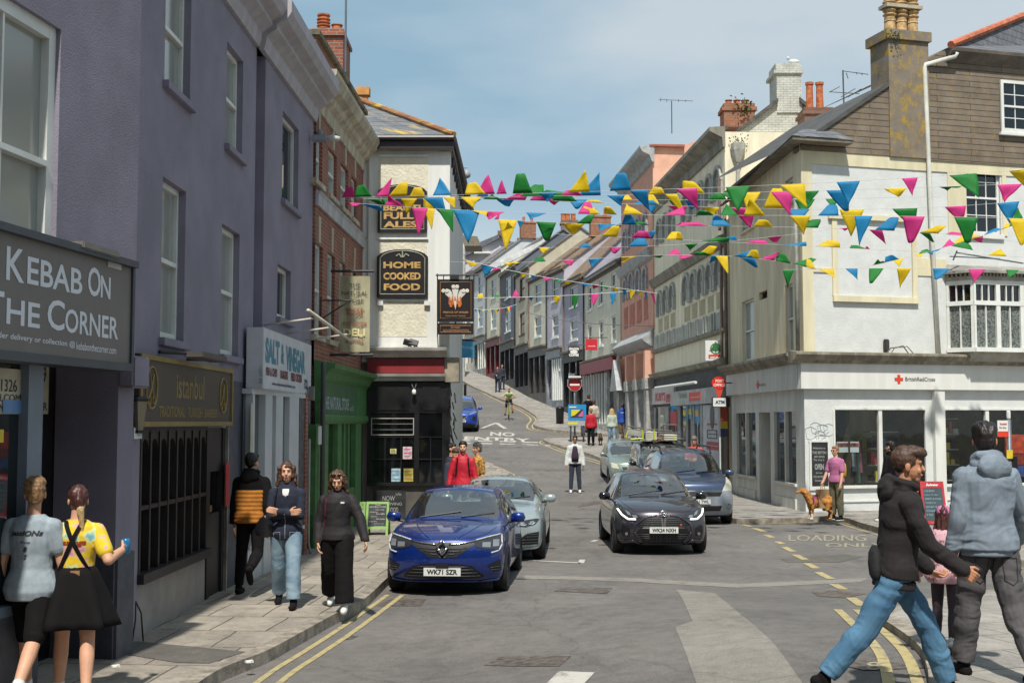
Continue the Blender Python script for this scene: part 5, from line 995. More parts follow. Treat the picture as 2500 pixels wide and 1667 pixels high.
RL=mat('ruby_lettering','#b5303a',.5,var=0); revtext(s2,FA,.125,"RUBY'S",ZA(178,0)[0],ZA(288,0)[0],955,z3+.12,z4-.2,RL,.04); revtext(s2,FA,.125,'SUPER DRY CLEAN',ZA(292,0)[0],ZA(405,0)[0],955,z4-.62,z4-.3,RL,.05,'small_lettering'); revtext(s2,FA,.125,'alterations',ZA(305,0)[0],ZA(405,0)[0],955,z3+.2,z3+.4,RL,.0,'small_lettering')
mb=MB(); mb.box(0,0,0,0,0,0); mb=MB()
for x0,x1,y0 in ((165,185,400),(290,325,400),(420,455,395),(515,535,390),(585,605,390),(665,695,385)):a,b=sorted((FA.hit(ZA(x0,0)[0],1050,.1)[0],FA.hit(ZA(x1,0)[0],1050,.1)[0])); fbox(mb,FA,a,b,.6,z0_-.02,.02,.1)
mb.build('shopfront_frame',mat('pale_frame','#8f9090',.5,var=.3,scale=1),AB)
mb=MB(); a,b=sorted((FA.hit(ZA(185,0)[0],1050)[0],FA.hit(ZA(665,0)[0],1050)[0])); mb.quad(FA.P(a,.9,.05),FA.P(b,.9,.05),FA.P(b,z0_,.05),FA.P(a,z0_,.05)); mb.build('shop_window',SGL,AB)
for nm,cc,x0,x1,y0,y1 in (('window_poster','#3f8fc4',540,580,395,550),('window_poster','#c9c02a',545,575,440,500),('window_poster','#3f8fc4',610,660,395,600),('window_poster','#d0a53a',612,655,450,520),('window_poster','#b8262c',345,415,470,615)):
 mb=MB(); a,b=sorted((FA.hit(ZA(x0,0)[0],1000,.06)[0],FA.hit(ZA(x1,0)[0],1000,.06)[0])); dd={'#c9c02a':.07,'#d0a53a':.07}.get(cc,.06); fbox(mb,FA,a,b,az(*ZA(x0,y1)),az(*ZA(x0,y0)),dd,dd+.008); mb.build(nm,mat('wp'+cc,cc,.5,var=.15),AB)
pn=thing('notice_board','tall white notice panel with red bands beside the cash machine','notice board',FA.P(.9,.2,.1)); a,b=sorted((FA.hit(ZA(700,0)[0],1050,.12)[0],FA.hit(ZA(872,0)[0],1050,.12)[0])); mb=MB(); fbox(mb,FA,a,b,.3,az(*ZA(790,395)),.02,.12); mb.build('panel',mat('notice_white','#b5b3b6',.5),pn)
zp= lambda y:az(ZA(790,0)[0],ZA(0,y)[1])
mb=MB(); m_=(a+b)/2; cz=zp(520); fpoly(mb,FA,[(lerp(a,b,.38)+.3*math.cos(t/20*6.283),cz+.42*math.sin(t/20*6.283)) for t in range(20)],.12,.13); mb.build('round_logo',BLACK,pn)
mb=MB(); fbox(mb,FA,lerp(a,b,.02),lerp(a,b,.75),zp(832),zp(795),.12,.13); fbox(mb,FA,lerp(a,b,.02),lerp(a,b,.75),zp(880),zp(842),.12,.13); fbox(mb,FA,lerp(a,b,.1),lerp(a,b,.72),zp(615),zp(598),.12,.13); mb.build('red_band',mat('notice_red','#a52a3c',.5,var=0),pn)
P=[(lerp(a,b,.1),zp(670)),(lerp(a,b,.7),zp(670)),(lerp(a,b,.7),zp(755)),(lerp(a,b,.1),zp(755)),(lerp(a,b,.1),zp(670))]; mb=MB(); mb.tube([FA.P(u,z,.13) for u,z in P],.012,4); mb.tube([FA.P(lerp(a,b,.1),zp(712),.13),FA.P(lerp(a,b,.7),zp(712),.13)],.01,4); mb.build('line_box',MC['dark_lettering'],pn)
YW=37.6; FW=Fac((at(1772,1000,YW).x,YW),(at(1788,1000,YW).x,YW)); mb=MB(); wz= lambda y:FW.hit(1780,y)[1]
bn2=thing('feather_flag','orange yellow and navy vertical banner by the cash machine','banner',FW.P(0,H,0))
for cc,y0,y1 in (('#a5462f',994,1028),('#c9a52a',1028,1046),('#3a3f66',1046,1066)):mb=MB(); u0,u1=FW.hit(1759,1000)[0],FW.hit(1776,1000)[0]; fbox(mb,FW,u0,u1,wz(y1),wz(y0),-.02,0); mb.build('cloth',mat('ff'+cc,cc,.7,var=.1),bn2)
mb=MB(); mb.tube([FW.P(FW.hit(1757,1000)[0],H,-.01),FW.P(FW.hit(1757,1000)[0],wz(985),-.01)],.02,6); mb.build('pole',WHITE,bn2)
mb=MB(); mb.tube([FA.P(au(ZA(820,0)[0],920),az(*ZA(810,150)),.6),FA.P(au(ZA(350,0)[0],920),az(*ZA(350,210)),.6)],.05,8); tag(mb.build('sign_light',WHITE),'long white light tube above the store fascia','light')
def plate(x0,x1,y0,y1,Y,th=.08):F=Fac((at(x0,y0,Y).x,Y),(at(x1,y0,Y).x,Y)); return F,F.hit(x0,y1)[1],F.hit(x0,y0)[1]
F_,z0,z1=plate(1722,1770,831,881,38.6); t=thing('projecting_sign','white square sign with green fir tree ring and SPAR band','sign',F_.P(F_.L,z0,0)); mb=MB(); fbox(mb,F_,0,F_.L,z0,z1,-.1,0); mb.build('panel',mat('sign_white','#d2d4d0',.5,var=0),t,bevel=.01)
GS=mat('sign_green','#2f6b3a',.5,var=0); c_=F_.L*.52; zc_=lerp(z0,z1,.6); mb=MB(); rr=F_.L*.28; P=[(math.cos(k/24*6.2832),math.sin(k/24*6.2832)) for k in range(24)]
for i in range(24):(a,b),(c,d)=P[i],P[(i+1)%24]; fpoly(mb,F_,[(c_+a*rr,zc_+b*rr),(c_+c*rr,zc_+d*rr),(c_+c*rr*.83,zc_+d*rr*.83),(c_+a*rr*.83,zc_+b*rr*.83)],0,.01)
mb.build('ring',GS,t); mb=MB()
for k,(w_,zz_) in enumerate(((.1,.25),(.15,.02),(.2,-.22))):fpoly(mb,F_,[(c_-w_,zc_+zz_*rr*1.6),(c_+w_,zc_+zz_*rr*1.6),(c_,zc_+zz_*rr*1.6+.16)],.0,.012+k*.002)
fbox(mb,F_,c_-.02,c_+.02,zc_-rr*.7,zc_-rr*.3,0,.01); mb.build('fir_tree',GS,t); mb=MB(); fbox(mb,F_,F_.L*.15,F_.L*.9,z0+.08,z0+.2,0,.008); mb.build('red_band',MC['store_red'],t); lettering(t,F_,.011,[('SPAR',1733,870.5,874.5,1764,.05)],LW); mb=MB(); mb.tube([F_.P(F_.L,z1-.1,-.05),F_.P(F_.L+.25,z1-.1,-.05)],.02,6); mb.build('bracket',IRON,t)
F_,z0,z1=plate(1738,1773,919,950,37.0); t=thing('projecting_sign','red oval Post Office sign above the cash machine sign','sign',F_.P(F_.L,z0,0)); c_,zc_=F_.L/2,(z0+z1)/2
mb=MB(); mb.prism([F_.P(c_+F_.L/2*math.cos(k/28*6.2832),zc_+(z1-z0)/2*math.sin(k/28*6.2832),-.06) for k in range(28)],[F_.P(c_+F_.L/2*math.cos(k/28*6.2832),zc_+(z1-z0)/2*math.sin(k/28*6.2832),0) for k in range(28)]); mb.build('panel',mat('post_red','#cf2a1a',.4,var=0),t)
lettering(t,F_,.003,[('POST',1747,926,933,1768,.03),('OFFICE',1742,936,943,1771,.03)],LW); mb=MB(); fpoly(mb,F_,[(c_-.12,z0),(c_+.12,z0),(c_+.03,z0-.25),(c_-.03,z0-.25)],-.04,-.01); mb.build('tail',MC['store_red'],t); mb=MB(); mb.tube([F_.P(F_.L,zc_,-.03),F_.P(F_.L+.2,zc_,-.03)],.02,6); mb.build('bracket',IRON,t)
F_,z0,z1=plate(1740,1774,971,992,37.0); t=thing('projecting_sign','white ATM box sign with black edge','sign',F_.P(F_.L,z0,0)); mb=MB(); fbox(mb,F_,-.02,F_.L+.1,z0-.02,z1+.02,-.15,-.005); mb.build('box',BLACK,t,bevel=.01); mb=MB(); fbox(mb,F_,0.01,F_.L-.02,z0,z1,-.005,0); mb.build('panel',MC['sign_white'],t); lettering(t,F_,.003,[('ATM',1746,977,986,1769,.05)],NV)
##  white brick gable house behind the arcade, and other roofs
WBR=brick('white_painted_brick','#bfc0b6','#c6c6bd','#8f9087',.23,.08,.008,.3)
def far_quad(name,pts,m,th=.4,parent=None,label=None,cat=None):
 P=[at(*p) for p in pts]; n=(P[1]-P[0]).cross(P[2]-P[0]).normalized()
 if n.y>0:n=-n
 mb=MB(); mb.prism(P,[p-n*th for p in P]); o=mb.build(name,m,parent)
 if label:tag(o,label,cat)
 return o
WG=thing('white_gable_house','tall white painted brick gable house with white chimney','building',Vector((9.2,45,g(45))))
Yg=41.0; Zg= lambda x,y:(1500+x/3.137,100+y/3.137)
far_quad('wall',[Zg(870,1120)+(Yg,),Zg(870,735)+(Yg,),Zg(1255,440)+(Yg,),Zg(1420,430)+(Yg,),Zg(1620,600)+(Yg,),Zg(1620,1120)+(Yg,)],WBR,8,WG)
c=at(*Zg(1330,300),Yg+.6); a,b=at(*Zg(1240,300),Yg).x,at(*Zg(1430,300),Yg).x; zb_,zt_=at(*Zg(1330,440),Yg).z,at(*Zg(1330,255),Yg).z; cz=at(*Zg(1330,172),Yg).z
mb=MB(); mb.box(a,b,Yg-.05,Yg+1.1,zb_-.5,zt_); mb.box(a-.1,b+.05,Yg-.12,Yg+1.2,zt_,lerp(zt_,cz,.3)); mb.box(a-.02,b,Yg-.05,Yg+1.1,lerp(zt_,cz,.3),lerp(zt_,cz,.8)); mb.box(a-.02,b-.05,Yg,Yg+1.1,lerp(zt_,cz,.8),cz); ch_=mb.build('chimney',WBR,WG)
mb=MB();
A1,A2=at(*Zg(860,740),Yg-.15),at(*Zg(1255,435),Yg-.15); mb.add([A1,A2,A2+Vector((0,8,0)),A1+Vector((0,8,0))],[(0,1,2,3)]); A3,A4=at(*Zg(1420,430),Yg-.15),at(*Zg(1660,620),Yg-.15); mb.add([A3,A4,A4+Vector((0,8,0)),A3+Vector((0,8,0))],[(0,1,2,3)])
for a,b in ((A1,A2),(A3,A4)):mb.prism([a,b,b+Vector((0,0,-.14)),a+Vector((0,0,-.14))],[a+Vector((0,.3,0)),b+Vector((0,.3,0)),b+Vector((0,.3,-.14)),a+Vector((0,.3,-.14))])
mb.build('roof',mat('slate_edge','#4f4c49',.8,var=.25,scale=5),WG)
gull=thing('gull','small white gull sitting on the white chimney','bird',at(*Zg(1375,168),Yg+.3)); c=at(*Zg(1375,160),Yg+.3); mb=MB(); mb.lathe(c,[(.01,-.2),(.08,-.1),(.09,.02),(.05,.14),(.01,.22)],10,ax=Matrix.Rotation(math.pi/2,3,'Y')); mb.lathe(c+Vector((-.2,0,.1)),[(.01,-.06),(.05,0),(.045,.05),(.01,.08)],10); mb.build('body',mat('gull_white','#cfcfcb',.7),gull,smooth=True)
def brick_chimney(label,x0,x1,ytop,ybot,Y,m,pots,potw,poth,cat='chimney',potm=None):
 t=thing('chimney_stack',label,cat,at((x0+x1)/2,ybot,Y)); a,b=at(x0,ytop,Y).x,at(x1,ytop,Y).x; z1,z0=at(x0,ytop,Y).z,at(x0,ybot,Y).z; mb=MB(); h_=(b-a)*.12
 mb.box(a,b,Y,Y+1.0,z0,z1-h_*2); mb.box(a-h_*.5,b+h_*.5,Y-.06,Y+1.06,z1-h_*2,z1-h_); mb.box(a,b,Y,Y+1,z1-h_,z1); mb.build('stack',m,t)
 for x in pots:MB().lathe(Vector((at(x,ytop,Y).x,Y+.5,z1)),[(potw,0),(potw*.85,poth*.9),(potw*1.1,poth*.92),(potw*1.1,poth),(potw*.6,poth)],12).build('chimney_pot',potm or TERR,t)
 return t
B2m=brick('orange_brick','#8e5236','#9e6242','#8b7c6a'); B3m=brick('weathered_brick','#7a5648','#886252','#77695c')
brick_chimney('brick chimney with two tall orange pots right of the white gable',1964,2034,262,345,39.5,B3m,(1986,2011),.13,.95)
brick_chimney('orange brick chimney with three short pots and a weed',1767,1843,252,310,52,B2m,(1784,1804,1826),.15,.25)
tuft('weed',at(1815,262,51.9),.45,90,'dark weed growing on the side of the orange brick chimney',seed=8)
far_quad('roof_slope',[(1760,312,53),(1775,306,53),(1860,345,53),(1775,380,53),(1690,350,53)],MC['slate_edge'],1,None,'grey slate roof below the orange brick chimney','roof')
def aerial(label,mast,els,Y):
 mb=MB(); mb.tube([at(*mast[0],Y),at(*mast[1],Y)],.025,6)
 for a,b in els:mb.tube([at(*a,Y),at(*b,Y)],.014,5)
 tag(mb.build('aerial',mat('aerial_metal','#5e5a56',.6,metal=.3)),label,'aerial')
Zr= lambda x,y:(1900+x/3.137,y/3.137)
aerial('tv aerial with many bars between chimney and slate gable',(Zr(495,540),Zr(505,880)),[(Zr(490,545),Zr(690,572)),(Zr(520,560),Zr(535,605)),(Zr(390,708),Zr(470,665)),(Zr(480,745),Zr(590,680)),(Zr(535,745),Zr(635,682)),(Zr(390,705),Zr(620,720)),(Zr(480,810),Zr(590,820)),(Zr(515,795),Zr(520,825)),(Zr(535,795),Zr(540,825)),(Zr(600,555),Zr(602,572)),(Zr(640,560),Zr(642,578))],38)
aerial('tall thin tv aerial above the pink house',(Zg(438,460),Zg(440,710)),[(Zg(340,450),Zg(600,462)),(Zg(355,440),Zg(352,465)),(Zg(400,448),Zg(402,470)),(Zg(490,450),Zg(490,468)),(Zg(545,453),Zg(545,468))],54)
##  pink arched building
FPk=Fac((5.87,50.6),(5.25,58.6)); PB=thing('pink_building','pink rendered building with tall blind arches and grey cornices','building',(6.6,54,g(54)))
PINK=mat('pink_render','#d09c88',.85,var=.08,scale=2.5); PINK2=mat('pale_pink_render','#d0a08a',.85,var=.07,scale=2); PGR=mat('pink_house_trim','#9fa2a2',.7,var=.15,scale=5)
pu= lambda x,y=700:FPk.hit(x,y)[0]; pz= lambda x,y:FPk.hit(x,y)[1]; ztp=(pz(1595,387)+pz(1525,425))/2
mb=MB(); fbox(mb,FPk,0,FPk.L,0,ztp,-9,0); mb.build('wall',PINK,PB)
far_quad('gable_wall',[(1594,800,50.4),(1594,355,50.4),(1670,355,50.4),(1740,330,50.4),(1745,800,50.4)],PINK2,.3,PB)
far_quad('gable_coping',[(1586,356,50.2),(1586,352,50.2),(1672,353,50.2),(1672,359,50.2)],mat('dark_pink_coping','#9c5a48',.8),.5,PB)
far_quad('roof_edge',[(1685,365,50.2),(1775,306,50.2),(1777,314,50.2),(1690,371,50.2)],MC['slate_edge'],3,PB)
mb=MB(); fprof(mb,FPk,-.35,FPk.L,[(0,-.6),(.1,-.55),(.2,-.3),(.5,-.15),(.6,0),(.6,.1),(0,.12)],ztp);
zb1=(pz(*Z4(460,370))+pz(*Z4(200,525)))/2; fprof(mb,FPk,0,FPk.L,[(0,-.3),(.15,-.2),(.25,0),(.3,.15),(0,.2)],zb1); zb2=(pz(*Z4(450,1060))+pz(*Z4(200,1115)))/2; fprof(mb,FPk,0,FPk.L,[(0,-.25),(.15,-.2),(.45,0),(.5,.1),(0,.55)],zb2)
zb3=pz(*Z4(400,1380)); fprof(mb,FPk,0,FPk.L,[(0,-.2),(.15,-.2),(.2,.1),(0,.15)],zb3); mb.build('cornice',PGR,PB)
zsp=pz(*Z4(350,590)); sp=[tuple(sorted((pu(Z4(x0,0)[0],690),pu(Z4(x1,0)[0],690)))) for x0,x1 in ((385,412),(330,362),(275,310),(232,258))]
arches(FPk,sp,zsp,PB,mat('mauve_recess','#8d7b84',.8,var=.1),PGR); arches(FPk,sp,pz(1585,540),PB,MC['mauve_recess'],PGR)
mb=MB()
for a,b in sp:
 fbox(mb,FPk,a-.05,b+.05,zb2+1.0,zsp-.8,0,.015)
mb.build('blind_panel',mat('deep_pink','#b5705c',.85,var=.15),PB)
mb=MB()
for x in (1475,1500+20,1567,1590): pass
for u in (.3,2.5,4.8,7.2):fbox(mb,FPk,u-.3,u+.3,g(54),zb3-.2,0,.35); fbox(mb,FPk,u-.35,u+.35,zb3-.2,zb3+.25,0,.42)
mb.build('pilaster',mat('pale_pilaster','#a3a29d',.7,var=.2),PB)
mb=MB()
for u in (.3,2.5,4.8,7.2):fbox(mb,FPk,u-.2,u+.2,zb3+.25,zb2-.4,0,.38)
mb.build('pink_block',PINK2,PB)
mb=MB(); fbox(mb,FPk,.3,FPk.L-.3,g(54),zb3-.2,0,.05); mb.build('shop_window',SGL,PB)
mb=MB(); a,b=FPk.P(FPk.L-.5,zb2-.3,.5),FPk.P(FPk.L+.2,zb2-1.7,.6); fpoly(mb,FPk,[(6.0,zb2-1.9),(8.0,zb2-1.9),(7.0,zb2-.45)],.3,.6); mb.build('pediment',PGR,PB)
##  stepped row of hill houses
Qs=[(5.2,58.8),(4.03,68),(3.1,73),(2.2,77),(1.15,82),(.25,88),(-.86,95),(-2.09,101),(-3.29,106.5),(-4.6,111)]
def hill(i,label,wc,eave,floors,shop,roofc=0,wins=2,winm=None,roofh=2.6,shopc='#2a2a2c',wpx=None):
 a,b=Qs[i],Qs[i+1]; F=Fac(a,b,toward=(-6,a[1]-20)); gz=min(g(a[1]),g(b[1])); t=thing('hill_house',label,'building',F.P(F.L/2,gz,0),'houses stepping up the hill')
 m=mat('hill_%d'%i,wc,.85,var=.06,scale=2.0,bump=.12); z1=F.hit(eave[0],eave[1])[1]; hs=[]; sh=shop+gz+.5
 fl_=[(lerp(sh+.35,z1,(k+.18)/floors),lerp(sh+.35,z1,(k+.80)/floors)) for k in range(floors)]
 for k in range(wins):
  c_=F.L*(k+.5)/wins
  for z0,z2 in fl_:hs.append((c_-F.L*.17/wins*1.1,c_+F.L*.17/wins*1.1,z0,z2))
 mb=MB(); wall(mb,F,0,F.L,sh,z1,hs,rev=.12); fbox(mb,F,0.01,F.L-.01,gz-1,z1,-7,-.45)
 mb.quad(F.P(0,gz-1,0),F.P(0,z1,0),F.P(0,z1,-7),F.P(0,gz-1,-7)); mb.add([F.P(0,z1,0),F.P(0,z1+roofh,-3.5),F.P(0,z1,-7)],[(0,1,2)]); mb.build('wall',m,t)
 for h_ in hs:window(t,F,h_,rec=.11,fw=.09,sill=.1,gm=GLD if winm else GLASS,fm=winm)
 rm=[brick('hill_slate','#77757a','#86837f','#5a5856',.3,.2,.01,.4),brick('brown_roof','#776658','#857465','#4a3a30',.3,.2,.01,.4,lich=[('#a07a2a',2,.55,.62)])][roofc]
 mb=MB(); ov=.25
 for s0,s1 in ((ov,-3.5),(-3.5,-7.2)):za=z1-ov*roofh/3.5 if s0>0 else z1+roofh; zb=z1+roofh if s1==-3.5 else z1; mb.prism([F.P(-.12,za,s0),F.P(F.L+.02,za,s0),F.P(F.L+.02,zb,s1),F.P(-.12,zb,s1)],[F.P(-.12,za+.12,s0),F.P(F.L+.02,za+.12,s0),F.P(F.L+.02,zb+.12,s1),F.P(-.12,zb+.12,s1)])
 mb.build('roof',rm,t)
 if i in (3,7):
  mb=MB(); c_=F.P(.05,z1+roofh,-3.5); A3_=F.ax(); mb.obox(c_+Vector((0,0,.35)),A3_,.5,1.3,1.3); mb.obox(c_+Vector((0,0,1.0)),A3_,.6,1.4,.12); cs_=mb.build('chimney',[B3m,B2m][i%2],t)
  for q in (-.35,.35):MB().lathe(c_+F.n*q+Vector((0,0,1.06)),[(.12,0),(.1,.4),(.13,.42),(.08,.45)],8).build('chimney_pot',TERR,cs_)
 mb=MB(); mb.tube([F.P(F.L-.12,sh,.08),F.P(F.L-.12,z1,.08)],.05,6); mb.build('downpipe',[IRON,MC['pipe_1782']][i%2],t)
 mb=MB(); fprof(mb,F,-.1,F.L,[(0,-.2),(.06,-.2),(.1,-.06),(.22,0),(.24,.12),(0,.14)],z1-.08); mb.build('gutter',mat('hill_gutter','#5a554e',.7),t)
 sc_=mat('shop_'+shopc,shopc,.5,var=.2); mb=MB(); fbox(mb,F,0,F.L,sh-.55,sh,-.3,.1); fbox(mb,F,0,F.L,gz-.6,gz+.9,-.4,.05); n=3
 for k in range(n+1):u=lerp(.08,F.L-.08,k/n); fbox(mb,F,u-.08,u+.08,gz-.6,sh-.5,-.3,.06)
 mb.build('shopfront',sc_,t); mb=MB(); fprof(mb,F,-.05,F.L+.05,[(0,0),(.3,0),(.32,.1),(0,.16)],sh); mb.build('shop_cornice',MC['stone_cornice'],t)
 mb=MB(); mb.quad(F.P(.1,gz,-.1),F.P(F.L-.1,gz,-.1),F.P(F.L-.1,sh-.5,-.1),F.P(.1,sh-.5,-.1)); mb.build('shop_window',GLD,t)
 return t,F,sh,gz,z1
h0=hill(0,'cream hill house with dark red shop fascia and tall white shop mullions','#cbc8b6',(1489,650),2,3.6,0,3,shopc='#c9c9c4')
h1=hill(1,'lavender blue hill house above the coffee sign','#9a9aa6',(1400,682),2,3.5,1,1,roofh=3.4)
h2=hill(2,'blue grey narrow hill house with silver shop sign','#adacb6',(1357,660),2,3.4,1,1,shopc='#8f9398')
h3=hill(3,'cream hill house with plain grey shop fascia','#c6c4b2',(1310,676),2,3.3,1,1,shopc='#4a4744')
h4=hill(4,'drab cream house with brown framed windows','#b0ab98',(1270,664),2,3.2,0,1,winm=mat('brown_frames','#4a2e28',.6))
h5=hill(5,'dark slate grey painted hill house','#5c636c',(1240,660),2,3.2,0,1)
h6=hill(6,'pale cream hill house over the dark red shopfront','#c8c6b4',(1205,664),2,3.1,0,1,shopc='#6a2024')
h7=hill(7,'light grey hill house with white shop bars','#bcc0c2',(1175,655),2,3.0,0,1,shopc='#8f8f8a')
h8=hill(8,'pale house farthest up the hill street','#cdcdc6',(1140,670),2,3.0,0,1,shopc='#b5b2aa')
for x0,y0,x1,y1,Y,c_ in ((1219,642,1369,570,98,'#bfc0be'),):
 far_quad('white_verge',[(1219,636,92),(1363,568,92),(1369,578,92),(1224,650,92)],mat('white_verge','#c3c4c2',.6),.3,None,'long white painted roof verge above the hill houses','roof verge')
t,F,sh,gz,z1=h0; mb=MB(); fbox(mb,F,.5,F.L-.3,sh-.65,sh-.05,.1,.35); mb.build('red_fascia',mat('maroon_fascia','#7d2a35',.5,var=.1),t)
mb=MB(); n=9
for k in range(n):u=lerp(F.L*.35,F.L-.4,k/(n-1)); fbox(mb,F,u-.05,u+.05,gz+.8,sh-.7,.05,.14)
mb.build('shop_mullion',WHITE,t)
for (t,F,sh,gz,z1),k in ((h2,5),(h7,4)):
 mb=MB()
 for i in range(k):u=lerp(.3,F.L*.55,i/(k-1)); fbox(mb,F,u-.07,u+.07,gz+.8,sh-.6,.05,.14)
 mb.build('shop_mullion',WHITE,t)
mb=MB(); F=h2[1]; fbox(mb,F,.3,F.L*.9,h2[2]-.5,h2[2]-.05,.1,.16); mb.build('sign_panel',mat('silver_sign','#8d9196',.5),h2[0])
mb=MB(); F=h1[1]; sh=h1[2]; lettering(h1[0],F,.12,[('Pilot',1388,911,920,1403,.02)],LW); p_=F.P(F.L-.5,sh-3.2,.02)
def hang_sign(x0,x1,y0,y1,Y,label,cc,rows,lm):
 F,z0,z1=plate(x0,x1,y0,y1,Y); t=thing('hanging_sign',label,'sign',F.P(F.L/2,z0,0)); mb=MB(); fbox(mb,F,0,F.L,z0,z1,-.06,0); mb.build('board',mat('hs'+cc,cc,.5,var=0),t); lettering(t,F,.005,rows,lm); mb=MB(); mb.tube([F.P(-.05,z1+.06,-.03),F.P(F.L+.5,z1+.06,-.03)],.02,5); mb.build('bracket',IRON,t); return t,F
tt,F_=hang_sign(1387,1415,845,872,62,'black and white coffee sign with an eye','#1f1f22',[('DRAGON',1389,848,855,1413,.06),('COFFEE',1389,863,870,1413,.06)],LW)
mb=MB(); u,z=F_.hit(1401,859); fpoly(mb,F_,[(u+.2*math.cos(k*.52),z+.09*math.sin(k*.52)) for k in range(12)],0,.012); mb.build('eye',LW,tt)
hang_sign(1430,1458,827,855,58,'bright red square estate sign','#b8222e',[('connells',1435,843,846,1454,.02)],LW)
LG=thing('lilac_gable_house','pale lilac gabled house at the top of the street','building',at(1200,900,118)); Z6= lambda x,y:(1090+x/6.533,540+y/6.533)
far_quad('wall',[Z6(300,1500)+(118,),Z6(300,560)+(118,),Z6(835,215)+(118,),Z6(1180,450)+(118,),Z6(1180,1500)+(118,)],mat('pale_lilac','#c0bcc4',.8,var=.05),10,LG)
far_quad('roof',[Z6(280,570)+(117.5,),Z6(300,430)+(117.5,),Z6(820,215)+(117.5,),Z6(840,270)+(117.5,)],SLATE,.6,LG); far_quad('roof',[Z6(835,215)+(117.4,),Z6(850,205)+(117.4,),Z6(1190,430)+(117.4,),Z6(1180,470)+(117.4,)],SLATE,.6,LG)
far_quad('balcony',[Z6(440,510)+(117,),Z6(440,480)+(117,),Z6(700,480)+(117,),Z6(700,510)+(117,)],WHITE,1,LG)
far_quad('chimney',[Z6(815,230)+(118,),Z6(815,150)+(118,),Z6(880,150)+(118,),Z6(880,230)+(118,)],B3m,1,LG)
brick_chimney('wide weathered stone chimney at the top of the hill',1262,1326,581,612,112,brick('stone_stack','#7d6a4e','#8d7a5c','#5c4c3a',.5,.2,.02),(),.2,.3)
brick_chimney('distant brick chimneys behind the bunting',1370,1412,537,580,100,B3m,(1376,1386,1400),.22,.6)
TW=thing('white_turret','slim white turret building behind the pub','building',at(1123,940,100)); c=at(1123,700,100); zt_=at(1123,625,100).z; r_=(at(1136,700,100).x-at(1110,700,100).x)/2
MB().lathe(Vector((c.x,100,4)),[(r_,0),(r_,zt_-4),(r_*1.05,zt_-3.9),(r_*.9,zt_-3.3),(r_*.5,zt_-2.8),(.02,zt_-2.6)],16).build('wall',mat('turret_white','#c2c3bd',.7),TW)
far_quad('tiled_roof',[(1100,600,112),(1128,574,112),(1165,577,112),(1175,600,112)],brick('grey_tiles','#7a7262','#857c6a','#5c564a',.3,.2,.02,.3),4,None,'small grey tiled roof behind the turret','roof')
far_quad('garden_wall',[(1100,930,109),(1100,840,109),(1165,850,109),(1165,935,109)],mat('turret_white','#c2c3bd',.7),.5,None,'pale wall at the top left of the hill street','wall')
mb=MB(); a,b=FA.P(FA.L-.3,az(*Z4(460,935)),.1),at(1210,735,95)
mb.tube([a.lerp(b,t/16)+Vector((0,0,-.5*math.sin(t/16*math.pi))) for t in range(17)],.02,5); tag(mb.build('overhead_wire',mat('wire_grey','#6a6a68',.6)),'thin dark wire crossing the upper street','wire')
##  vehicles
TYRE=mat('tyre_rubber','#1b1a1a',.85,var=.1); ALLOY=mat('alloy_wheel','#6f7276',.35,metal=.8,var=0); CHROME=mat('chrome','#b8babd',.18,metal=1,var=0)
TRIM=mat('black_plastic_trim','#131314',.5,var=0); CARGL=glass_mat('car_glass','#16211f',.02,see=.72,wob=.0); UNDER=mat('underbody_black','#0c0c0c',.9,var=0)
PLATE=mat('number_plate','#c9cbc6',.5,var=0); PLATET=mat('plate_letters','#131316',.5,var=0); LAMP=glass_mat('headlamp_glass','#2a2d31',.05,wob=0); LAMPI=mat('lamp_inner','#9a9ea2',.25,metal=.6,var=0)
DRL=mat('daytime_running_light','#fff8e4',.3,var=0,emit=2.2); DRLOFF=mat('light_strip_unlit','#b3b6b8',.25,var=0)
def paint_mat(n,c,rough=.28,metal=.35,coat=1.0):
 m=mat(n,c,rough,var=.05,scale=30,metal=metal,coat=coat); nt=m.node_tree; o=nt.nodes['Material Output']; p=nt.nodes['Principled BSDF']; q=nt.nodes.new('ShaderNodeBsdfDiffuse'); q.inputs[0].default_value=(.012,.012,.013,1); ge=nt.nodes.new('ShaderNodeNewGeometry'); mx=nt.nodes.new('ShaderNodeMixShader')
 nt.links.new(ge.outputs['Backfacing'],mx.inputs[0]); nt.links.new(p.outputs[0],mx.inputs[1]); nt.links.new(q.outputs[0],mx.inputs[2]); nt.links.new(mx.outputs[0],o.inputs['Surface']); return m
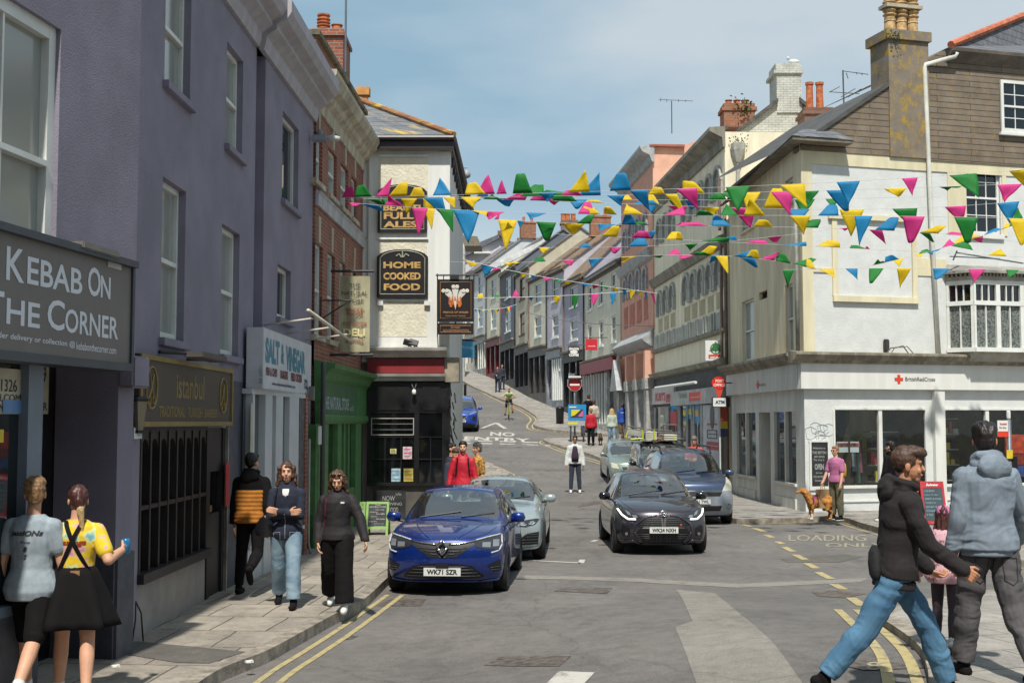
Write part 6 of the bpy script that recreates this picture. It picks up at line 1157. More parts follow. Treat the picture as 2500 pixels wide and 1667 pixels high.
def make_car(name,label,C,paint,pos,yaw,pitch=0,s=1.0,group=None):
 """C: dict of measurements in metres; nose towards -y, front axle at the origin"""
 t=thing(name,label,C.get('cat','car'),(0,0,0),group)
 hw,zb,L,fo=C['hw'],C['zb'],C['L'],C['fo']
 hood0,cowl,head,roof,zr,hwr=C['hood0'],C['cowl'],C['head'],C['roof'],C['zr'],C['hwr']
 yend=L-fo; zs=[zb,C['z1'],C['z2'],C['z3']]
 def side(k,y,zsh,f=1.0,nar=0):
  W=hw-nar; return [(W*.93,zb),(W*.99,zs[1]),(W,zs[2]),(W*.985,lerp(zs[3],zsh,.25) if zsh>zs[3] else zs[3]),(W*C['bw'],zsh)]
 fr=(1,.8,.54,.27,0)
 def hoodsec(y,z,crown,nar=0,zsh=None):zsh=z if zsh is None else zsh; W=(hw-nar)*C['bw']; return y,side(0,y,zsh,nar=nar),[(W*f,zsh+(z-zsh)*(1-f**3)+crown*(1-f*f)) for f in fr[1:]]
 def cabsec(y,zbelt,zt,w_,nar=0): return y,side(0,y,zbelt,nar=nar),[(w_,zt-.055),(w_*.86,zt-.008),(w_*.45,zt+.02),(0,zt+.03)]
 S=[]
 S.append(hoodsec(hood0[0],hood0[1],.02,C.get('nn',.10),hood0[1]-.03)); S.append(hoodsec(hood0[0]+.12,hood0[1]+.045,.03,.045)); S.append(hoodsec(lerp(hood0[0],cowl[0],.45),lerp(hood0[1]+.03,cowl[1],.55),.045,.01)); S.append(hoodsec(cowl[0]-.08,cowl[1]-.01,.035))
 kinds=['h','h','h']
 zbt=C['belt']; S.append(hoodsec(cowl[0],cowl[1]+.0,.03,0,zbt-.02)); kinds.append('h')
 mid=(lerp(cowl[0],head[0],.5),lerp(cowl[1],head[1],.54)); S.append((mid[0],side(0,0,zbt),[(lerp(hw*C['bw'],hwr,.5),mid[1]-.04),(lerp(hw*C['bw']*.8,hwr*.86,.5),mid[1]+.0),(hwr*.48,mid[1]+.03),(0,mid[1]+.04)])); kinds.append('ws')
 S.append(cabsec(head[0],zbt,head[1],hwr*.98)); kinds.append('ws'); S.append(cabsec(head[0]+.06,zbt,head[1]+.012,hwr*.99)); kinds.append('hd')
 bp=lerp(head[0],roof[0],.42); S.append(cabsec(bp-.03,zbt+.02,zr,hwr)); kinds.append('gl'); S.append(cabsec(bp+.05,zbt+.02,zr,hwr)); kinds.append('pl')
 S.append(cabsec(roof[0]-.1,zbt+.05,roof[1]+.0,hwr*.97)); kinds.append('gl')
 S.append(cabsec(roof[0],zbt+.06,roof[1]-.01,hwr*.96,.02)); kinds.append('pl')
 rb=C['rb']; S.append((rb[0],side(0,0,rb[1],nar=.05),[(hwr*.98,rb[1]+.03),(hwr*.86,rb[1]+.04),(hwr*.45,rb[1]+.05),(0,rb[1]+.05)])); kinds.append('rg')
 S.append((yend,side(0,0,rb[1]-.08,nar=.1),[(hwr*.92,rb[1]-.05),(hwr*.8,rb[1]-.04),(hwr*.4,rb[1]-.03),(0,rb[1]-.03)])); kinds.append('h')
 bm=bmesh.new(); rings=[]
 for i,(y,sd,tp) in enumerate(S):
  P=[(x,z) for x,z in sd]+[(x,z) for x,z in tp]; n=len(P); ring=[]
  for sx in (1,-1):
   col=[]
   for j,(x,z) in enumerate(P):
    if sx<0 and j==n-1:col.append(ring[0][-1]); continue
    yy=y
    if i<=1:yy=y+C['curve']*(1-i*.35)*(x/hw)**3 if x>0 else y
    if i==0 and j<5:yy+=C['face'][j]
    if i==len(S)-1:yy=y-.12*(x/hw)**3
    col.append(bm.verts.new((sx*x,yy,z)))
   ring.append(col)
  rings.append(ring)
 def f(vs,m):
  try:q=bm.faces.new(vs); q.material_index=m; q.smooth= True
  except ValueError: pass
 nS,n=len(S),9
 for i in range(nS-1):
  k=kinds[i]
  for sx in (0,1):
   A,B=rings[i][sx],rings[i+1][sx]
   for j in range(n-1):
    m=0
    if k=='ws' and j>=5:m=1
    if k=='rg' and j>=5:m=3
    if j==4 and k in ('gl','hd'):m=2
    if j==4 and k=='ws' and i==5 and C.get('qw',1):m=2
    f([A[j],A[j+1],B[j+1],B[j]] if sx else [A[j],B[j],B[j+1],A[j+1]],m)
 for e,ring in ((0,rings[0]),(1,rings[-1])):
  G_={}
  for sx in (0,1):
   sg_=1 if sx==0 else -1
   for r_ in range(5):
    for c_ in range(5):
     if c_==0:v=ring[sx][r_]
     elif r_==4:v=ring[sx][4+c_]
     elif c_==4 and sx==1:v=G_[(0,r_,4)]
     else:
      sd=S[0 if e==0 else -1][1]; x=sd[r_][0]*fr[c_]; y0=S[0 if e==0 else -1][0]
      y_=y0+C['face'][r_]+C['curve']*(x/hw)**3 if e==0 else y0-.12*(x/hw)**3
      v=bm.verts.new((sg_*x,y_,sd[r_][1]))
     G_[(sx,r_,c_)]=v
   for r_ in range(4):
    for c_ in range(4):f([G_[(sx,r_,c_)],G_[(sx,r_,c_+1)],G_[(sx,r_+1,c_+1)],G_[(sx,r_+1,c_)]],0)
  if e==0:bot0=[G_[(0,0,c)] for c in range(5)]+[G_[(1,0,c)] for c in range(3,-1,-1)]
  else:bot1=[G_[(0,0,c)] for c in range(5)]+[G_[(1,0,c)] for c in range(3,-1,-1)]
 rows=[bot0]
 for i in range(1,nS-1):
  a,b=rings[i][0][0],rings[i][1][0]; rows.append([a]+[bm.verts.new((a.co.x*q,a.co.y,zb)) for q in (.8,.54,.27,0,-.27,-.54,-.8)]+[b])
 rows.append(bot1)
 for A,B in zip(rows,rows[1:]):
  for c in range(8):f([A[c],A[c+1],B[c+1],B[c]],0)
 bmesh.ops.recalc_face_normals(bm,faces=bm.faces); me=bpy.data.meshes.new('tmp'); bm.to_mesh(me); bm.free()
 tmp=bpy.data.objects.new('tmp',me); COL.objects.link(tmp); md=tmp.modifiers.new('s','SUBSURF'); md.levels=3; md.render_levels=3
 R_,wb,tr_=C['R'],C['wb'],C['tr']
 cyl=MB()
 for y in (0,wb):
  for sx in (-1,1):cyl.tube([(sx*(hw-.32),y,R_+.01),(sx*(hw+.2),y,R_+.01)],R_+.055,28)
 co=cyl.build('cut',TRIM,origin=(0,0,0)); md2=tmp.modifiers.new('b','BOOLEAN'); md2.operation='DIFFERENCE'; md2.object=co; md2.solver='EXACT'
 for q in (paint,CARGL,CARGL,CARGL,TRIM):tmp.data.materials.append(q)
 bpy.context.view_layer.update(); ev=bpy.data.meshes.new_from_object(tmp.evaluated_get(bpy.context.evaluated_depsgraph_get()))
 bvh=BVHTree.FromPolygons([v.co for v in ev.vertices],[list(p.vertices) for p in ev.polygons])
 vs=[v.co.copy() for v in ev.vertices]; grp={}
 for p in ev.polygons:grp.setdefault(p.material_index if p.material_index<4 else 0,[]).append(list(p.vertices))
 bpy.data.objects.remove(tmp); bpy.data.objects.remove(co)
 def sub(nm,key,m):
  fs=grp.get(key,[]); use=sorted(set(i for q in fs for i in q)); mp_={a:b for b,a in enumerate(use)}; me=bpy.data.meshes.new(nm); me.from_pydata([vs[i] for i in use],[],[[mp_[i] for i in q] for q in fs]); me.materials.append(m)
  for p in me.polygons:p.use_smooth= True
  o=bpy.data.objects.new(nm,me); COL.objects.link(o); o.parent=t; return o
 for fs_ in list(grp.get(2,[])):grp.setdefault(4 if vs[fs_[0]].x>0 else 5,[]).append(fs_)
 body=sub('body',0,paint); sub('windscreen',1,CARGL); sub('side_window',4,CARGL); sub('side_window',5,CARGL); sub('rear_window',3,CARGL)
 D={'t':t,'body':body}
 def proj(x,z,off=.006,src='f'):
  if src=='f':o,d=Vector((x,-3,z)),Vector((0,1,0))
  elif src=='r':o,d=Vector((4,x,z)),Vector((-1,0,0))
  elif src=='l':o,d=Vector((-4,x,z)),Vector((1,0,0))
  else:o,d=Vector((x,z,4)),Vector((0,0,-1))
  h=bvh.ray_cast(o,d)
  if h[0] is None: return None
  n_=h[1] if h[1].dot(d)<0 else -h[1]
  return h[0]-d*off*.6+n_*off*.4
 def patch(nm,polys,m,off=.008,par=None,src='f',step=.05,both=True,lab=None):
  mb=MB()
  for poly in polys:
   for sx in ((1,-1) if both else (1,)):
    b=bmesh.new(); b.faces.new([b.verts.new((sx*x,0,z)) for x,z in poly])
    for ax,co_ in (((1,0,0),0),((0,0,1),2)):
     lo,hi=min(v.co[co_] for v in b.verts),max(v.co[co_] for v in b.verts); q=math.ceil(lo/step)*step
     while q<hi:
      bmesh.ops.bisect_plane(b,geom=b.verts[:]+b.edges[:]+b.faces[:],plane_co=[q*a for a in ax],plane_no=ax); q+=step
    b.verts.index_update(); P=[proj(v.co.x,v.co.z,off,src) for v in b.verts]
    if any(p is None for p in P):last=next((p for p in P if p is not None),None); P=[p if p is not None else last for p in P]
    if P and P[0] is not None:mb.add(P,[[v.index for v in f_.verts] for f_ in b.faces])
    b.free()
  if mb.v: return mb.build(nm,m,par or t,smooth=True,label=lab)
 def strip_(nm,lines,m,w_=.02,off=.014,par=None,both=True,src='f',r=None):
  mb=MB()
  for ln in lines:
   for sx in ((1,-1) if both else (1,)):
    P=[]
    for (x0,z0),(x1,z1) in zip(ln,ln[1:]):
     for k in range(7):
      q=proj(sx*lerp(x0,x1,k/6) if src=='f' or src=='t' else lerp(x0,x1,k/6),lerp(z0,z1,k/6),off,src)
      if q is not None:P.append(q)
    if len(P)>2:mb.tube(P,w_/2,6)
  if mb.v: return mb.build(nm,m,par or t,smooth=True)
 D.update(patch=patch,strip=strip_,proj=proj)
 for y in (0,wb):
  for sx in (-1,1):
   X=sx*tr_; ax=Matrix(((0,0,sx),(0,1,0),(1,0,0))); mb=MB(); w_=C['tw']/2
   mb.lathe((X,y,R_),[(R_*.66,-w_),(R_*.9,-w_),(R_*.99,-w_*.7),(R_,0),(R_*.99,w_*.7),(R_*.9,w_),(R_*.66,w_),(R_*.6,0)],28,ax=ax); wh=mb.build('wheel',TYRE,t,smooth=True)
   mb=MB(); mb.lathe((X,y,R_),[(R_*.66,w_*.5),(R_*.68,w_*.9),(R_*.62,w_*.85),(R_*.6,w_*.2)],24,ax=ax)
   for k in range(5):
    a=k*1.2566; d=Vector((0,math.cos(a),math.sin(a))); q=Vector((X+sx*w_*.6,y,R_)); n_=Vector((0,-math.sin(a),math.cos(a)))*.028
    mb.hexa([q-n_,q+n_,q+n_+Vector((sx*.02,0,0)),q-n_+Vector((sx*.02,0,0)),q+d*R_*.64-n_*1.5,q+d*R_*.64+n_*1.5,q+d*R_*.64+n_+Vector((sx*.02,0,0)),q+d*R_*.64-n_+Vector((sx*.02,0,0))])
   mb.build('rim',ALLOY,wh,smooth=False)
 mb=MB(); mb.box(-hw+.3,hw-.3,-fo+.35,L-fo-.3,zb-.01,C['z3']-.05); mb.box(-hw+.12,hw-.12,R_+.15,wb-R_-.15,zb-.02,zb+.15); mb.box(-hw+.25,hw-.25,-fo+.3,-.38,zb-.02,zb+.1); mb.build('underbody',UNDER,t)
 mb=MB(); sy=bp+.05
 for sx in (-.37,.37):
  mb.box(sx-.24,sx+.24,sy-.55,sy,.42,.58); mb.hexa([(sx-.24,sy-.05,.5),(sx+.24,sy-.05,.5),(sx+.24,sy+.10,.5),(sx-.24,sy+.10,.5),(sx-.20,sy+.12,zbt+.12),(sx+.20,sy+.12,zbt+.12),(sx+.20,sy+.2,zbt+.12),(sx-.20,sy+.2,zbt+.12)]); mb.box(sx-.12,sx+.12,sy+.10,sy+.2,zbt+.14,zbt+.30)
 mb.box(-.6,.6,sy+.75,sy+.9,.45,zbt+.12); mb.build('seats',mat('seat_cloth','#2b2b2e',.9),t); mb=MB(); mb.box(-hw*.8,hw*.8,cowl[0]+.12,cowl[0]+.62,.6,zbt-.03); mb.build('dashboard',TRIM,t)
 mb=MB(); wc_=Vector((.37,cowl[0]+.72,zbt-.02)); mb.tube([wc_+Vector((.18*math.cos(k*.3307),.07*math.sin(k*.3307),.17*math.sin(k*.3307))) for k in range(20)],.014,6); mb.build('steering_wheel',TRIM,t)
 mz=zbt+.03; my=mid[0]-.02
 for sx in (-1,1):
  mb=MB(); b_=Vector((sx*(hw*C['bw']+.02),my,mz)); mb.tube([b_+Vector((-sx*.06,0,-.03)),b_+Vector((sx*.06,-.02,0))],.025,6); mb.build('mirror_stalk',TRIM,t)
  mb=MB(); c_=b_+Vector((sx*.12,-.03,.05)); mb.lathe(c_,[(.01,-.115),(.06,-.1),(.08,0),(.07,.08),(.01,.11)],14,ax=Matrix(((0,0,sx),(0,1,0),(1,0,0)))@Matrix.Diagonal((1,1,1)),sq=.75); mb.build('mirror',C.get('mirm',paint),t,smooth=True)
 a,b=proj(-.5,cowl[1]+.04,.012),proj(.1,cowl[1]+.12,.012); c_,d_=proj(.12,cowl[1]+.05,.012),proj(.6,cowl[1]+.10,.012)
 mb=MB()
 for p,q in ((a,b),(c_,d_)):
  if p is not None and q is not None:mb.tube([p,p.lerp(q,.5)+Vector((0,-.01,.0)),q],.01,5)
 if mb.v:mb.build('wiper',TRIM,t)
 if 'plate' in C:
  txt,pz=C['plate']; pt=proj(C.get('px',0),pz,.02); P0=Vector((C.get('px',0),pt.y-.015,pz)); mb=MB(); mb.box(P0.x-.26,P0.x+.26,P0.y-.006,P0.y+.02,pz-.055,pz+.055); pl=mb.build('number_plate',PLATE,t)
  if txt:
   mb=MB(); put_text(mb,txt, lambda u,v:Vector((u,P0.y-.009,v)),P0.x-.215,P0.x+.215,pz-.036,pz+.036,.035); mb.build('plate_lettering',PLATET,pl)
 if C.get('badge'):
  bz,kind=C['badge']; q=proj(0,bz-.05,.02); c0=Vector((0,q.y-.012,bz)); mb=MB(); bx=Matrix.Rotation(-math.pi/2,3,'X')
  if kind=='diamond':
   for k in range(4):a0,a1=k*math.pi/2,(k+1)*math.pi/2; p= lambda a,r:c0+Vector((math.cos(a)*.068*r,0,math.sin(a)*.105*r)); mb.tube([p(a0,1),p(a1,1)],.02,6);
  elif kind=='ovals':
   for rx,rz,dz in ((.075,.05,0),(.028,.045,0),(.05,.022,.016)):mb.tube([c0+Vector((rx*math.cos(k*.3142),0,dz+rz*math.sin(k*.3142))) for k in range(21)],.007,5)
  elif kind=='ring':
   mb.tube([c0+Vector((.05*math.cos(k*.3142),0,.05*math.sin(k*.3142))) for k in range(21)],.008,5); mb.box(-.07,.07,c0.y-.008,c0.y+.008,bz-.012,bz+.012)
  elif kind=='disc':mb.lathe(c0+Vector((0,.01,0)),[(.045,0),(.045,.012),(.03,.016)],16,ax=bx)
  mb.build('badge',CHROME,t,smooth=True)
 XF.append((t,pos,pitch,yaw,s))
 return D
XF=[]
HATCH=dict(hw=.875,zb=.2,L=4.05,fo=.83,z1=.32,z2=.52,z3=.70,hood0=(-.70,.80),cowl=(.42,.98),head=(1.12,1.39),roof=(2.75,1.36),zr=1.42,hwr=.60,bw=.93,belt=.93,rb=(3.1,1.0),curve=.34,face=(.06,-.06,-.10,-.06,0),R=.315,wb=2.58,tr=.76,tw=.205,nn=.08)
P_=G(1097,1440); clio=make_car('blue_hatchback','glossy blue hatchback with chrome diamond badge parked at the left kerb',dict(HATCH,plate=('WK71 SZR',.36),badge=(.70,'diamond')),paint_mat('blue_car_paint','#0c2a74',.3,.4),(P_.x,P_.y-.0,0),R(-4.5),s=.94)
d=clio; pa,st,T=d['patch'],d['strip'],d['t']
pa('grille',[[(0,.56),(.20,.56),(.30,.64),(.46,.735),(.42,.775),(0,.765)]],TRIM,.006)
pa('lower_grille',[[(0,.255),(.50,.255),(.58,.29),(.42,.44),(.2,.475),(0,.475)]],TRIM,.006)
for z,x in ((.30,.52),(.345,.48),(.39,.43),(.43,.36)):st('grille_slat',[[(0,z),(x,z)]],mat('slat_grey','#3d4046',.4,var=0),.012,.012)
for z,x in ((.60,.18),(.64,.26),(.68,.34)):st('grille_slat',[[(.08,z),(x,z+.01)]],MC['slat_grey'],.010,.012)
st('chrome_bar',[[(.09,.735),(.3,.755),(.46,.785)]],CHROME,.022,.016)
pa('headlight',[[(.44,.775),(.47,.70),(.60,.665),(.76,.66),(.80,.72),(.79,.845),(.70,.845),(.56,.80)]],LAMP,.010)
st('light_strip',[[(.46,.79),(.62,.825),(.78,.85)],[(.79,.84),(.805,.72),(.77,.64),(.67,.615)]],DRLOFF,.022,.018)
pa('lamp_reflector',[[(.55,.70),(.66,.69),(.66,.76),(.55,.76)],[(.69,.70),(.77,.70),(.77,.79),(.69,.79)]],LAMPI,.013)
pa('air_intake',[[(.62,.44),(.79,.52),(.80,.36),(.70,.35)]],TRIM,.008); st('intake_fin',[[(.66,.41),(.78,.42)],[(.67,.38),(.78,.38)]],MC['slat_grey'],.01,.014)
st('bonnet_crease',[[(.16,.80),(.36,.9),(.50,.97)]],MC['blue_car_paint'],.02,.0)
st('splitter',[[(0,.215),(.5,.215),(.8,.235)]],MC['blue_car_paint'],.03,.012); mb=MB(); q=d['proj'](0,.45,.02); mb.box(-.09,.09,q.y-.01,q.y+.01,.42,.48); mb.build('radar_panel',TRIM,T)
st('shut_line',[[(0,.80),(.25,.808),(.45,.83),(.6,.865),(.70,.93)]],TRIM,.008,.001); st('shut_line',[[(.815,.42),(.80,.60)]],TRIM,.006,.001)
P_=G(1240,1361); bmw=make_car('silver_coupe','pale silver coupe half hidden behind the blue hatchback',dict(HATCH,hw=.925,L=4.76,fo=.85,z2=.5,z3=.68,hood0=(-.74,.78),cowl=(.68,.94),head=(1.50,1.33),roof=(2.9,1.30),zr=1.36,hwr=.60,belt=.92,rb=(3.7,1.0),wb=2.85,R=.335,tr=.80,tw=.23,bw=.90,plate=('',.34)),paint_mat('silver_car_paint','#9ba6a6',.3,.35),(-.30,P_.y,0),R(-3.2),s=.95)
pa,st,T=bmw['patch'],bmw['strip'],bmw['t']
pa('headlight',[[(.40,.69),(.46,.63),(.60,.61),(.76,.655),(.83,.73),(.78,.745),(.55,.72)]],LAMP,.010); st('light_strip',[[(.50,.65),(.55,.63),(.60,.65)],[(.64,.66),(.70,.645),(.75,.68)]],DRLOFF,.016,.016); pa('lamp_reflector',[[(.5,.65),(.57,.64),(.57,.69),(.5,.69)],[(.66,.66),(.73,.67),(.73,.71),(.66,.7)]],LAMPI,.013)
pa('kidney_grille',[[(.03,.66),(.03,.36),(.2,.36),(.25,.5),(.22,.66)]],TRIM,.008); pa('air_intake',[[(.46,.30),(.80,.30),(.82,.52),(.62,.50),(.48,.40)]],TRIM,.008)
for z in (.34,.39,.44,.48):st('intake_fin',[[(.52 if z<.42 else .6,z),(.80,z)]],MC['slat_grey'],.012,.014)
st('bonnet_crease',[[(.3,.78),(.42,.9),(.56,.95)]],MC['silver_car_paint'],.02,.0); st('splitter',[[(0,.22),(.5,.22),(.84,.25)]],MC['silver_car_paint'],.035,.012)
P_=G(1607,1347); yar=make_car('grey_hatchback','dark grey hatchback with lit headlights driving towards the camera',dict(HATCH,hw=.8725,L=3.94,fo=.80,hood0=(-.68,.80),cowl=(.40,1.0),head=(1.12,1.43),roof=(2.6,1.42),zr=1.47,wb=2.56,tr=.765,plate=('WK24 NXH',.475),badge=(.775,'ovals'),mirm=mat('gloss_black','#0e0e10',.15,var=0,coat=1),bw=.92),paint_mat('gunmetal_paint','#3b3840',.3,.5),(P_.x,P_.y,0),R(1.0),s=.945)
pa,st,T=yar['patch'],yar['strip'],yar['t']
pa('grille',[[(0,.50),(.38,.50),(.46,.56),(.28,.70),(.12,.725),(0,.725)]],TRIM,.006); pa('lower_grille',[[(0,.245),(.34,.245),(.50,.40),(.44,.50),(0,.50)]],TRIM,.006)
for z,x in ((.54,.42),(.575,.42),(.61,.37),(.645,.32),(.68,.26)):st('grille_mesh',[[(0,z),(x,z)]],mat('mesh_grey','#4a4a4e',.4,var=0),.008,.011)
for z,x in ((.27,.34),(.30,.37),(.33,.41),(.36,.44),(.395,.46)):st('grille_mesh',[[(0,z),(x,z)]],MC['mesh_grey'],.008,.011)
st('grille_mesh',[[(x,.26),(x*1.06,.41)] for x in (.06,.12,.18,.24,.30)],MC['mesh_grey'],.007,.011)
st('grille_surround',[[(.12,.735),(.30,.71),(.50,.57),(.53,.44),(.36,.24)]],MC['gunmetal_paint'],.03,.008)
pa('headlight',[[(.36,.70),(.50,.67),(.60,.66),(.72,.78),(.80,.90),(.76,.91),(.58,.80)]],LAMP,.010); pa('lamp_reflector',[[(.46,.695),(.54,.69),(.56,.74),(.48,.735)],[(.57,.72),(.64,.75),(.67,.82),(.60,.78)]],LAMPI,.013)
st('running_light',[[(.50,.665),(.63,.665),(.735,.74),(.79,.83)]],DRL,.026,.018); pa('fog_recess',[[(.60,.50),(.72,.56),(.76,.44),(.72,.36),(.60,.36)]],TRIM,.007); mb=MB()
for sx in (-1,1):q=yar['proj'](sx*.66,.40,.02); mb.lathe(q,[(.03,-.01),(.028,.015)],12,ax=Matrix.Rotation(math.pi/2,3,'X'))
mb.build('fog_lamp',CHROME,T); st('shut_line',[[(0,.80),(.25,.80),(.5,.80),(.64,.90),(.72,.97)]],TRIM,.008,.001); pa('red_mark',[[(.30,.555),(.33,.555),(.33,.585),(.30,.585)]],RED,.02,both=False); st('splitter',[[(0,.205),(.4,.205),(.55,.28),(.80,.26)]],MC['gunmetal_paint'],.03,.012)
TALL=dict(HATCH,hw=.905,L=4.38,fo=.87,z1=.34,z2=.58,z3=.82,hood0=(-.70,.95),cowl=(.28,1.14),head=(.92,1.66),roof=(3.1,1.72),zr=1.74,hwr=.66,bw=.95,belt=1.10,rb=(3.42,1.1),curve=.26,face=(.02,-.10,-.10,-.03,0),R=.325,wb=2.73,tr=.78)
P_=G(1700,1275); ber=make_car('blue_van','tall blue-grey family van with silver bumper parked on the right',dict(TALL,plate=('WK11 TWL',.56),px=-.0,badge=None),paint_mat('slate_blue_paint','#3b4a66',.32,.4),(4.16,P_.y-.1,0),R(1.5),s=.95)
pa,st,T=ber['patch'],ber['strip'],ber['t']; BUMP=mat('silver_bumper','#8e949a',.35,metal=.3,var=.05)
pa('silver_bumper',[[(0,.24),(.6,.24),(.84,.30),(.86,.60),(.80,.80),(0,.80)]],BUMP,.012); pa('grille',[[(0,.68),(.5,.68),(.56,.78),(0,.78)]],TRIM,.018); pa('lower_grille',[[(0,.34),(.5,.34),(.54,.46),(0,.46)]],TRIM,.018); st('chrome_bar',[[(0,.80),(.55,.81)]],CHROME,.02,.02)
pa('headlight',[[(.56,.80),(.80,.80),(.84,.98),(.80,1.10),(.74,1.08),(.60,.88)]],mat('clear_headlamp','#b5b3a2',.15,var=.05),.014)
mb=MB()
for sx in (-1,1):q=ber['proj'](sx*.72,.44,.02); mb.tube([q+Vector((.055*math.cos(k*.5236),-.01,.055*math.sin(k*.5236))) for k in range(13)],.01,5)
mb.build('fog_lamp',ALLOY,T); mb=MB()
for sx in (-1,1):mb.tube([(sx*.62,1.05,1.64),(sx*.63,1.25,1.80),(sx*.63,2.9,1.82),(sx*.62,3.05,1.72)],.022,8)
mb.build('roof_rail',TRIM,T,smooth=True)
VAN=dict(TALL,hw=.95,L=4.7,fo=.88,zr=1.90,head=(1.0,1.80),roof=(3.55,1.88),cowl=(.22,1.20),hood0=(-.72,1.0),hwr=.80,wb=2.95,belt=1.14,rb=(3.75,1.15),tr=.82)
P_=G(1622,1226); van=make_car('black_van','black van with white loungers tied on its roof rack',dict(VAN,plate=('WF58 XKD',.5)),paint_mat('black_van_paint','#131416',.3,.2),(4.48,35.6,0),R(.5),s=.90)
T=van['t']; van['patch']('grille',[[(0,.66),(.45,.66),(.5,.84),(0,.84)]],TRIM,.01); van['patch']('headlight',[[(.56,.74),(.86,.78),(.88,1.0),(.66,.92)]],LAMP,.012)
mb=MB();
for y in (1.2,2.1,3.0):mb.tube([(-.75,y,1.93),(-.75,y,2.0),(.75,y,2.0),(.75,y,1.93)],.018,6)
for sx in (-1,1):mb.tube([(sx*.75,1.1,2.0),(sx*.75,3.2,2.0)],.018,6)
mb.build('roof_rack',TRIM,T)
Yr=37.2; ld=thing('roof_load','folded white loungers stacked on the black van roof rack','luggage',at(1590,1076,Yr)); rr_=random.Random(11)
def lbox(x0,x1,y0,y1,Y,dy,m,tilt=0,nm='lounger'):a,b=at(x0,y1,Y),at(x1,y0,Y); mb=MB(); mb.obox((a+b)/2,Matrix.Rotation(tilt,3,'Y'),b.x-a.x,dy,max(.02,b.z-a.z)); return mb.build(nm,m,ld,bevel=.008)
WF=mat('lounger_white','#c3c2b8',.6,var=.1); YS_=mat('hi_vis_strap','#b7c23a',.5,var=.1)
for k in range(4):lbox(1570,1597,1053+k*5,1057+k*5,Yr,1.4,WF)
for k in range(3):lbox(1615,1647,1060+k*5,1063.5+k*5,Yr,1.2,WF)
lbox(1528,1568,1050,1064,Yr,1.2,mat('grey_load','#8d8f8c',.7,var=.2),.15,'box'); lbox(1600,1616,1068,1073,Yr,.5,mat('orange_load','#b0672a',.7,var=.1),.3,'box')
mb=MB()
for x0,y0,x1,y1 in ((1540,1072,1570,1070),(1568,1048,1570,1074),(1597,1050,1598,1072),(1645,1064,1647,1075),(1528,1068,1534,1050)):mb.tube([at(x0,y0,Yr-.75),at(x1,y1,Yr-.75)],.025,5)
mb.build('strap',YS_,ld); mb=MB()
for x0,y0,x1,y1 in ((1532,1040,1572,1046),(1532,1048,1580,1052),(1580,1048,1640,1052),(1600,1055,1662,1057),(1545,1045,1560,1074),(1618,1037,1652,1037),(1620,1037,1620,1060),(1650,1037,1650,1060),(1640,1072,1664,1073)):mb.tube([at(x0,y0,Yr),at(x1,y1,Yr)],.022,5)
mb.build('frame_tubes',mat('load_frame','#4c4a46',.6),ld)
grn=make_car('green_estate','pale grey-green car parked behind the black van',dict(TALL,hood0=(-.72,.82),cowl=(.35,1.02),head=(1.1,1.5),roof=(3.0,1.52),zr=1.56,belt=.98,z3=.72,plate=('',.4)),paint_mat('grey_green_paint','#7d8c84',.35,.35),(4.08,41.9,g(41.9)),R(1),pitch=R(2),s=.94)
grn['patch']('headlight',[[(.54,.62),(.80,.66),(.82,.84),(.62,.80)]],MC['clear_headlamp'],.014); grn['patch']('grille',[[(0,.55),(.4,.55),(.45,.70),(0,.70)]],TRIM,.01)
jk=make_car('blue_crossover','bright blue crossover car half hidden behind the pub corner',dict(TALL,hw=.9,L=4.2,hood0=(-.70,.92),cowl=(.35,1.06),head=(1.05,1.52),roof=(2.8,1.55),zr=1.59,belt=1.02,z3=.76,R=.34,zb=.22,hwr=.62,bw=.93,wb=2.6,plate=('WK22 KNL',.60),badge=(.80,'ring')),paint_mat('bright_blue_paint','#16409c',.3,.35),(-2.62,63.4,g(63.4)),R(1.0),pitch=R(6.5),s=1.0)
pa,st,T=jk['patch'],jk['strip'],jk['t']; pa('grille',[[(0,.70),(.2,.70),(.40,.90),(0,.90)]],TRIM,.01); pa('lower_grille',[[(0,.25),(.7,.25),(.75,.42),(.5,.5),(0,.5)]],TRIM,.01); st('chrome_bar',[[(.14,.70),(.22,.72),(.40,.90)]],CHROME,.03,.02); st('running_light',[[(.45,.92),(.62,.97),(.84,1.02)]],DRLOFF,.03,.018)
pa('fog_recess',[[(.55,.66),(.72,.62),(.76,.80),(.62,.84)]],TRIM,.01)
for t,pos,pitch,yaw,s in XF:t.location=pos; t.rotation_euler=(pitch,0,yaw); t.scale=(s,s,s)
##  people
SKIN=mat('skin','#c6967a',.55,var=.06,scale=12); SKIN2=mat('skin_tanned','#b07c5c',.55,var=.06,scale=12); SKIND=mat('skin_dark','#6b4230',.55,var=.06)
EYE=mat('eye_dark','#1e1612',.3,var=0); LIP=mat('lip','#8c4a44',.5,var=0); BROW=mat('brow','#3a261c',.8,var=0)
def remesh(mb,voxel,smooth=2,sub=None):
 me=bpy.data.meshes.new('r'); me.from_pydata(mb.v,[],mb.f); b=bmesh.new(); b.from_mesh(me); bmesh.ops.recalc_face_normals(b,faces=b.faces); b.to_mesh(me); b.free()
 o=bpy.data.objects.new('r',me); COL.objects.link(o); m=o.modifiers.new('r','REMESH'); m.mode='VOXEL'; m.voxel_size=voxel
 if smooth:s=o.modifiers.new('s','SMOOTH'); s.factor=.5; s.iterations=smooth
 bpy.context.view_layer.update(); ev=bpy.data.meshes.new_from_object(o.evaluated_get(bpy.context.evaluated_depsgraph_get())); bpy.data.objects.remove(o); bpy.data.meshes.remove(me); return ev
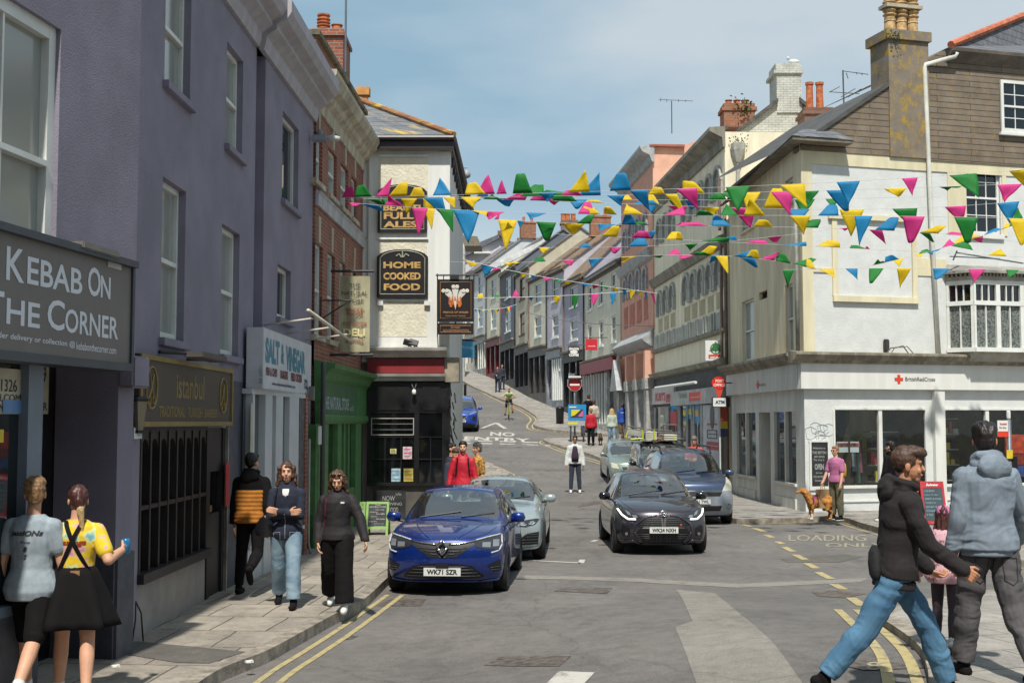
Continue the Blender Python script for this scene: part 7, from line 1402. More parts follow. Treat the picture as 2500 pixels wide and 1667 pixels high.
def folds(me,amp,sc=(14,14,9),seed=0,zr=None):
 ns=[v.normal.copy() for v in me.vertices]
 for v,n in zip(me.vertices,ns):
  p=v.co; q=Vector((p.x*sc[0]+seed,p.y*sc[1],p.z*sc[2]+3*noise.noise(Vector((p.x*5,p.y*5+seed,p.z*4))))); h=noise.noise(q); h=1.3*noise.noise(q*.55)+.5*(.4-abs(noise.noise(q*.9+Vector((4,0,0))))*2)*(h+.6)
  v.co=p+n*amp*h
def mesh_part(me,name,m,parent):
 me.materials.clear(); me.materials.append(m)
 for p in me.polygons:p.use_smooth= True
 o=bpy.data.objects.new(name,me); COL.objects.link(o); o.parent=parent; return o
def cap(mb,a,b,ra,rb,n=12,fa=None,fb=None):
 a,b=Vector(a),Vector(b); d=(b-a); L_=d.length; d=d.normalized() if L_>1e-6 else Vector((0,0,1)); P,Rr=[],[]
 for t in (-.98,-.85,-.5):P.append(a+d*ra*t); Rr.append(ra*math.sqrt(max(.02,1-t*t)))
 for t in (0,.25,.5,.75,1):P.append(a.lerp(b,t)); Rr.append(lerp(ra,rb,t))
 for t in (.5,.85,.98):P.append(b+d*rb*t); Rr.append(rb*math.sqrt(max(.02,1-t*t)))
 mb.tube(P,Rr,n)
def ell(mb,c,r,ax=None,n=14):
 ax=ax or Matrix.Identity(3); k=len(mb.v); m_=9
 prof=[(math.sin(math.pi*(i+.05)/(m_-.9)),-math.cos(math.pi*(i+.05)/(m_-.9))) for i in range(m_)]
 vs=[Vector(c)+ax@Vector((r[0]*p*math.cos(6.2832*j/n),r[1]*p*math.sin(6.2832*j/n),r[2]*q)) for p,q in prof for j in range(n)]
 fs=[(i*n+j,i*n+(j+1)%n,(i+1)*n+(j+1)%n,(i+1)*n+j) for i in range(m_-1) for j in range(n)]+[tuple(range(n))[::-1],tuple((m_-1)*n+j for j in range(n))]
 mb.add(vs,fs)
def rings(mb,secs,n=20):
 vs=[]
 for s_ in secs:
  c,rx,ry=s_[:3]; ax=s_[3] if len(s_)>3 else Matrix.Identity(3)
  vs+=[Vector(c)+ax@Vector((rx*math.cos(6.2832*j/n),ry*math.sin(6.2832*j/n),0)) for j in range(n)]
 m_=len(secs); mb.add(vs,[(i*n+j,i*n+(j+1)%n,(i+1)*n+(j+1)%n,(i+1)*n+j) for i in range(m_-1) for j in range(n)]+[tuple(range(n))[::-1],tuple((m_-1)*n+j for j in range(n))])
def frame_of(a,b,fwd):
 z=(Vector(b)-Vector(a)).normalized(); x=Vector(fwd).cross(z).normalized(); y=z.cross(x); return Matrix((x,y,z)).transposed()
def skeleton(P,h):
 """local frame: x to the person's left... x right of viewer when facing -y; facing is -y. angles in degrees, + swings towards the facing side"""
 k=h/1.75; f=Vector((0,-1,0)); J={}
 lean=R(P.get('lean',0)); side=R(P.get('side',0)); tw=R(P.get('twist',0))
 hipz=.93*k; J['pelvis']=Vector((0,0,hipz)); up=Vector((math.sin(side),-math.sin(lean),math.cos(lean))).normalized(); J['up']=up
 J['waist']=J['pelvis']+up*.13*k; J['chest']=J['pelvis']+up*.36*k; J['neck']=J['pelvis']+up*.545*k
 hp=R(P.get('nod',0)); J['head']=J['neck']+up*.045*k+Vector((math.sin(R(P.get('tilt',0)))*.1,-.02-math.sin(hp)*.10,math.cos(hp)*.108))*k
 sw=P.get('sw',.168)*k; ct,s_=math.cos(tw),math.sin(tw); J['sx']=Vector((ct,s_,0))
 for i,n in ((-1,'R'),(1,'L')):
  sh=J['neck']-up*.10*k+J['sx']*i*sw; A=P.get('arm'+n,(5,8,12,0)); J['sh'+n]=sh
  a,ab,e,inn=[R(v) for v in A[:4]]
  d1=Vector((i*math.sin(ab),-math.sin(a)*math.cos(ab),-math.cos(a)*math.cos(ab))); d1=Matrix.Rotation(tw,3,'Z')@d1; el=sh+d1*.29*k
  d2=Vector((i*math.sin(ab*.6)-i*math.sin(inn),-math.sin(a+e),-math.cos(a+e))).normalized(); d2=Matrix.Rotation(tw,3,'Z')@d2; wr=el+d2*.255*k
  if 'wrist'+n in P:wr=Vector(P['wrist'+n])*k; dd=wr-sh; m=sh+dd*.5; ln=dd.length; hh=math.sqrt(max(.0001,(.28*k)**2-(ln/2)**2)); pol=Vector(P.get('pole'+n,(i*1,.6,-.6))); pol=(pol-dd.normalized()*pol.dot(dd.normalized())).normalized(); el=m+pol*hh; d2=(wr-el).normalized()
  J['el'+n],J['wr'+n],J['hd'+n]=el,wr,d2
  hip=J['pelvis']+J['sx']*0+Vector((i*.088*k,0,-.01)); B=P.get('leg'+n,(0,0,2)); a,kn,ab=[R(v) for v in B[:3]]
  d1=Vector((i*math.sin(ab),-math.sin(a),-math.cos(a))).normalized(); kne=hip+d1*.44*k; d2=Vector((i*math.sin(ab),-math.sin(a-kn),-math.cos(a-kn))).normalized(); an=kne+d2*.42*k
  J['hip'+n],J['kn'+n],J['an'+n]=hip,kne,an; J['ft'+n]=B[3] if len(B)>3 else 0
 low=min(J['anL'].z,J['anR'].z)-.085*k
 for q in J:
  if isinstance(J[q],Vector) and q not in ('up','sx','hdL','hdR'):J[q]=J[q]-Vector((0,0,low))
 J['k']=k; return J
def hand(mb,w,d,k,palm_n,curl=.6,spread=1.0,sidedir=None):
 d=d.normalized(); s_=Vector(palm_n).cross(d).normalized(); n_=d.cross(s_); p=w+d*.045*k
 for q in (-1,-.35,.35,1):cap(mb,w+s_*q*.018*k+d*.012*k,w+d*.085*k+s_*q*.029*k,.016*k,.0125*k,8)
 for i,(q,l) in enumerate(((-1,.072),(-.35,.082),(.35,.078),(1,.062))):
  b=w+d*.09*k+s_*q*.030*k*spread; c1=curl*(.8+.12*i); v1=(d*math.cos(c1)+n_*math.sin(c1)); m=b+v1*l*.48*k; v2=(d*math.cos(c1*2)+n_*math.sin(c1*2)); cap(mb,b,m,.0105*k,.0095*k,7); cap(mb,m,m+v2*l*.5*k,.0095*k,.008*k,7)
 b=w+d*.03*k-s_*.03*k; v=(d*.75-s_*.65+n_*.35).normalized(); m=b+v*.042*k; cap(mb,b,m,.015*k,.0115*k,7); cap(mb,m,m+(d*.9-s_*.15+n_*.4).normalized()*.034*k,.0115*k,.009*k,7)
def person(label,pos,face,P,O,h=1.75,vox=.012,group=None,grp=None,fat=1.0):
 """face: heading in degrees, 0 looks at the camera, 180 walks away; O: outfit"""
 t=thing('person',label,'person',(0,0,0),group); J=skeleton(P,h); k=J['k']; hd=J['head']; fine=vox<.011
 skin=O.get('skin',SKIN); hy=R(P.get('look',0)); HR=Matrix.Rotation(hy,3,'Z')@Matrix.Rotation(R(P.get('nod',0)),3,'X')@Matrix.Rotation(R(P.get('tilt',0)),3,'Y'); up=J['up']
 ax=frame_of(J['pelvis'],J['neck'],(0,-1,0)); TX=ax
 T2=Matrix.Rotation(R(P.get('twist',0)),3,'Z')@ax
 fem=O.get('fem',0); W=fat
 def torso(mb,g_,z0=0.0,z1=1.0,hemw=0,sh=1):
  S_=[(-.12,.115,.08),(-.05,.155+.012*fem,.108),(.02,.158+.01*fem,.112),(.12,.132-.012*fem,.098),(.22,.135-.008*fem,.10),(.33,.152,.112),(.42,.158,.112),(.49,.13,.09),(.54,.065,.06),(.57,.05,.052)]
  out=[]
  for z,rx,ry in S_:
   if z<z0-.01 or z>z1: continue
   hw_=hemw*max(0,(.15-z)/.25); out.append((J['pelvis']+up*z*k,(rx*W+g_+hw_)*k,(ry*W+g_+hw_*.8)*k,TX if z<.25 else T2))
  rings(mb,out)
 def arm(mb,n,g_,cut=1.0,r=(.052,.042,.034)):
  sh,el,wr=J['sh'+n],J['el'+n],J['wr'+n]; g2=g_*k; cap(mb,J['neck']-up*.055*k,sh,(.042*k+g2*.4),(.048*W*k+g2*.8)); cap(mb,sh,sh.lerp(el,min(1,cut*2)),(r[0]*W)*k*.95+g2*.85,(lerp(r[0],r[1],min(1,cut*2))*W)*k+g2)
  if cut>.5:cap(mb,el,el.lerp(wr,min(1,(cut-.5)*2)),(r[1]*W)*k+g2,lerp(r[1],r[2],(cut-.5)*2)*k+g2)
 def leg(mb,n,g_,cut=1.0,r=(.085,.057,.04),flare=0):
  a,b,c=J['hip'+n],J['kn'+n],J['an'+n]; g2=g_*k; cap(mb,a+Vector((0,0,.0)),a.lerp(b,min(1,cut*2)),r[0]*W*k+g2,lerp(r[0],r[1],min(1,cut*2))*W*k+g2+flare*.3*k,14)
  if cut>.5:
   t_=(cut-.5)*2; m=b.lerp(c,.3*t_); cap(mb,b,m,r[1]*W*k+g2+flare*.3*k,(.058 if flare==0 else .058)*W*k+g2+flare*.45*k,14); e=b.lerp(c,t_); rr=lerp(.058,r[2],t_)
   if flare or g_>.012:rings(mb,[(m,.058*W*k+g2+flare*.45*k,.058*W*k+g2+flare*.45*k,frame_of(c,b,(0,-1,0))),(e,rr*k+g2+flare*k,rr*k+g2+flare*k,frame_of(c,b,(0,-1,0)))],14)
   else:cap(mb,m,e,.058*W*k+g2,rr*k+g2,14)
 def foot(mb,n,g_):
  c=J['an'+n]; kn=J['kn'+n]; d2=(c-kn).normalized(); fwd=Vector((0,-1,0)); pitch_=math.atan2(-(d2.y),-d2.z); tip=R(J['ft'+n]); fw=Vector((0,-math.cos(tip),-math.sin(tip))); dn=Vector((0,math.sin(tip)*-1,-math.cos(tip))); dn=Vector((0,-math.sin(tip)*-1,-math.cos(tip)))
  heel=c+dn*.045*k-fw*.035*k; ball=c+dn*.055*k+fw*.13*k; cap(mb,heel,ball,(.036)*k+g_,(.038)*k+g_,10); cap(mb,ball,ball+fw*.05*k,.038*k+g_,.026*k+g_,10); cap(mb,c,heel.lerp(ball,.4),.042*k+g_,.036*k+g_,10)
  return heel,ball,fw,dn
##  body: one continuous surface
 mb=MB(); torso(mb,-.012); sleeve=O.get('sleeve',1.0); legc=O.get('legs',1.0)
 for n in 'LR':arm(mb,n,-.002); leg(mb,n,-.004); foot(mb,n,-.008*k)
 for n,i in (('L',1),('R',-1)):pn=P.get('palm'+n,(-i,0,0)); hand(mb,J['wr'+n],J['hd'+n],k*(1.0 if fine else 1.1),pn,P.get('curl',.5))
 cap(mb,J['neck']-up*.02*k,hd-HR@Vector((0,-.01,.06))*k,.055*k,.050*k)
 H_= lambda x,y,z:hd+HR@Vector((x,y,z))*k
 ell(mb,H_(0,.012,.03),(.074*k,.092*k,.088*k),HR); ell(mb,H_(0,-.022,-.025),(.062*k,.066*k,.082*k),HR); ell(mb,H_(0,-.05,-.082),(.034*k,.034*k,.03*k),HR)
 cap(mb,H_(0,-.082,.012),H_(0,-.103,-.022),.010*k,.0155*k,8); cap(mb,H_(-.03,-.072,.03),H_(.03,-.072,.03),.014*k,.014*k,8)
 for i in (-1,1):ell(mb,H_(i*.075,.012,-.008),(.010*k,.02*k,.032*k),HR,8); ell(mb,H_(i*.035,-.066,-.03),(.022*k,.018*k,.024*k),HR,8)
 ell(mb,H_(0,-.084,-.058),(.024*k,.012*k,.012*k),HR,8)
 body=mesh_part(remesh(mb,vox*(.62 if fine else .85),2 if fine else 1),'body',skin,t)
 mb=MB()
 for i in (-1,1):ell(mb,H_(i*.030,-.082,.008),(.0095*k,.005*k,.005*k),HR,8)
 mb.build('eye',EYE,body,smooth=True); mb=MB()
 for i in (-1,1):cap(mb,H_(i*.016,-.089,.030),H_(i*.045,-.080,.032),.0035*k,.0025*k,6)
 mb.build('eyebrow',O.get('hairm',BROW),body); mb=MB(); ell(mb,H_(0,-.0945,-.058),(.021*k,.005*k,.0065*k),HR,8); mb.build('mouth',LIP,body,smooth=True)
##  trousers or skirt
 if O.get('trousers'):
  m,g_,fl_=O['trousers']; cut=O.get('tcut',.97); mb=MB(); tg=min(g_,O['top'][1]-.006 if O.get('top') else g_); rings(mb,[(J['pelvis']+up*z*k,(rx*W+tg)*k,(ry*W+tg)*k,TX) for z,rx,ry in ((-.1,.12,.09),(-.03,.155+.012*fem,.108),(.04,.150+.01*fem,.104),(.10,.13,.095))])
  for n in 'LR':leg(mb,n,g_,cut,flare=fl_)
  me=remesh(mb,vox*.9,2); folds(me,O.get('tfold',.006)*.62*k,(11,11,22),seed=3+pos[0]); mesh_part(me,'trousers',m,t)
 if O.get('skirt'):
  m,zl,fl_=O['skirt']; mb=MB(); n_=72; secs=[]
  for j in range(9):
   q=j/8; z=lerp(.16,zl,q); rr=lerp(.14,.14+fl_,q**.8); secs.append((z,rr))
  vs=[]
  for j,(z,rr) in enumerate(secs):
   for i in range(n_):a=6.2832*i/n_; w_=1+.15*(j/8)**.8*math.sin(a*6+.6+.5*math.sin(a*2))+.07*(j/8)*math.sin(a*11+1); vs.append(J['pelvis']+Vector((math.cos(a)*rr*1.05*w_,math.sin(a)*rr*.82*w_,z))*k)
  fs=[(j*n_+i,j*n_+(i+1)%n_,(j+1)*n_+(i+1)%n_,(j+1)*n_+i) for j in range(8) for i in range(n_)]; mb.add(vs,fs); me=bpy.data.meshes.new('skirt'); me.from_pydata(mb.v,[],mb.f); so_=mesh_part(me,'skirt',m,t); md=so_.modifiers.new('s','SOLIDIFY'); md.thickness=.006
##  top
 if O.get('top'):
  m,g_,hem=O['top']; mb=MB(); torso(mb,g_,z0=hem,z1=.55,hemw=max(.014,O.get('hemw',0)));
  for n in 'LR':arm(mb,n,g_*O.get('sg',.8),sleeve)
  if O.get('collar'):cap(mb,J['neck']+Vector((-.035,.0,-.0))*k,J['neck']+Vector((.035,.0,-.0))*k,.062*k,.062*k)
  me=remesh(mb,vox*.9,2)
  for v in me.vertices:
   d_=(v.co-J['pelvis']).dot(up)/k
   if d_<hem:v.co+=up*(hem-d_)*k
  folds(me,O.get('fold',.006)*.6*k,(10,10,20),seed=7+pos[1]); to=mesh_part(me,O.get('topname','jacket'),m,t)
  if O.get('panel'):
   m2,za,zb_=O['panel']; mb=MB(); secs=[]; q=za
   while q<=zb_+.001:
    r_=.138 if q<.2 else .15; b_=.010*abs(math.sin((q-za)/.052*math.pi)); secs.append((J['pelvis']+up*q*k,(max(r_,.158 if q<.06 else r_)*W+g_+.008+b_)*k,(.108*W+g_+.008+b_)*k,TX)); q+=.013
   rings(mb,secs,26); mb.build('quilted_panel',m2,to,smooth=True)
  if O.get('cuffs'):
   mb=MB()
   for n in 'LR':d2=J['hd'+n]; w_=J['wr'+n]; mb.tube([w_-d2*.05*k,w_+d2*.0*k],[.042*k,.036*k],12)
   mb.build('cuff',m,to,smooth=True); mb=MB(); rings(mb,[(J['pelvis']+up*z*k,(.152*W+g_*.9)*k,(.108*W+g_*.9)*k,TX) for z in (hem-.03,hem-.015,hem+.01,hem+.025)],26); mb.build('hem_band',m,to,smooth=True)
 if O.get('undershirt'):mb=MB(); m=O['undershirt']; rings(mb,[(J['pelvis']+up*z*k+Vector((0,-O.get('uo',.045),0))*k,rx*k,.085*k,T2) for z,rx in ((O.get('uz',.02),O.get('ux',.085)),(.2,O.get('ux',.09)),(.42,.085),(.50,.05)) if z>=O.get('uz',.02)],16); mb.build('shirt',m,t,smooth=True)
 if O.get('hood'):
  m=O['hood']; mb=MB(); nb=J['neck']+up*.015*k
  mb2=[(nb+Matrix.Rotation(R(P.get('twist',0)),3,'Z')@Vector((math.cos(a)*.085,math.sin(a)*.088+.012,.022+.028*math.sin(a)))*k) for a in [i*.4833 for i in range(14)]]; mb.tube(mb2,.033*k,8); bk_=Matrix.Rotation(R(P.get('twist',0)),3,'Z'); ell(mb,nb+bk_@Vector((0,.115,-.04))*k,(.125*k,.06*k,.10*k),bk_); cap(mb,nb+Vector((-.05,.02,-.03))*k,nb+Vector((.05,.02,-.03))*k,.07*k,.07*k); me=remesh(mb,vox*.9,7); folds(me,.011*k,(14,14,10),seed=2); mesh_part(me,'hood',m,t)
##  shoes
 mb3=MB()
 for n in 'LR':
  mb=MB(); he,ba,fw,dn=foot(mb,n,.006*k); mesh_part(remesh(mb,vox*.75,1),'shoe',O.get('shoes',BLACK),t)
  if O.get('sole'):c_=he.lerp(ba,.6)+dn*.034*k; A_2=Matrix((Vector((1,0,0)),fw,-dn)).transposed(); mb3.obox(c_,A_2,.085*k,.27*k,.022*k)
 if O.get('sole'):mb3.build('sole',O['sole'],t,bevel=.006)
 if O.get('socks'):
  mb=MB()
  for n in 'LR':a,b=J['an'+n],J['kn'+n]; mb.tube([a.lerp(b,-.02),a.lerp(b,.16)],[.047*k,.044*k],12)
  mb.build('sock',O['socks'],t,smooth=True)
##  hair
 if O.get('hair'):
  m,style=O['hair']; mb=MB(); am=.006
  if style!='cap':
   ell(mb,H_(0,.024,.045),(.083*k,.097*k,.092*k),HR)
  if style=='short':ell(mb,H_(0,-.045,.085),(.062*k,.045*k,.034*k),HR); ell(mb,H_(0,.055,.0),(.066*k,.05*k,.06*k),HR)
  if style=='quiff':
   ell(mb,H_(0,-.03,.092),(.072*k,.088*k,.045*k),HR); ell(mb,H_(0,-.075,.085),(.058*k,.045*k,.030*k),HR); ell(mb,H_(0,.05,.005),(.066*k,.052*k,.06*k),HR); am=.007
  if style=='thick':ell(mb,H_(0,.005,.075),(.088*k,.105*k,.068*k),HR); ell(mb,H_(0,.06,.0),(.076*k,.055*k,.075*k),HR); am=.009
  if style=='curly':ell(mb,H_(0,.01,.085),(.085*k,.10*k,.062*k),HR); ell(mb,H_(0,.06,-.01),(.072*k,.055*k,.07*k),HR); am=.011
  if style in ('long','wavy'):
   for i in (-1,1):cap(mb,H_(i*.068,.01,.05),H_(i*.095,.03,-.16),.04*k,.04*k); cap(mb,H_(i*.03,.06,.03),H_(i*.05,.085,-.20),.05*k,.04*k)
   cap(mb,H_(0,.06,.02),H_(0,.09,-.20),.06*k,.05*k); am=.016
  if style=='ponytail':ell(mb,H_(0,.05,.01),(.07*k,.055*k,.07*k),HR); cap(mb,H_(0,.10,.05),H_(0,.12,.01),.022*k,.03*k); cap(mb,H_(0,.125,.0),H_(-.03,.125,-.20),.034*k,.018*k); am=.008
  if style=='bald': pass
  me=remesh(mb,vox*.7,1)
  for v in me.vertices:
   q=HR.transposed()@(v.co-hd)/k
   lim=.058 if style not in ('quiff','short','curly') else .05
   if q.y<-.05 and q.z<lim and abs(q.x)<.066:v.co+=HR@Vector((0,(-.05-q.y)+.02,0))*k
  folds(me,am*k,(60,60,30) if style in ('curly','wavy','quiff') else (70,40,12),seed=5); mesh_part(me,'hair',m,body)
  if style=='ponytail' and O.get('tip'):mb=MB(); cap(mb,H_(-.012,.128,-.06),H_(-.034,.132,-.27),.032*k,.014*k); mb.build('ponytail_tip',O['tip'],body,smooth=True)
 if O.get('hat'):
  m=O['hat']; mb=MB(); rings(mb,[(H_(0,.015,z),rx*k,rx*1.12*k,HR) for z,rx in ((.03,.088),(.06,.089),(.10,.078),(.13,.05),(.14,.01))]); ell(mb,H_(0,-.10,.045),(.06*k,.06*k,.008*k),HR); mb.build('hat',m,body,smooth=True)
 if O.get('glasses'):
  mode=O['glasses']; mb=MB(); zz,yy=(.01,-.096) if mode=='on' else (.10,-.065)
  for i in (-1,1):ell(mb,H_(i*.033,yy,zz),(.028*k,.008*k,.019*k),HR,10); mb.tube([H_(i*.062,yy+.01,zz),H_(i*.08,.0,zz+.01)],.004*k,5)
  mb.build('sunglasses',mat('sunglass_black','#17171a',.15,var=0),body,smooth=True)
 J['H_']=H_; J['t']=t; J['TX']=TX; J['T2']=T2; J['body']=body; J['HR']=HR
 PX.append((t,Vector(pos),R(face))); return J
PX=[]
def spot(x,y,h=0.0): return G(x,y,h)
def cm(n,c,**k):k.setdefault('rough',.9); k.setdefault('var',.12); k.setdefault('scale',9); return mat(n,c,**k)
BLK=cm('black_cloth','#131112',spec=.2); DENIM=cm('light_denim','#8399a6',col2='#657f92',scale=5,thr=(.38,.6),bump=.3,bscale=200); DDEN=cm('dark_denim','#2a3242',bump=.3,bscale=150); JEAN=cm('blue_denim','#4d7590',col2='#365d7c',scale=4,thr=(.36,.62),bump=.3,bscale=200)
HB=mat('brown_hair','#4a3224',.6,var=.35,scale=50); HD=mat('dark_hair','#1e1613',.5,var=.3,scale=50); HL=mat('fair_hair','#8a6a48',.6,var=.3,scale=50); HF=mat('blonde_hair','#b89a6a',.6,var=.25,scale=40); HG=mat('grey_hair','#6a645e',.7,var=.2)
WSH=mat('white_shoe','#cfcfca',.6,var=.05); TAN=cm('tan_sole','#8a6a4a')
def stripe_box(parent,fn,m,name):mb=MB(); fn(mb); return mb.build(name,m,parent)
TEE=cm('grey_marl','#8f9ba3',bump=.1,bscale=200)
P1=dict(legL=(16,4,2),legR=(-22,22,2,35),armL=(-4,14,14,0),armR=(6,12,10,0),look=25)
b=spot(70,1718,H); J=person('man from behind in a grey printed t-shirt and black shorts at far left',b,176,P1,dict(top=(TEE,.018,-.13),sleeve=.30,topname='tshirt',trousers=(BLK,.018,.01),tcut=.46,shoes=cm('brown_boots','#3a2420'),socks=WSH,hair=(HL,'curly'),hemw=.055,sg=1.1),h=1.74,vox=.009,fat=1.06)
def back_text(J,rows,m,name='print'):
 mb=MB(); k=J['k']; T2=J['T2']; up=J['up']
 bv=BVHTree.FromPolygons([v.co for v in J['tm'].vertices],[list(p.vertices) for p in J['tm'].polygons])
 def fn(a,b_):
  o=J['pelvis']+up*b_*k+Vector((-a*k,.5,0)); h_=bv.ray_cast(o,Vector((0,-1,0))); return (h_[0]+Vector((0,.004,0))) if h_[0] is not None else o+Vector((0,-.4,0))
 for s_,x0,x1,z0,z1,bo in rows:put_text(mb,s_,fn,-x1,-x0,z0,z1,bo,shear=.3)
 mb.v=[Vector(v) for v in mb.v]; return mb.build(name,m,J['t'])
def top_mesh(J): return next(c.data for c in J['t'].children if c.name.split('.')[0] in ('tshirt','hoodie','jacket','shirt_top'))
J['tm']=top_mesh(J); INK=mat('tshirt_ink','#2c2d30',.8,var=0)
back_text(J,[('jessiONs',-.13,.13,.37,.425,.03),('8',-.015,.015,.26,.30,.04),('S',-.012,.012,.20,.24,.04),('live',-.04,.04,.325,.345,.01)],INK)
TD=mat('tie_dye','#b59a30',.9,var=0); nt=TD.node_tree; n_=nt.nodes.new('ShaderNodeTexNoise'); n_.inputs['Scale'].default_value=9; r_=nt.nodes.new('ShaderNodeValToRGB'); e=r_.color_ramp.elements; e[0].position=.30; e[0].color=lin('#b45a86'); e[1].position=.70; e[1].color=lin('#6fa8ae')
for p_,c_ in ((.40,'#cba1a0'),(.46,'#d8b820'),(.56,'#cdb02a'),(.62,'#c9c98a')):q=e.new(p_); q.color=lin(c_)
tc_=nt.nodes.new('ShaderNodeTexCoord'); nt.links.new(tc_.outputs['Object'],n_.inputs['Vector']); nt.links.new(n_.outputs['Fac'],r_.inputs[0]); nt.links.new(r_.outputs[0],nt.nodes['Principled BSDF'].inputs['Base Color'])
P2=dict(legL=(8,2,4),legR=(-10,12,5,14),armL=(-12,22,62,30),wristR=(-.33,-.16,1.20),poleR=(-.6,.3,-1),look=18)
b=spot(178,1712,H); J=person('woman from behind in a yellow tie-dye shirt with black skirt and crossed braces',b,184,P2,dict(top=(TD,.014,.08),sleeve=.34,topname='tshirt',skirt=(BLK,-.33,.17),shoes=BLK,socks=WSH,hair=(mat('auburn_hair','#4a2620',.5,var=.3,scale=50),'ponytail'),tip=HF,fem=1,glasses='up',sg=1.3),h=1.66,vox=.009,fat=1.1)
J['tm']=top_mesh(J); k=J['k']; bv=BVHTree.FromPolygons([v.co for v in J['tm'].vertices],[list(p.vertices) for p in J['tm'].polygons]); mb=MB()
for a0,b0,a1,b1 in ((-.14,.10,.055,.50),(.12,.10,-.055,.50),(-.055,.50,-.07,.54),(.055,.50,.07,.54)):
 pts=[]
 for i in range(13):
  h_=bv.ray_cast(J['pelvis']+Vector((lerp(a0,a1,i/12),.6,lerp(b0,b1,i/12)))*k,Vector((0,-1,0)))
  if h_[0] is not None:pts.append(h_[0]+Vector((0,.006,0)))
 for p,q in zip(pts,pts[1:]):s_=Vector((.018,0,0)); mb.prism([p-s_,p+s_,p+s_+Vector((0,.004,0)),p-s_+Vector((0,.004,0))],[q-s_,q+s_,q+s_+Vector((0,.004,0)),q-s_+Vector((0,.004,0))])
mb.build('braces',BLK,J['t']); mb=MB(); c_=J['pelvis']+J['up']*.13*k; rings(mb,[(c_+Vector((0,0,z)),.152*k,.122*k) for z in (-.03,.03)],30); mb.build('waistband',BLK,J['t'])
back_text(J,[('Bazunga',-.11,.12,.33,.39,.04)],mat('red_ink','#8a2a20',.8,var=0)); mb=MB(); q=J['pelvis']+Vector((-.03,.128,.115))*k; mb.box(q.x-.035,q.x+.035,q.y-.004,q.y+.008,q.z-.02,q.z+.02); mb.build('leather_patch',TAN,J['t'])
w_=J['wrR']+J['hdR']*.09; can=MB(); can.lathe(w_+Vector((0,0,-.05)),[(.02,0),(.033,.008),(.033,.11),(.026,.12)],14); mb=can
DK=(can,'blue drinks can held in the hand of the woman in tie-dye')
HELD=[(J['t'],can,'drinks_can',mat('blue_can','#2f7fb4',.3,metal=.5,col2='#9fb8c8',scale=20,thr=(.4,.45)),DK[1],'can')]
P3=dict(legL=(-4,0,3),legR=(-8,62,2,55),armL=(2,8,8,0),armR=(-8,10,15,0),look=-20)
b=spot(611,1448,H); J=person('man from behind in a black quilted jacket with tan lower back',b,176,dict(P3),dict(top=(BLK,.045,-.08),collar=1,hood=BLK,panel=(cm('tan_quilt','#a86a22',var=.15),-.06,.36),trousers=(BLK,.016,0),shoes=BLK,hair=(HD,'short'),hemw=0,cuffs=0),h=1.76,vox=.011)
DJ=cm('indigo_denim_jacket','#1e2536',bump=.3,bscale=150); P4=dict(legL=(17,10,2),legR=(-13,16,2,18),armL=(20,14,70,55),armR=(20,14,78,50),wristL=(-.06,-.20,1.16),wristR=(.05,-.17,1.14),poleL=(1,.5,-.6),poleR=(-1,.5,-.6),palmL=(0,1,0),palmR=(0,1,0),look=2)
b=spot(697,1480,H); J=person('woman in dark denim jacket and pale loose jeans, arms folded, curly hair',b,3,P4,dict(sg=.6,top=(DJ,.022,-.15),collar=1,undershirt=WSH,uo=.05,uz=.38,trousers=(DENIM,.026,.02),shoes=BLK,hair=(HB,'wavy'),fem=1,hemw=.02),h=1.70,vox=.009)
k=J['k']; mb=MB(); STI=mat('stitching','#8a8f98',.8,var=0)
tb=BVHTree.FromPolygons([v.co for v in top_mesh(J).vertices],[list(p.vertices) for p in top_mesh(J).polygons])
def surf_line(mb,bv,J,pts,r_=.003,y0=-.6,dy=1,off=.003):
 for (x0,z0),(x1,z1) in zip(pts,pts[1:]):
  Q=[]
  for i in range(9):
   h_=bv.ray_cast(J['pelvis']+Vector((lerp(x0,x1,i/8),y0,lerp(z0,z1,i/8)))*J['k'],Vector((0,dy,0)))
   if h_[0] is not None:Q.append(h_[0]+Vector((0,-dy*off,0)))
  if len(Q)>1:mb.tube(Q,r_,5)
surf_line(mb,tb,J,[(.06,-.12),(.06,-.02),(.14,-.03),(.14,-.12)]); surf_line(mb,tb,J,[(-.06,-.12),(-.06,-.02),(-.14,-.03),(-.14,-.12)]); surf_line(mb,tb,J,[(-.17,-.13),(.17,-.13)]); surf_line(mb,tb,J,[(0,-.14),(0,.2)],.004); mb.build('stitching',STI,J['t'])
mb=MB(); surf_line(mb,tb,J,[(-.10,.50),(-.155,.15)],.009); mb.build('bag_strap',BLK,J['t'])
mb=MB(); rings(mb,[(Vector((-.24,-.03,z)),rx,.07) for z,rx in ((.82,.03),(.84,.11),(.90,.13),(.98,.11),(1.04,.07),(1.08,.02))]); HELD.append((J['t'],mb,'handbag',mat('black_leather','#17161a',.35,var=.1),'black leather bucket bag hanging at the denim jacket woman\'s side','bag'))
P5=dict(legL=(18,8,2),legR=(-15,26,2,28),armL=(12,26,10,0),armR=(-4,14,24,10),look=0,nod=22)
b=spot(822,1488,H); J=person('woman in black jacket and wide black trousers looking down, sunglasses on her head',b,2,P5,dict(sg=.7,top=(cm('black_shell','#1b161a',rough=.75),.034,-.06),collar=1,trousers=(BLK,.035,.045),shoes=WSH,hair=(mat('ombre_hair','#5a3f2a',.6,var=.3,scale=30),'wavy'),fem=1,glasses='up',fold=.011),h=1.62,vox=.009,fat=1.08)
k=J['k']; tb=BVHTree.FromPolygons([v.co for v in top_mesh(J).vertices],[list(p.vertices) for p in top_mesh(J).polygons]); mb=MB(); surf_line(mb,tb,J,[(-.13,.48),(-.16,.12)],.012); mb.build('bag_strap',mat('plum_strap','#5a2430',.5),J['t'])
h_=tb.ray_cast(J['pelvis']+Vector((.075,-.6,.42))*k,Vector((0,1,0)))
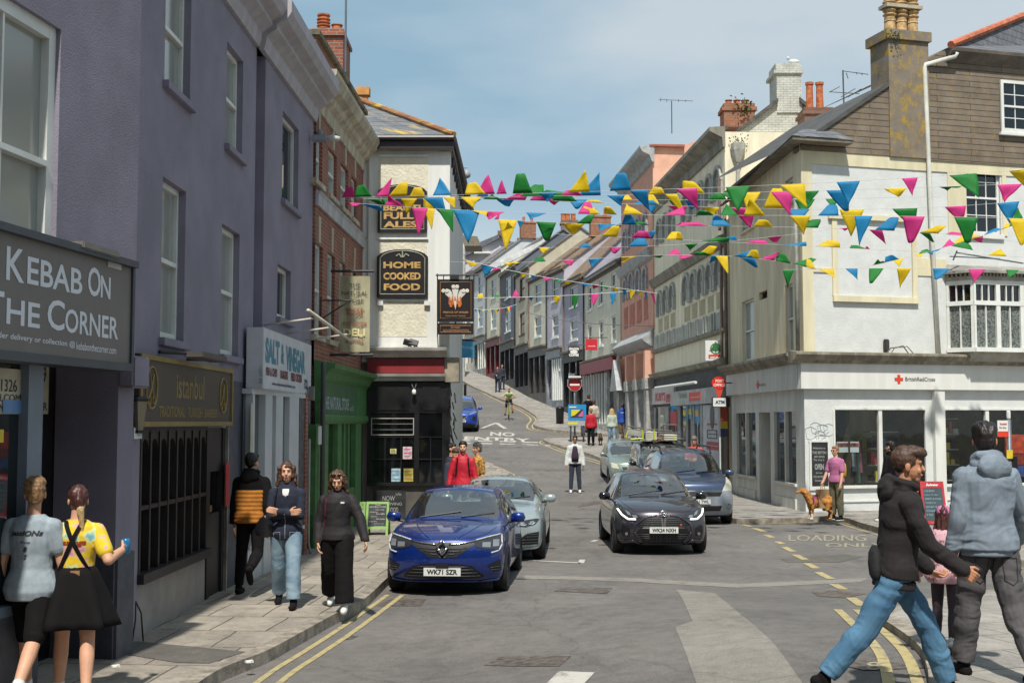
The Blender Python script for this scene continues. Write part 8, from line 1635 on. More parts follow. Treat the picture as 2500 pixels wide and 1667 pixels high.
if h_[0] is not None:mb=MB(); q=h_[0]; mb.box(q.x-.022,q.x+.022,q.y-.008,q.y,q.z-.01,q.z+.01); mb.build('logo_mark',WSH,J['t'])
REDJ=cm('red_shell','#b3122a',rough=.6); b=Vector((at(1130,1200,24.2).x,24.2,H)); J=person('bearded man in a bright red zipped jacket with backpack straps behind the blue car',b,0,dict(armL=(0,14,10,0),armR=(0,14,10,0)),dict(top=(REDJ,.025,-.08),collar=1,trousers=(DDEN,.015,0),shoes=BLK,hair=(HD,'short')),h=1.78,vox=.012)
tb=BVHTree.FromPolygons([v.co for v in top_mesh(J).vertices],[list(p.vertices) for p in top_mesh(J).polygons]); mb=MB(); surf_line(mb,tb,J,[(-.10,.50),(-.13,.15)],.018); surf_line(mb,tb,J,[(.10,.50),(.13,.15)],.018); mb.build('backpack_straps',BLK,J['t']); mb=MB(); rings(mb,[(J['head']+Vector((0,-.045,z)),rx,.04) for z,rx in ((-.104,.02),(-.095,.038),(-.075,.05),(-.062,.044))]); mb.build('beard',HB,J['t'],smooth=True)
HAW=cm('floral_shirt','#b8873a',col2='#5a4a2a',scale=22,thr=(.42,.55)); b=Vector((at(1166,1200,25.6).x,25.6,H)); person('man with grey hair in a floral ochre shirt beside the red jacket',b,-60,dict(armL=(0,10,20,0)),dict(top=(HAW,.03,-.12),sleeve=.4,trousers=(DDEN,.015,0),shoes=BLK,hair=(HG,'curly')),h=1.72,vox=.014)
b=Vector((at(1102,1200,26.3).x,26.3,H)); person('person in a dark grey top half hidden at the pub corner',b,60,dict(),dict(top=(cm('charcoal_top','#2e2f38'),.03,-.1),trousers=(DDEN,.015,0),shoes=BLK,hair=(HD,'short')),h=1.70,vox=.015)
b=Vector((at(1109,1200,25.3).x,25.3,H)); person('short brown-haired person in navy looking down by the pub corner',b,30,dict(nod=20),dict(top=(cm('navy_top','#2a3040'),.03,-.1),trousers=(DDEN,.015,0),shoes=BLK,hair=(HB,'short')),h=1.62,vox=.015)
b=G(1117,1120,H); b=Vector((at(1117,1120,35).x,35,H)); person('woman in navy top and teal skirt crossing behind the pub corner',b,170,dict(legL=(10,5,2),legR=(-10,10,2)),dict(top=(cm('navy_top','#2a3040'),.02,.0),skirt=(cm('teal_skirt','#2f6078'),-.28,.10),shoes=BLK,hair=(HD,'long'),fem=1),h=1.62,vox=.015)
b=spot(1404,1203); WJ=cm('white_jacket','#c3c6c4',bump=.1); J=person('man in open white jacket and sunglasses standing in the middle of the road',b,-2,dict(legL=(0,2,4),legR=(2,2,3),armL=(2,12,10,0),armR=(2,12,10,0)),dict(top=(WJ,.045,-.10),collar=1,undershirt=cm('plum_shirt','#3a2a3c'),uo=.112,ux=.115,trousers=(DDEN,.014,0),shoes=WSH,hair=(HD,'short'),glasses='on',skin=SKIN2),h=1.77,vox=.012)
def fp(x,y): return G(x,y,H)
b=fp(1443,1087); person('woman in bright red coat and black trousers walking the dog',b,172,dict(legL=(6,2,2),legR=(-8,10,2)),dict(top=(cm('red_coat','#b0182a'),.05,-.12),trousers=(BLK,.02,0),shoes=BLK,hair=(HL,'curly'),fem=1),h=1.62,vox=.016)
b=fp(1494,1088); person('woman with long blonde hair in a pale mint top and blue jeans',b,178,dict(legL=(6,2,2),legR=(-8,12,2)),dict(top=(cm('mint_top','#8fa698',col2='#b3b8a8',scale=12),.035,-.05),trousers=(DENIM,.015,.01),shoes=BLK,hair=(HF,'long'),fem=1),h=1.64,vox=.016)
BH=cm('royal_blue_hoodie','#23489c'); b=fp(1521,1082); J=person('man in a royal blue hoodie and khaki shorts walking away',b,170,dict(legL=(8,2,3),legR=(-10,12,3),armR=(0,22,8,0)),dict(top=(BH,.045,-.08),hood=BH,trousers=(cm('khaki_check','#7a6a50',col2='#5c4f3c',scale=20),.035,0),tcut=.52,shoes=WSH,socks=WSH,hair=(HB,'short')),h=1.80,vox=.016)
J['tm']=top_mesh(J); back_text(J,[('SURF',-.09,.09,.40,.44,.03)],LW)
b=Vector((at(1450,1060,60.5).x,60.5,g(60.5)+H)); person('person in a cream coat with brown hair behind the red coat',b,165,dict(),dict(top=(cm('cream_coat','#b9b3a4'),.05,-.2),trousers=(DENIM,.015,0),shoes=BLK,hair=(HB,'curly'),fem=1),h=1.66,vox=.018)
b=Vector((at(1437,1060,61.5).x,61.5,g(61.5)+H)); person('tall brown-haired person in black at the back of the group',b,165,dict(),dict(top=(BLK,.04,-.1),trousers=(DDEN,.015,0),shoes=BLK,hair=(HB,'curly')),h=1.88,vox=.018)
b=Vector((at(1424,1060,60).x,60,g(60)+H)); person('dark-haired person in a black coat partly behind the information board',b,160,dict(legL=(12,2,2),legR=(-14,12,2)),dict(top=(BLK,.04,-.15),trousers=(cm('grey_trousers','#5c5a5c'),.015,0),shoes=BLK,hair=(HD,'long'),fem=1),h=1.66,vox=.018)
b=fp(1215,957); person('man in a navy jacket and jeans on the upper pavement',b,-10,dict(armR=(20,5,70,40)),dict(top=(cm('navy_top','#2a3040'),.04,-.08),trousers=(DDEN,.015,0),shoes=BLK,hair=(HB,'short')),h=1.76,vox=.02)
b=fp(1226,951); person('person in dark navy behind the man on the upper pavement',b,10,dict(),dict(top=(cm('charcoal_top','#2e2f38'),.04,-.08),trousers=(DDEN,.015,0),shoes=BLK,hair=(HB,'short')),h=1.78,vox=.02)
b=Vector((at(1696,1120,33.6).x,33.6,H)); person('balding man in a salmon pink t-shirt looking down behind the parked van',b,-15,dict(nod=25,armL=(30,10,60,30),armR=(30,10,60,30)),dict(top=(cm('salmon_tee','#b8504e'),.03,-.1),sleeve=.35,trousers=(DDEN,.015,0),shoes=BLK,hair=(HG,'short')),h=1.78,vox=.014)
b=spot(2043,1268,H); J=person('woman in pink t-shirt with a yellow backpack standing beside the golden dog',b,-52,dict(armL=(8,8,12,0),armR=(18,8,10,0),legL=(2,2,3),legR=(-2,2,3)),dict(top=(cm('pink_tee','#a8648a'),.028,-.10),sleeve=.38,trousers=(cm('olive_trousers','#5f5c48',var=.2),.02,.01),shoes=BLK,sole=WSH,hair=(HL,'short'),glasses='on',fem=1),h=1.62,vox=.012,fat=1.08)
k=J['k']; mb=MB(); rings(mb,[(J['pelvis']+Vector((0,.20,z))*k,rx*k,ry*k) for z,rx,ry in ((.06,.10,.06),(.10,.135,.10),(.25,.14,.11),(.38,.125,.09),(.44,.07,.05))],20)
HELD.append((J['t'],mb,'backpack',cm('mustard_backpack','#b8902a',bump=.3),'mustard yellow backpack on the woman in pink','backpack'))
mb=MB(); w_=J['wrR']+Vector((0,-.02,-.10)); P_=[Vector((w_.x+a,w_.y+b_,0)) for a,b_ in ((-.07,-.16),(.07,-.16),(.07,.16),(-.07,.16))]; zt_=w_.z-.06; mb.prism([Vector((p.x,p.y,zt_-.42)) for p in P_],[Vector((p.x,p.y*1.0,zt_)) for p in P_]); mb.tube([Vector((w_.x,w_.y-.08,zt_)),Vector((w_.x,w_.y-.05,w_.z+.03)),Vector((w_.x,w_.y+.05,w_.z+.03)),Vector((w_.x,w_.y+.08,zt_))],.008,5)
HELD.append((J['t'],mb,'paper_bag',mat('kraft_paper','#a08560',.8,var=.12,bump=.3,bscale=12),'brown paper carrier bag in front of the golden dog','bag'))
b=Vector((at(2178,1240,27.0).x,27.0,H)); J=person('dark-haired bearded man in a black hoodie with a purple backpack by the shop window',b,-140,dict(legL=(12,4,3),legR=(-14,16,3)),dict(top=(BLK,.035,-.08),hood=BLK,trousers=(BLK,.03,.02),shoes=WSH,hair=(HD,'curly')),h=1.74,vox=.013)
k=J['k']; mb=MB(); rings(mb,[(J['pelvis']+Vector((0,.19,z))*k,rx*k,ry*k) for z,rx,ry in ((.06,.10,.06),(.10,.13,.09),(.3,.13,.1),(.46,.11,.07),(.5,.05,.04))],20); HELD.append((J['t'],mb,'backpack',cm('purple_backpack','#3a3048'),'dark purple backpack on the man by the shop window','backpack'))
BHD=cm('black_hoodie','#1d1719',bump=.15,bscale=120); P14=dict(legL=(31,12,1,-6),legR=(-31,10,1,28),armL=(6,8,42,0),armR=(24,6,30,0),lean=7,look=-6,curl=.9,palmL=(0,0,1),nod=4,tilt=0)
b=Vector((at(2190,1600,8.5).x,8.5,0.0)); b.z=g(b.y,b.x); J=person('smiling young man in a black hoodie and blue jeans striding to the right',b,86,P14,dict(sg=.62,top=(BHD,.034,-.09),hood=BHD,cuffs=1,trousers=(JEAN,.018,.010),tfold=.018,shoes=BLK,hair=(HB,'quiff'),skin=SKIN2,fold=.015),h=1.78,vox=.008)
k=J['k']; mb=MB(); rings(mb,[(J['pelvis']+Vector((-.07+a*.05,.150-a*.01,.05+a*.11))*k,ry*k,ry*.55*k) for a,ry in ((-1,.03),(-.7,.065),(-.1,.08),(.6,.07),(1,.03))],18); HELD.append((J['t'],mb,'waist_bag',mat('matt_nylon','#141316',.85,var=.2,bump=.6,bscale=25),'small black sling bag on the back of the striding young man','bag'))
GH=cm('grey_blue_hoodie','#77838f',bump=.15,bscale=140); P15=dict(legL=(12,6,3),legR=(-12,24,4,25),armL=(2,8,12,0),armR=(12,24,30,0),look=-22)
b=Vector((at(2420,1600,8.9).x,8.9,0)); b.z=g(b.y,b.x)+.05; J=person('young man from behind in a grey-blue hoodie and charcoal jeans at far right',b,187,P15,dict(sg=.65,top=(GH,.038,-.06),hood=GH,cuffs=1,trousers=(cm('charcoal_jeans','#4d4b4d',var=.2,scale=5,bump=.2,bscale=150),.020,.018),tfold=.018,shoes=BLK,hair=(HD,'thick'),skin=SKIN2,fold=.014),h=1.81,vox=.008,fat=1.06)
tm_=next(c.data for c in J['t'].children if c.name.startswith('trousers')); tb=BVHTree.FromPolygons([v.co for v in tm_.vertices],[list(p.vertices) for p in tm_.polygons]); mb=MB()
for s_ in (-1,1):surf_line(mb,tb,J,[(s_*.04,-.10),(s_*.045,-.25),(s_*.09,-.28),(s_*.13,-.25),(s_*.135,-.10),(s_*.04,-.10)],.0035,y0=.6,dy=-1)
surf_line(mb,tb,J,[(0,-.08),(0,-.2)],.004,y0=.6,dy=-1); mb.build('pocket_seams',mat('dark_seam','#242224',.8,var=0),J['t'])
b=Vector((at(2312,1600,9.9).x,9.9,0)); b.z=g(b.y,b.x)+.07; PF=cm('pink_patterned_coat','#c29aa4',col2='#8a5a54',scale=24,thr=(.42,.47)); J=person('small child in pink patterned coat, leggings and pink cap seen from behind',b,150,dict(legL=(8,4,3),legR=(-10,22,2,30),armL=(10,26,20,0),armR=(10,26,10,0)),dict(top=(PF,.055,-.12),hemw=.03,trousers=(cm('mauve_leggings','#3f343c'),.004,0),shoes=WSH,sole=TAN,socks=WSH,hair=(mat('auburn_hair','#4a2620',.5),'long'),hat=cm('pink_cap','#c06f9a'),fem=1),h=1.12,vox=.008,fat=1.05)
b=G(1242,1024); CY=(b,R(2));
J=person('cyclist in pale helmet and lime jersey riding down the hill',b+Vector((0,0,.0)),2,dict(lean=42,legL=(58,62,8),legR=(30,40,8),wristL=(.2,-.46,1.02),wristR=(-.2,-.46,1.02),nod=-25),dict(top=(cm('lime_jersey','#a5b582'),.02,-.05),sleeve=.4,trousers=(BLK,.008,0),tcut=.5,shoes=BLK,hat=cm('pale_helmet','#c0b8a0'),skin=SKIN2),h=1.78,vox=.016)
PX[-1][1].z+=.22; PX[-1][1].y+=.1
bk_=thing('bicycle','racing bicycle with yellow-green fork under the cyclist','bicycle',(0,0,0)); BKM=mat('bike_frame','#20242a',.4,var=0); LIM=mat('bike_lime','#b5c42a',.4,var=0)
for y in (-.5,.5):
 mb=MB(); c=Vector((0,y,.34)); mb.tube([c+Vector((0,.325*math.cos(k*.2618),.325*math.sin(k*.2618))) for k in range(25)],.016,6,cap=False); wo=mb.build('wheel',TYRE,bk_,smooth=True); mb=MB()
 for k in range(12):a=k*.5236; mb.tube([c,c+Vector((0,.31*math.cos(a),.31*math.sin(a)))],.002,4)
 mb.build('spokes',ALLOY,wo)
mb=MB(); mb.tube([(0,.5,.34),(0,.12,.30),(0,.2,.86)],.016,6); mb.tube([(0,.12,.30),(0,-.36,.78),(0,.17,.76),(0,.5,.34)],.016,6); mb.build('frame',BKM,bk_)
mb=MB(); mb.tube([(.05,-.5,.34),(.04,-.38,.70),(0,-.36,.80),(-.04,-.38,.70),(-.05,-.5,.34)],.014,6); mb.build('fork',LIM,bk_); mb=MB(); mb.tube([(-.21,-.52,.86),(-.21,-.48,.95),(-.18,-.40,.95),(.18,-.40,.95),(.21,-.48,.95),(.21,-.52,.86)],.014,6); mb.tube([(0,-.36,.78),(0,-.40,.95)],.014,6); mb.build('handlebar',BLACK,bk_)
mb=MB(); ell(mb,(0,.22,.89),(.07,.13,.025)); mb.build('saddle',BLACK,bk_,smooth=True); mb=MB(); mb.lathe((0,.12,.30),[(.08,-.01),(.08,.01)],16,ax=Matrix.Rotation(math.pi/2,3,'Y')); mb.tube([(-.1,.12,.30),(-.1,.02,.2)],.01,5); mb.tube([(.1,.12,.30),(.1,.22,.4)],.01,5); mb.build('crank',ALLOY,bk_)
bk_.location=b; bk_.rotation_euler=(R(7),0,R(2))
##  dogs
def dog(label,pos,face,s,coat,coat2,harness=None,shag=.018,voxel=.014):
 t=thing('dog',label,'dog',(0,0,0)); mb=MB()
 rings(mb,[(Vector((0,y,z)),rx,rz_,Matrix.Rotation(math.pi/2,3,'X')) for y,z,rx,rz_ in ((-.36,.56,.07,.10),(-.30,.52,.13,.17),(-.18,.49,.145,.19),(0,.50,.14,.17),(.18,.52,.13,.15),(.30,.53,.125,.15),(.38,.53,.08,.10))],18)
 cap(mb,(0,-.27,.60),(0,-.40,.76),.13,.095); hd_=Vector((0,-.47,.80)); ell(mb,hd_,(.085,.10,.085)); cap(mb,hd_+Vector((0,-.06,-.01)),hd_+Vector((0,-.17,-.035)),.048,.034)
 for i in (-1,1):
  cap(mb,hd_+Vector((i*.06,.0,.04)),hd_+Vector((i*.085,.02,-.05)),.03,.018)
  cap(mb,(i*.085,-.24,.46),(i*.08,-.22,.26),.075,.042); cap(mb,(i*.08,-.22,.26),(i*.08,-.235,.05),.034,.026); cap(mb,(i*.08,-.235,.035),(i*.08,-.275,.03),.034,.028)
  cap(mb,(i*.085,.28,.48),(i*.09,.22,.30),.105,.065); cap(mb,(i*.09,.22,.30),(i*.085,.37,.20),.045,.028); cap(mb,(i*.085,.37,.20),(i*.085,.33,.05),.028,.026); cap(mb,(i*.085,.33,.035),(i*.085,.28,.03),.034,.028)
 cap(mb,(0,.36,.56),(0,.50,.48),.05,.06); cap(mb,(0,.50,.48),(0,.58,.30),.07,.025)
 me=remesh(mb,voxel,2); folds(me,shag,(22,22,14),seed=4); bo=mesh_part(me,'body',coat,t)
 mb=MB();
 for i in (-1,1):ell(mb,hd_+Vector((i*.035,-.075,.025)),(.010,.008,.010),n=8)
 ell(mb,hd_+Vector((0,-.205,-.03)),(.018,.014,.014),n=8); mb.build('nose_and_eyes',EYE,bo,smooth=True)
 mb=MB()
 for i in (-1,1):cap(mb,(i*.08,-.24,.14),(i*.08,-.24,.045),.034,.036); cap(mb,(i*.08,-.245,.035),(i*.08,-.285,.03),.038,.032)
 mb.build('paw',coat2,bo,smooth=True)
 if harness:
  mb=MB()
  for y in (-.22,-.08):mb.tube([Vector((.142*math.cos(a*.3142),y,.505+.178*math.sin(a*.3142))) for a in range(21)],.018,6)
  mb.build('harness_straps',mat('harness_dark','#3a2436',.7),t); mb=MB(); rings(mb,[(Vector((0,y,.51)),.15,.18,Matrix.Rotation(math.pi/2,3,'X')) for y in (-.20,-.10)],20); mb.build('harness',harness,t,smooth=True)
 DG.append((t,pos,R(face),s)); return t
DG=[]
dog('golden dog in a pink harness standing in front of the white shop wall',G(1999,1268,H),-78,.80,mat('golden_fur','#b8823f',.9,col2='#9a6228',scale=12,thr=(.4,.6),bump=.5,bscale=60),mat('white_fur','#c9bda8',.9),cm('pink_harness','#a8507a'))
dog('small black and tan dog walking behind the red coat',fp(1466,1086),175,.62,mat('black_tan_fur','#5c3f26',.9,col2='#1c1715',scale=5,thr=(.48,.55)),mat('tan_fur','#8a5f38',.9),voxel=.02)
for t,pos,a,s in DG:t.location=pos; t.rotation_euler=(0,0,a); t.scale=(s,s,s)
held_new=[]
for own,mb,nm,m,lab,cat in HELD:
 pos,a=next((p,r) for q,p,r in PX if q is own); M=Matrix.Translation(pos)@Matrix.Rotation(a,4,'Z'); mb.v=[M@v for v in mb.v]; tag(mb.build(nm,m,smooth=nm!='paper_bag'),lab,cat)
for t,pos,a in PX:t.location=pos; t.rotation_euler=(0,0,a)
##  boards, signs, posts
GB=mat('lime_green_frame','#6f9a3a',.5,var=.1); CHK=MC['chalk']
def a_board(name,label,xl,xr,yt,yb,Y,frame,panel,depth=.5,leglen=.12):
 t=thing(name,label,'sign board',at((xl+xr)/2,yb,Y)); z0=H; a,b=at(xl,yb,Y),at(xr,yb,Y); hgt=at(xl,yt,Y).z-z0; W=b.x-a.x
 F=Fac((a.x,Y),(b.x,Y)); lean=depth/2
 def P(u,z,d=0):q=F.P(u,z0+z,0); return q+Vector((0,(z/hgt-1)*lean*-1*-1,0))+Vector((0,-d,0))
 for s_,nm in ((-1,'front_panel'),(1,'rear_panel')):
  f= lambda u,z,d:Vector((F.P(u,0).x,Y+lean+s_*(lean*(1-z/hgt))+s_*d,z0+z)); mb=MB()
  def hx_(u0,u1,z_0,z_1,d0,d1):mb.hexa([f(u0,z_0,d0),f(u1,z_0,d0),f(u1,z_0,d1),f(u0,z_0,d1),f(u0,z_1,d0),f(u1,z_1,d0),f(u1,z_1,d1),f(u0,z_1,d1)])
  w_=.045; hx_(0,w_,0,hgt,0,.025); hx_(W-w_,W,0,hgt,0,.025); hx_(w_,W-w_,hgt-w_,hgt,0,.025); hx_(w_,W-w_,leglen,leglen+w_,0,.025); fr_=mb.build('frame',frame,t)
  mb=MB(); hx_(w_,W-w_,leglen+w_,hgt-w_,.004,.016); mb.build(nm,panel,t)
 fn= lambda a_,b_:(lambda u,z:Vector((F.P(u,0).x,Y+lean-lean*(1-z/hgt)-.019,z0+z)))(a_*W,b_*hgt)
 return t,fn
t,fn=a_board('sandwich_board','lime green framed chalk board of the natural store on the left pavement',891,947,1226,1309,23.9,GB,MC['chalk_black'])
mb=MB()
for s_,x0,x1,z0,z1 in (('THE',.38,.62,.88,.92),('NATURAL STORE',.14,.86,.82,.87),('Open daily',.40,.80,.74,.78),('wholefoods',.16,.5,.68,.71),('Eco refills',.45,.82,.62,.66),('vegan treats',.2,.5,.54,.57),('Deli lunches',.46,.84,.47,.51),('Gluten free',.14,.5,.40,.43),('organic veg',.36,.8,.33,.36),('& much more',.4,.84,.26,.29)):put_text(mb,s_,fn,x0,x1,z0,z1,.02)
mb.build('lettering',CHK,t)
t,fn=a_board('leaflet_board','narrow green leaflet board left of the lime framed chalk board',875,890,1226,1305,24.1,GB,mat('deep_lime','#4f7d2c',.5),depth=.4)
mb=MB(); mb.quad(fn(.25,.3),fn(.8,.3),fn(.8,.72),fn(.25,.72)); mb.build('leaflet',WSH,t); mb=MB(); put_text(mb,'INFO',fn,.15,.85,.80,.87,.02); mb.build('lettering',CHK,t)
t,fn=a_board('sandwich_board','red framed pub sandwich board with chalk writing by the charity shop',2256,2314,1176,1277,26.3,mat('red_frame','#b01f2e',.5),mat('slate_chalkboard','#3a464b',.7,var=.15),leglen=.02)
mb=MB(); mb.quad(fn(.03,.86),fn(.97,.86),fn(.97,.985),fn(.03,.985)); mb.quad(fn(.03,.02),fn(.97,.02),fn(.97,.09),fn(.03,.09)); mb.build('red_band',MC['red_frame'],t); f2= lambda a,b:fn(a,b)+Vector((0,-.006,0)); mb=MB(); put_text(mb,'Budweiser',f2,.25,.78,.895,.955,.03,shear=.4); put_text(mb,'WWW.BUDWEISER.CO.UK',f2,.3,.9,.04,.065,.02); mb.build('logo',LW,t); mb=MB()
for k,s_ in enumerate(('LIVE MUSIC','every Friday','DARTS & POOL','Sunday Roast','served 12-4','Cocktails','2 for 10')):put_text(mb,s_,fn,.15,.6+.25*((k*7)%3)/2,.76-k*.09,.80-k*.09,.01)
mb.build('chalk_writing',mat('blue_chalk','#7fa3b0',.8),t)
bn_=thing('litter_bin','slim black bollard bin with a gold band beside the red sandwich board','bin',G(2243,1268,H)); c=Vector((at(2243,1250,27).x,27,H)); MB().lathe(c,[(.085,0),(.085,.06),(.075,.1),(.075,.78),(.09,.82),(.06,.95),(.02,.99)],16).build('body',BLACK,bn_,smooth=True); MB().lathe(c+Vector((0,0,.62)),[(.082,0),(.09,.01),(.09,.05),(.082,.06)],16).build('gold_band',MC['brass'],bn_)
bs=thing('bus_stop','grey bus stop pole with white and red flag sign on the right','bus stop',Vector((at(2467,1200,21).x,21,H))); c=Vector((at(2467,1200,21).x,21,H)); mb=MB(); mb.tube([c,Vector((c.x,21,at(0,1024,21).z))],.04,10); mb.build('pole',MC['galvanised'],bs,smooth=True)
F_,z0,z1=plate(2435,2461,1026,1066,20.97,0); mb=MB(); fbox(mb,F_,0,F_.L,z0,z1,-.02,0); mb.build('flag',MC['sign_white'],bs); mb=MB(); fbox(mb,F_,0,F_.L,z0,lerp(z0,z1,.34),.001,.006); mb.build('red_band',RED,bs); lettering(bs,F_,.004,[('Bus Stop',2440,1041,1047,2457,.02)],MC['grey_sign_lettering']); lettering(bs,F_,.004,[('buses',2441,1031,1037,2458,.03)],RED,'red_lettering')
F_,z0,z1=plate(2457,2472,1098,1119,20.94,0); mb=MB(); fbox(mb,F_,0,F_.L,z0,z1,0,.01); mb.build('yellow_plate',mat('plate_yellow','#cdb42a',.5),bs); mb=MB(); mb.lathe(Vector((c.x,21,at(0,1022,21).z)),[(.03,0),(.035,.02),(.035,.12),(.02,.14)],10); mb.build('finial_lamp',WSH,bs)
F_,z0,z1=plate(2474,2484,1114,1180,20.9,0); mb=MB(); fbox(mb,F_,0,F_.L,z0,z1,-.06,0); mb.build('timetable_case',BLACK,bs)
Yi=57.0; F_,z0,z1=plate(1387,1431,987,1039,Yi); t=thing('information_board','blue information board on two grey posts with a yellow and pink picture','sign',at(1409,1085,Yi)); zg_=g(Yi)+H; mb=MB(); fbox(mb,F_,0,F_.L,lerp(z0,z1,.24),z1,-.06,0); mb.build('panel',mat('info_blue','#1e7fb4',.5,var=0),t); mb=MB(); fbox(mb,F_,0,F_.L,z0,lerp(z0,z1,.23),-.06,0); mb.build('lower_panel',mat('info_grey','#9a9a9c',.5,var=0),t)
ix= lambda x,y:F_.hit(1387+(x-1430)/4.238,987+(y-580)/4.238)
for nm,cc,pts in (('picture_ground','#33334a',[(1455,715),(1585,715),(1585,630),(1455,630)]),('picture_yellow','#c9bc2a',[(1458,705),(1458,634),(1560,634),(1500,690)]),('picture_pink','#c45a8a',[(1530,705),(1582,705),(1582,640)]),('yellow_strip','#c9c62a',[(1430,785),(1530,785),(1530,766),(1430,766)]),('green_strip','#6fb04a',[(1458,705),(1466,705),(1466,634),(1458,634)])):
 mb=MB(); dd={'picture_ground':.008,'yellow_strip':.008,'green_strip':.020}.get(nm,.014); fpoly(mb,F_,[ix(*p) for p in pts],0,dd); mb.build(nm,mat(nm,cc,.5,var=0),t)
mb=MB(); fpoly(mb,F_,[ix(1440,612),ix(1515,612),ix(1515,602),ix(1440,602)],0,.008); mb.build('heading',LW,t)
for u in (.12,F_.L-.12):mb=MB(); mb.tube([F_.P(u,zg_,-.1),F_.P(u,z1-.05,-.1)],.045,8); mb.build('post',MC['galvanised'],t,smooth=True)
Yn=58.2; t=thing('no_entry_sign','round red no entry sign on a grey pole with a small lamp above','road sign',Vector((at(1403,1000,Yn).x,Yn,g(Yn)+H))); c=at(1403,939,Yn); r_=at(1418.5,939,Yn).x-c.x; ax_=Matrix.Rotation(math.pi/2,3,'X')
MB().lathe(c,[(r_*1.05,-.02),(r_*1.05,0)],28,ax=ax_).build('rim',MC['sign_white'],t); MB().lathe(c+Vector((0,-.004,0)),[(r_*.96,0),(r_*.96,.012)],28,ax=ax_).build('disc',mat('sign_red','#a81c22',.45,var=.08),t); mb=MB(); mb.box(c.x-r_*.75,c.x+r_*.75,c.y-.03,c.y-.012,c.z-r_*.14,c.z+r_*.14); mb.build('bar',LW,t)
mb=MB(); mb.tube([Vector((c.x,Yn+.08,g(Yn)+H)),Vector((c.x,Yn+.08,c.z+.45))],.045,8); mb.build('pole',MC['galvanised'],t,smooth=True); mb=MB(); mb.box(c.x-.3,c.x+.3,Yn-.2,Yn+.1,at(0,923,Yn).z,at(0,918,Yn).z); mb.build('lamp_hood',WSH,t,bevel=.02); mb=MB(); mb.box(c.x-r_*1.15,c.x+r_*1.15,Yn+.0,Yn+.02,c.z-r_*.3,c.z+r_*.85); mb.build('backing_plate',mat('plate_grey','#8a8d8e',.5),t)
b=G(1135.5,975); mb=MB(); mb.lathe(Vector((b.x,b.y,b.z)),[(.09,0),(.09,.9),(.11,.95),(.05,1.08)],10); tag(mb.build('bollard',BLACK,smooth=True),'black bollard on the upper street beyond the blue crossover','bollard')
mb=MB(); c=Vector((at(1367,1030,66).x,66,g(66))); mb.lathe(c,[(.2,0),(.22,.9),(.24,.95),(.1,1.05)],12); tag(mb.build('litter_bin',BLACK,smooth=True),'black litter bin by the blue shop base on the hill','bin')
for u in (.7,3.0):
 q=FA.P(FA.L-1.5+u*.3,0,2.0)
import numpy as np
##  bunting
def flag_mat(n,c):
 m=mat(n,c,.65,var=.06,scale=30,bump=.15,bscale=30); nt=m.node_tree; o=nt.nodes['Material Output']; p=nt.nodes['Principled BSDF']; tr=nt.nodes.new('ShaderNodeBsdfTranslucent'); tr.inputs[0].default_value=lin(c); mx=nt.nodes.new('ShaderNodeMixShader'); mx.inputs[0].default_value=.5; nt.links.new(p.outputs[0],mx.inputs[1]); nt.links.new(tr.outputs[0],mx.inputs[2]); nt.links.new(mx.outputs[0],o.inputs['Surface']); return m
FM={'P':flag_mat('pink_flag','#e2459c'),'Y':flag_mat('yellow_flag','#ecd21c'),'B':flag_mat('blue_flag','#1c93c6'),'G':flag_mat('green_flag','#1f8f38')}
CORD=mat('bunting_cord','#b9bcbc',.6,var=0); ZL= lambda x,y:(800+x/2.767,400+y/2.767); ZR= lambda x,y:(1650+x/2.767,400+y/2.767)
rf_=random.Random(21)
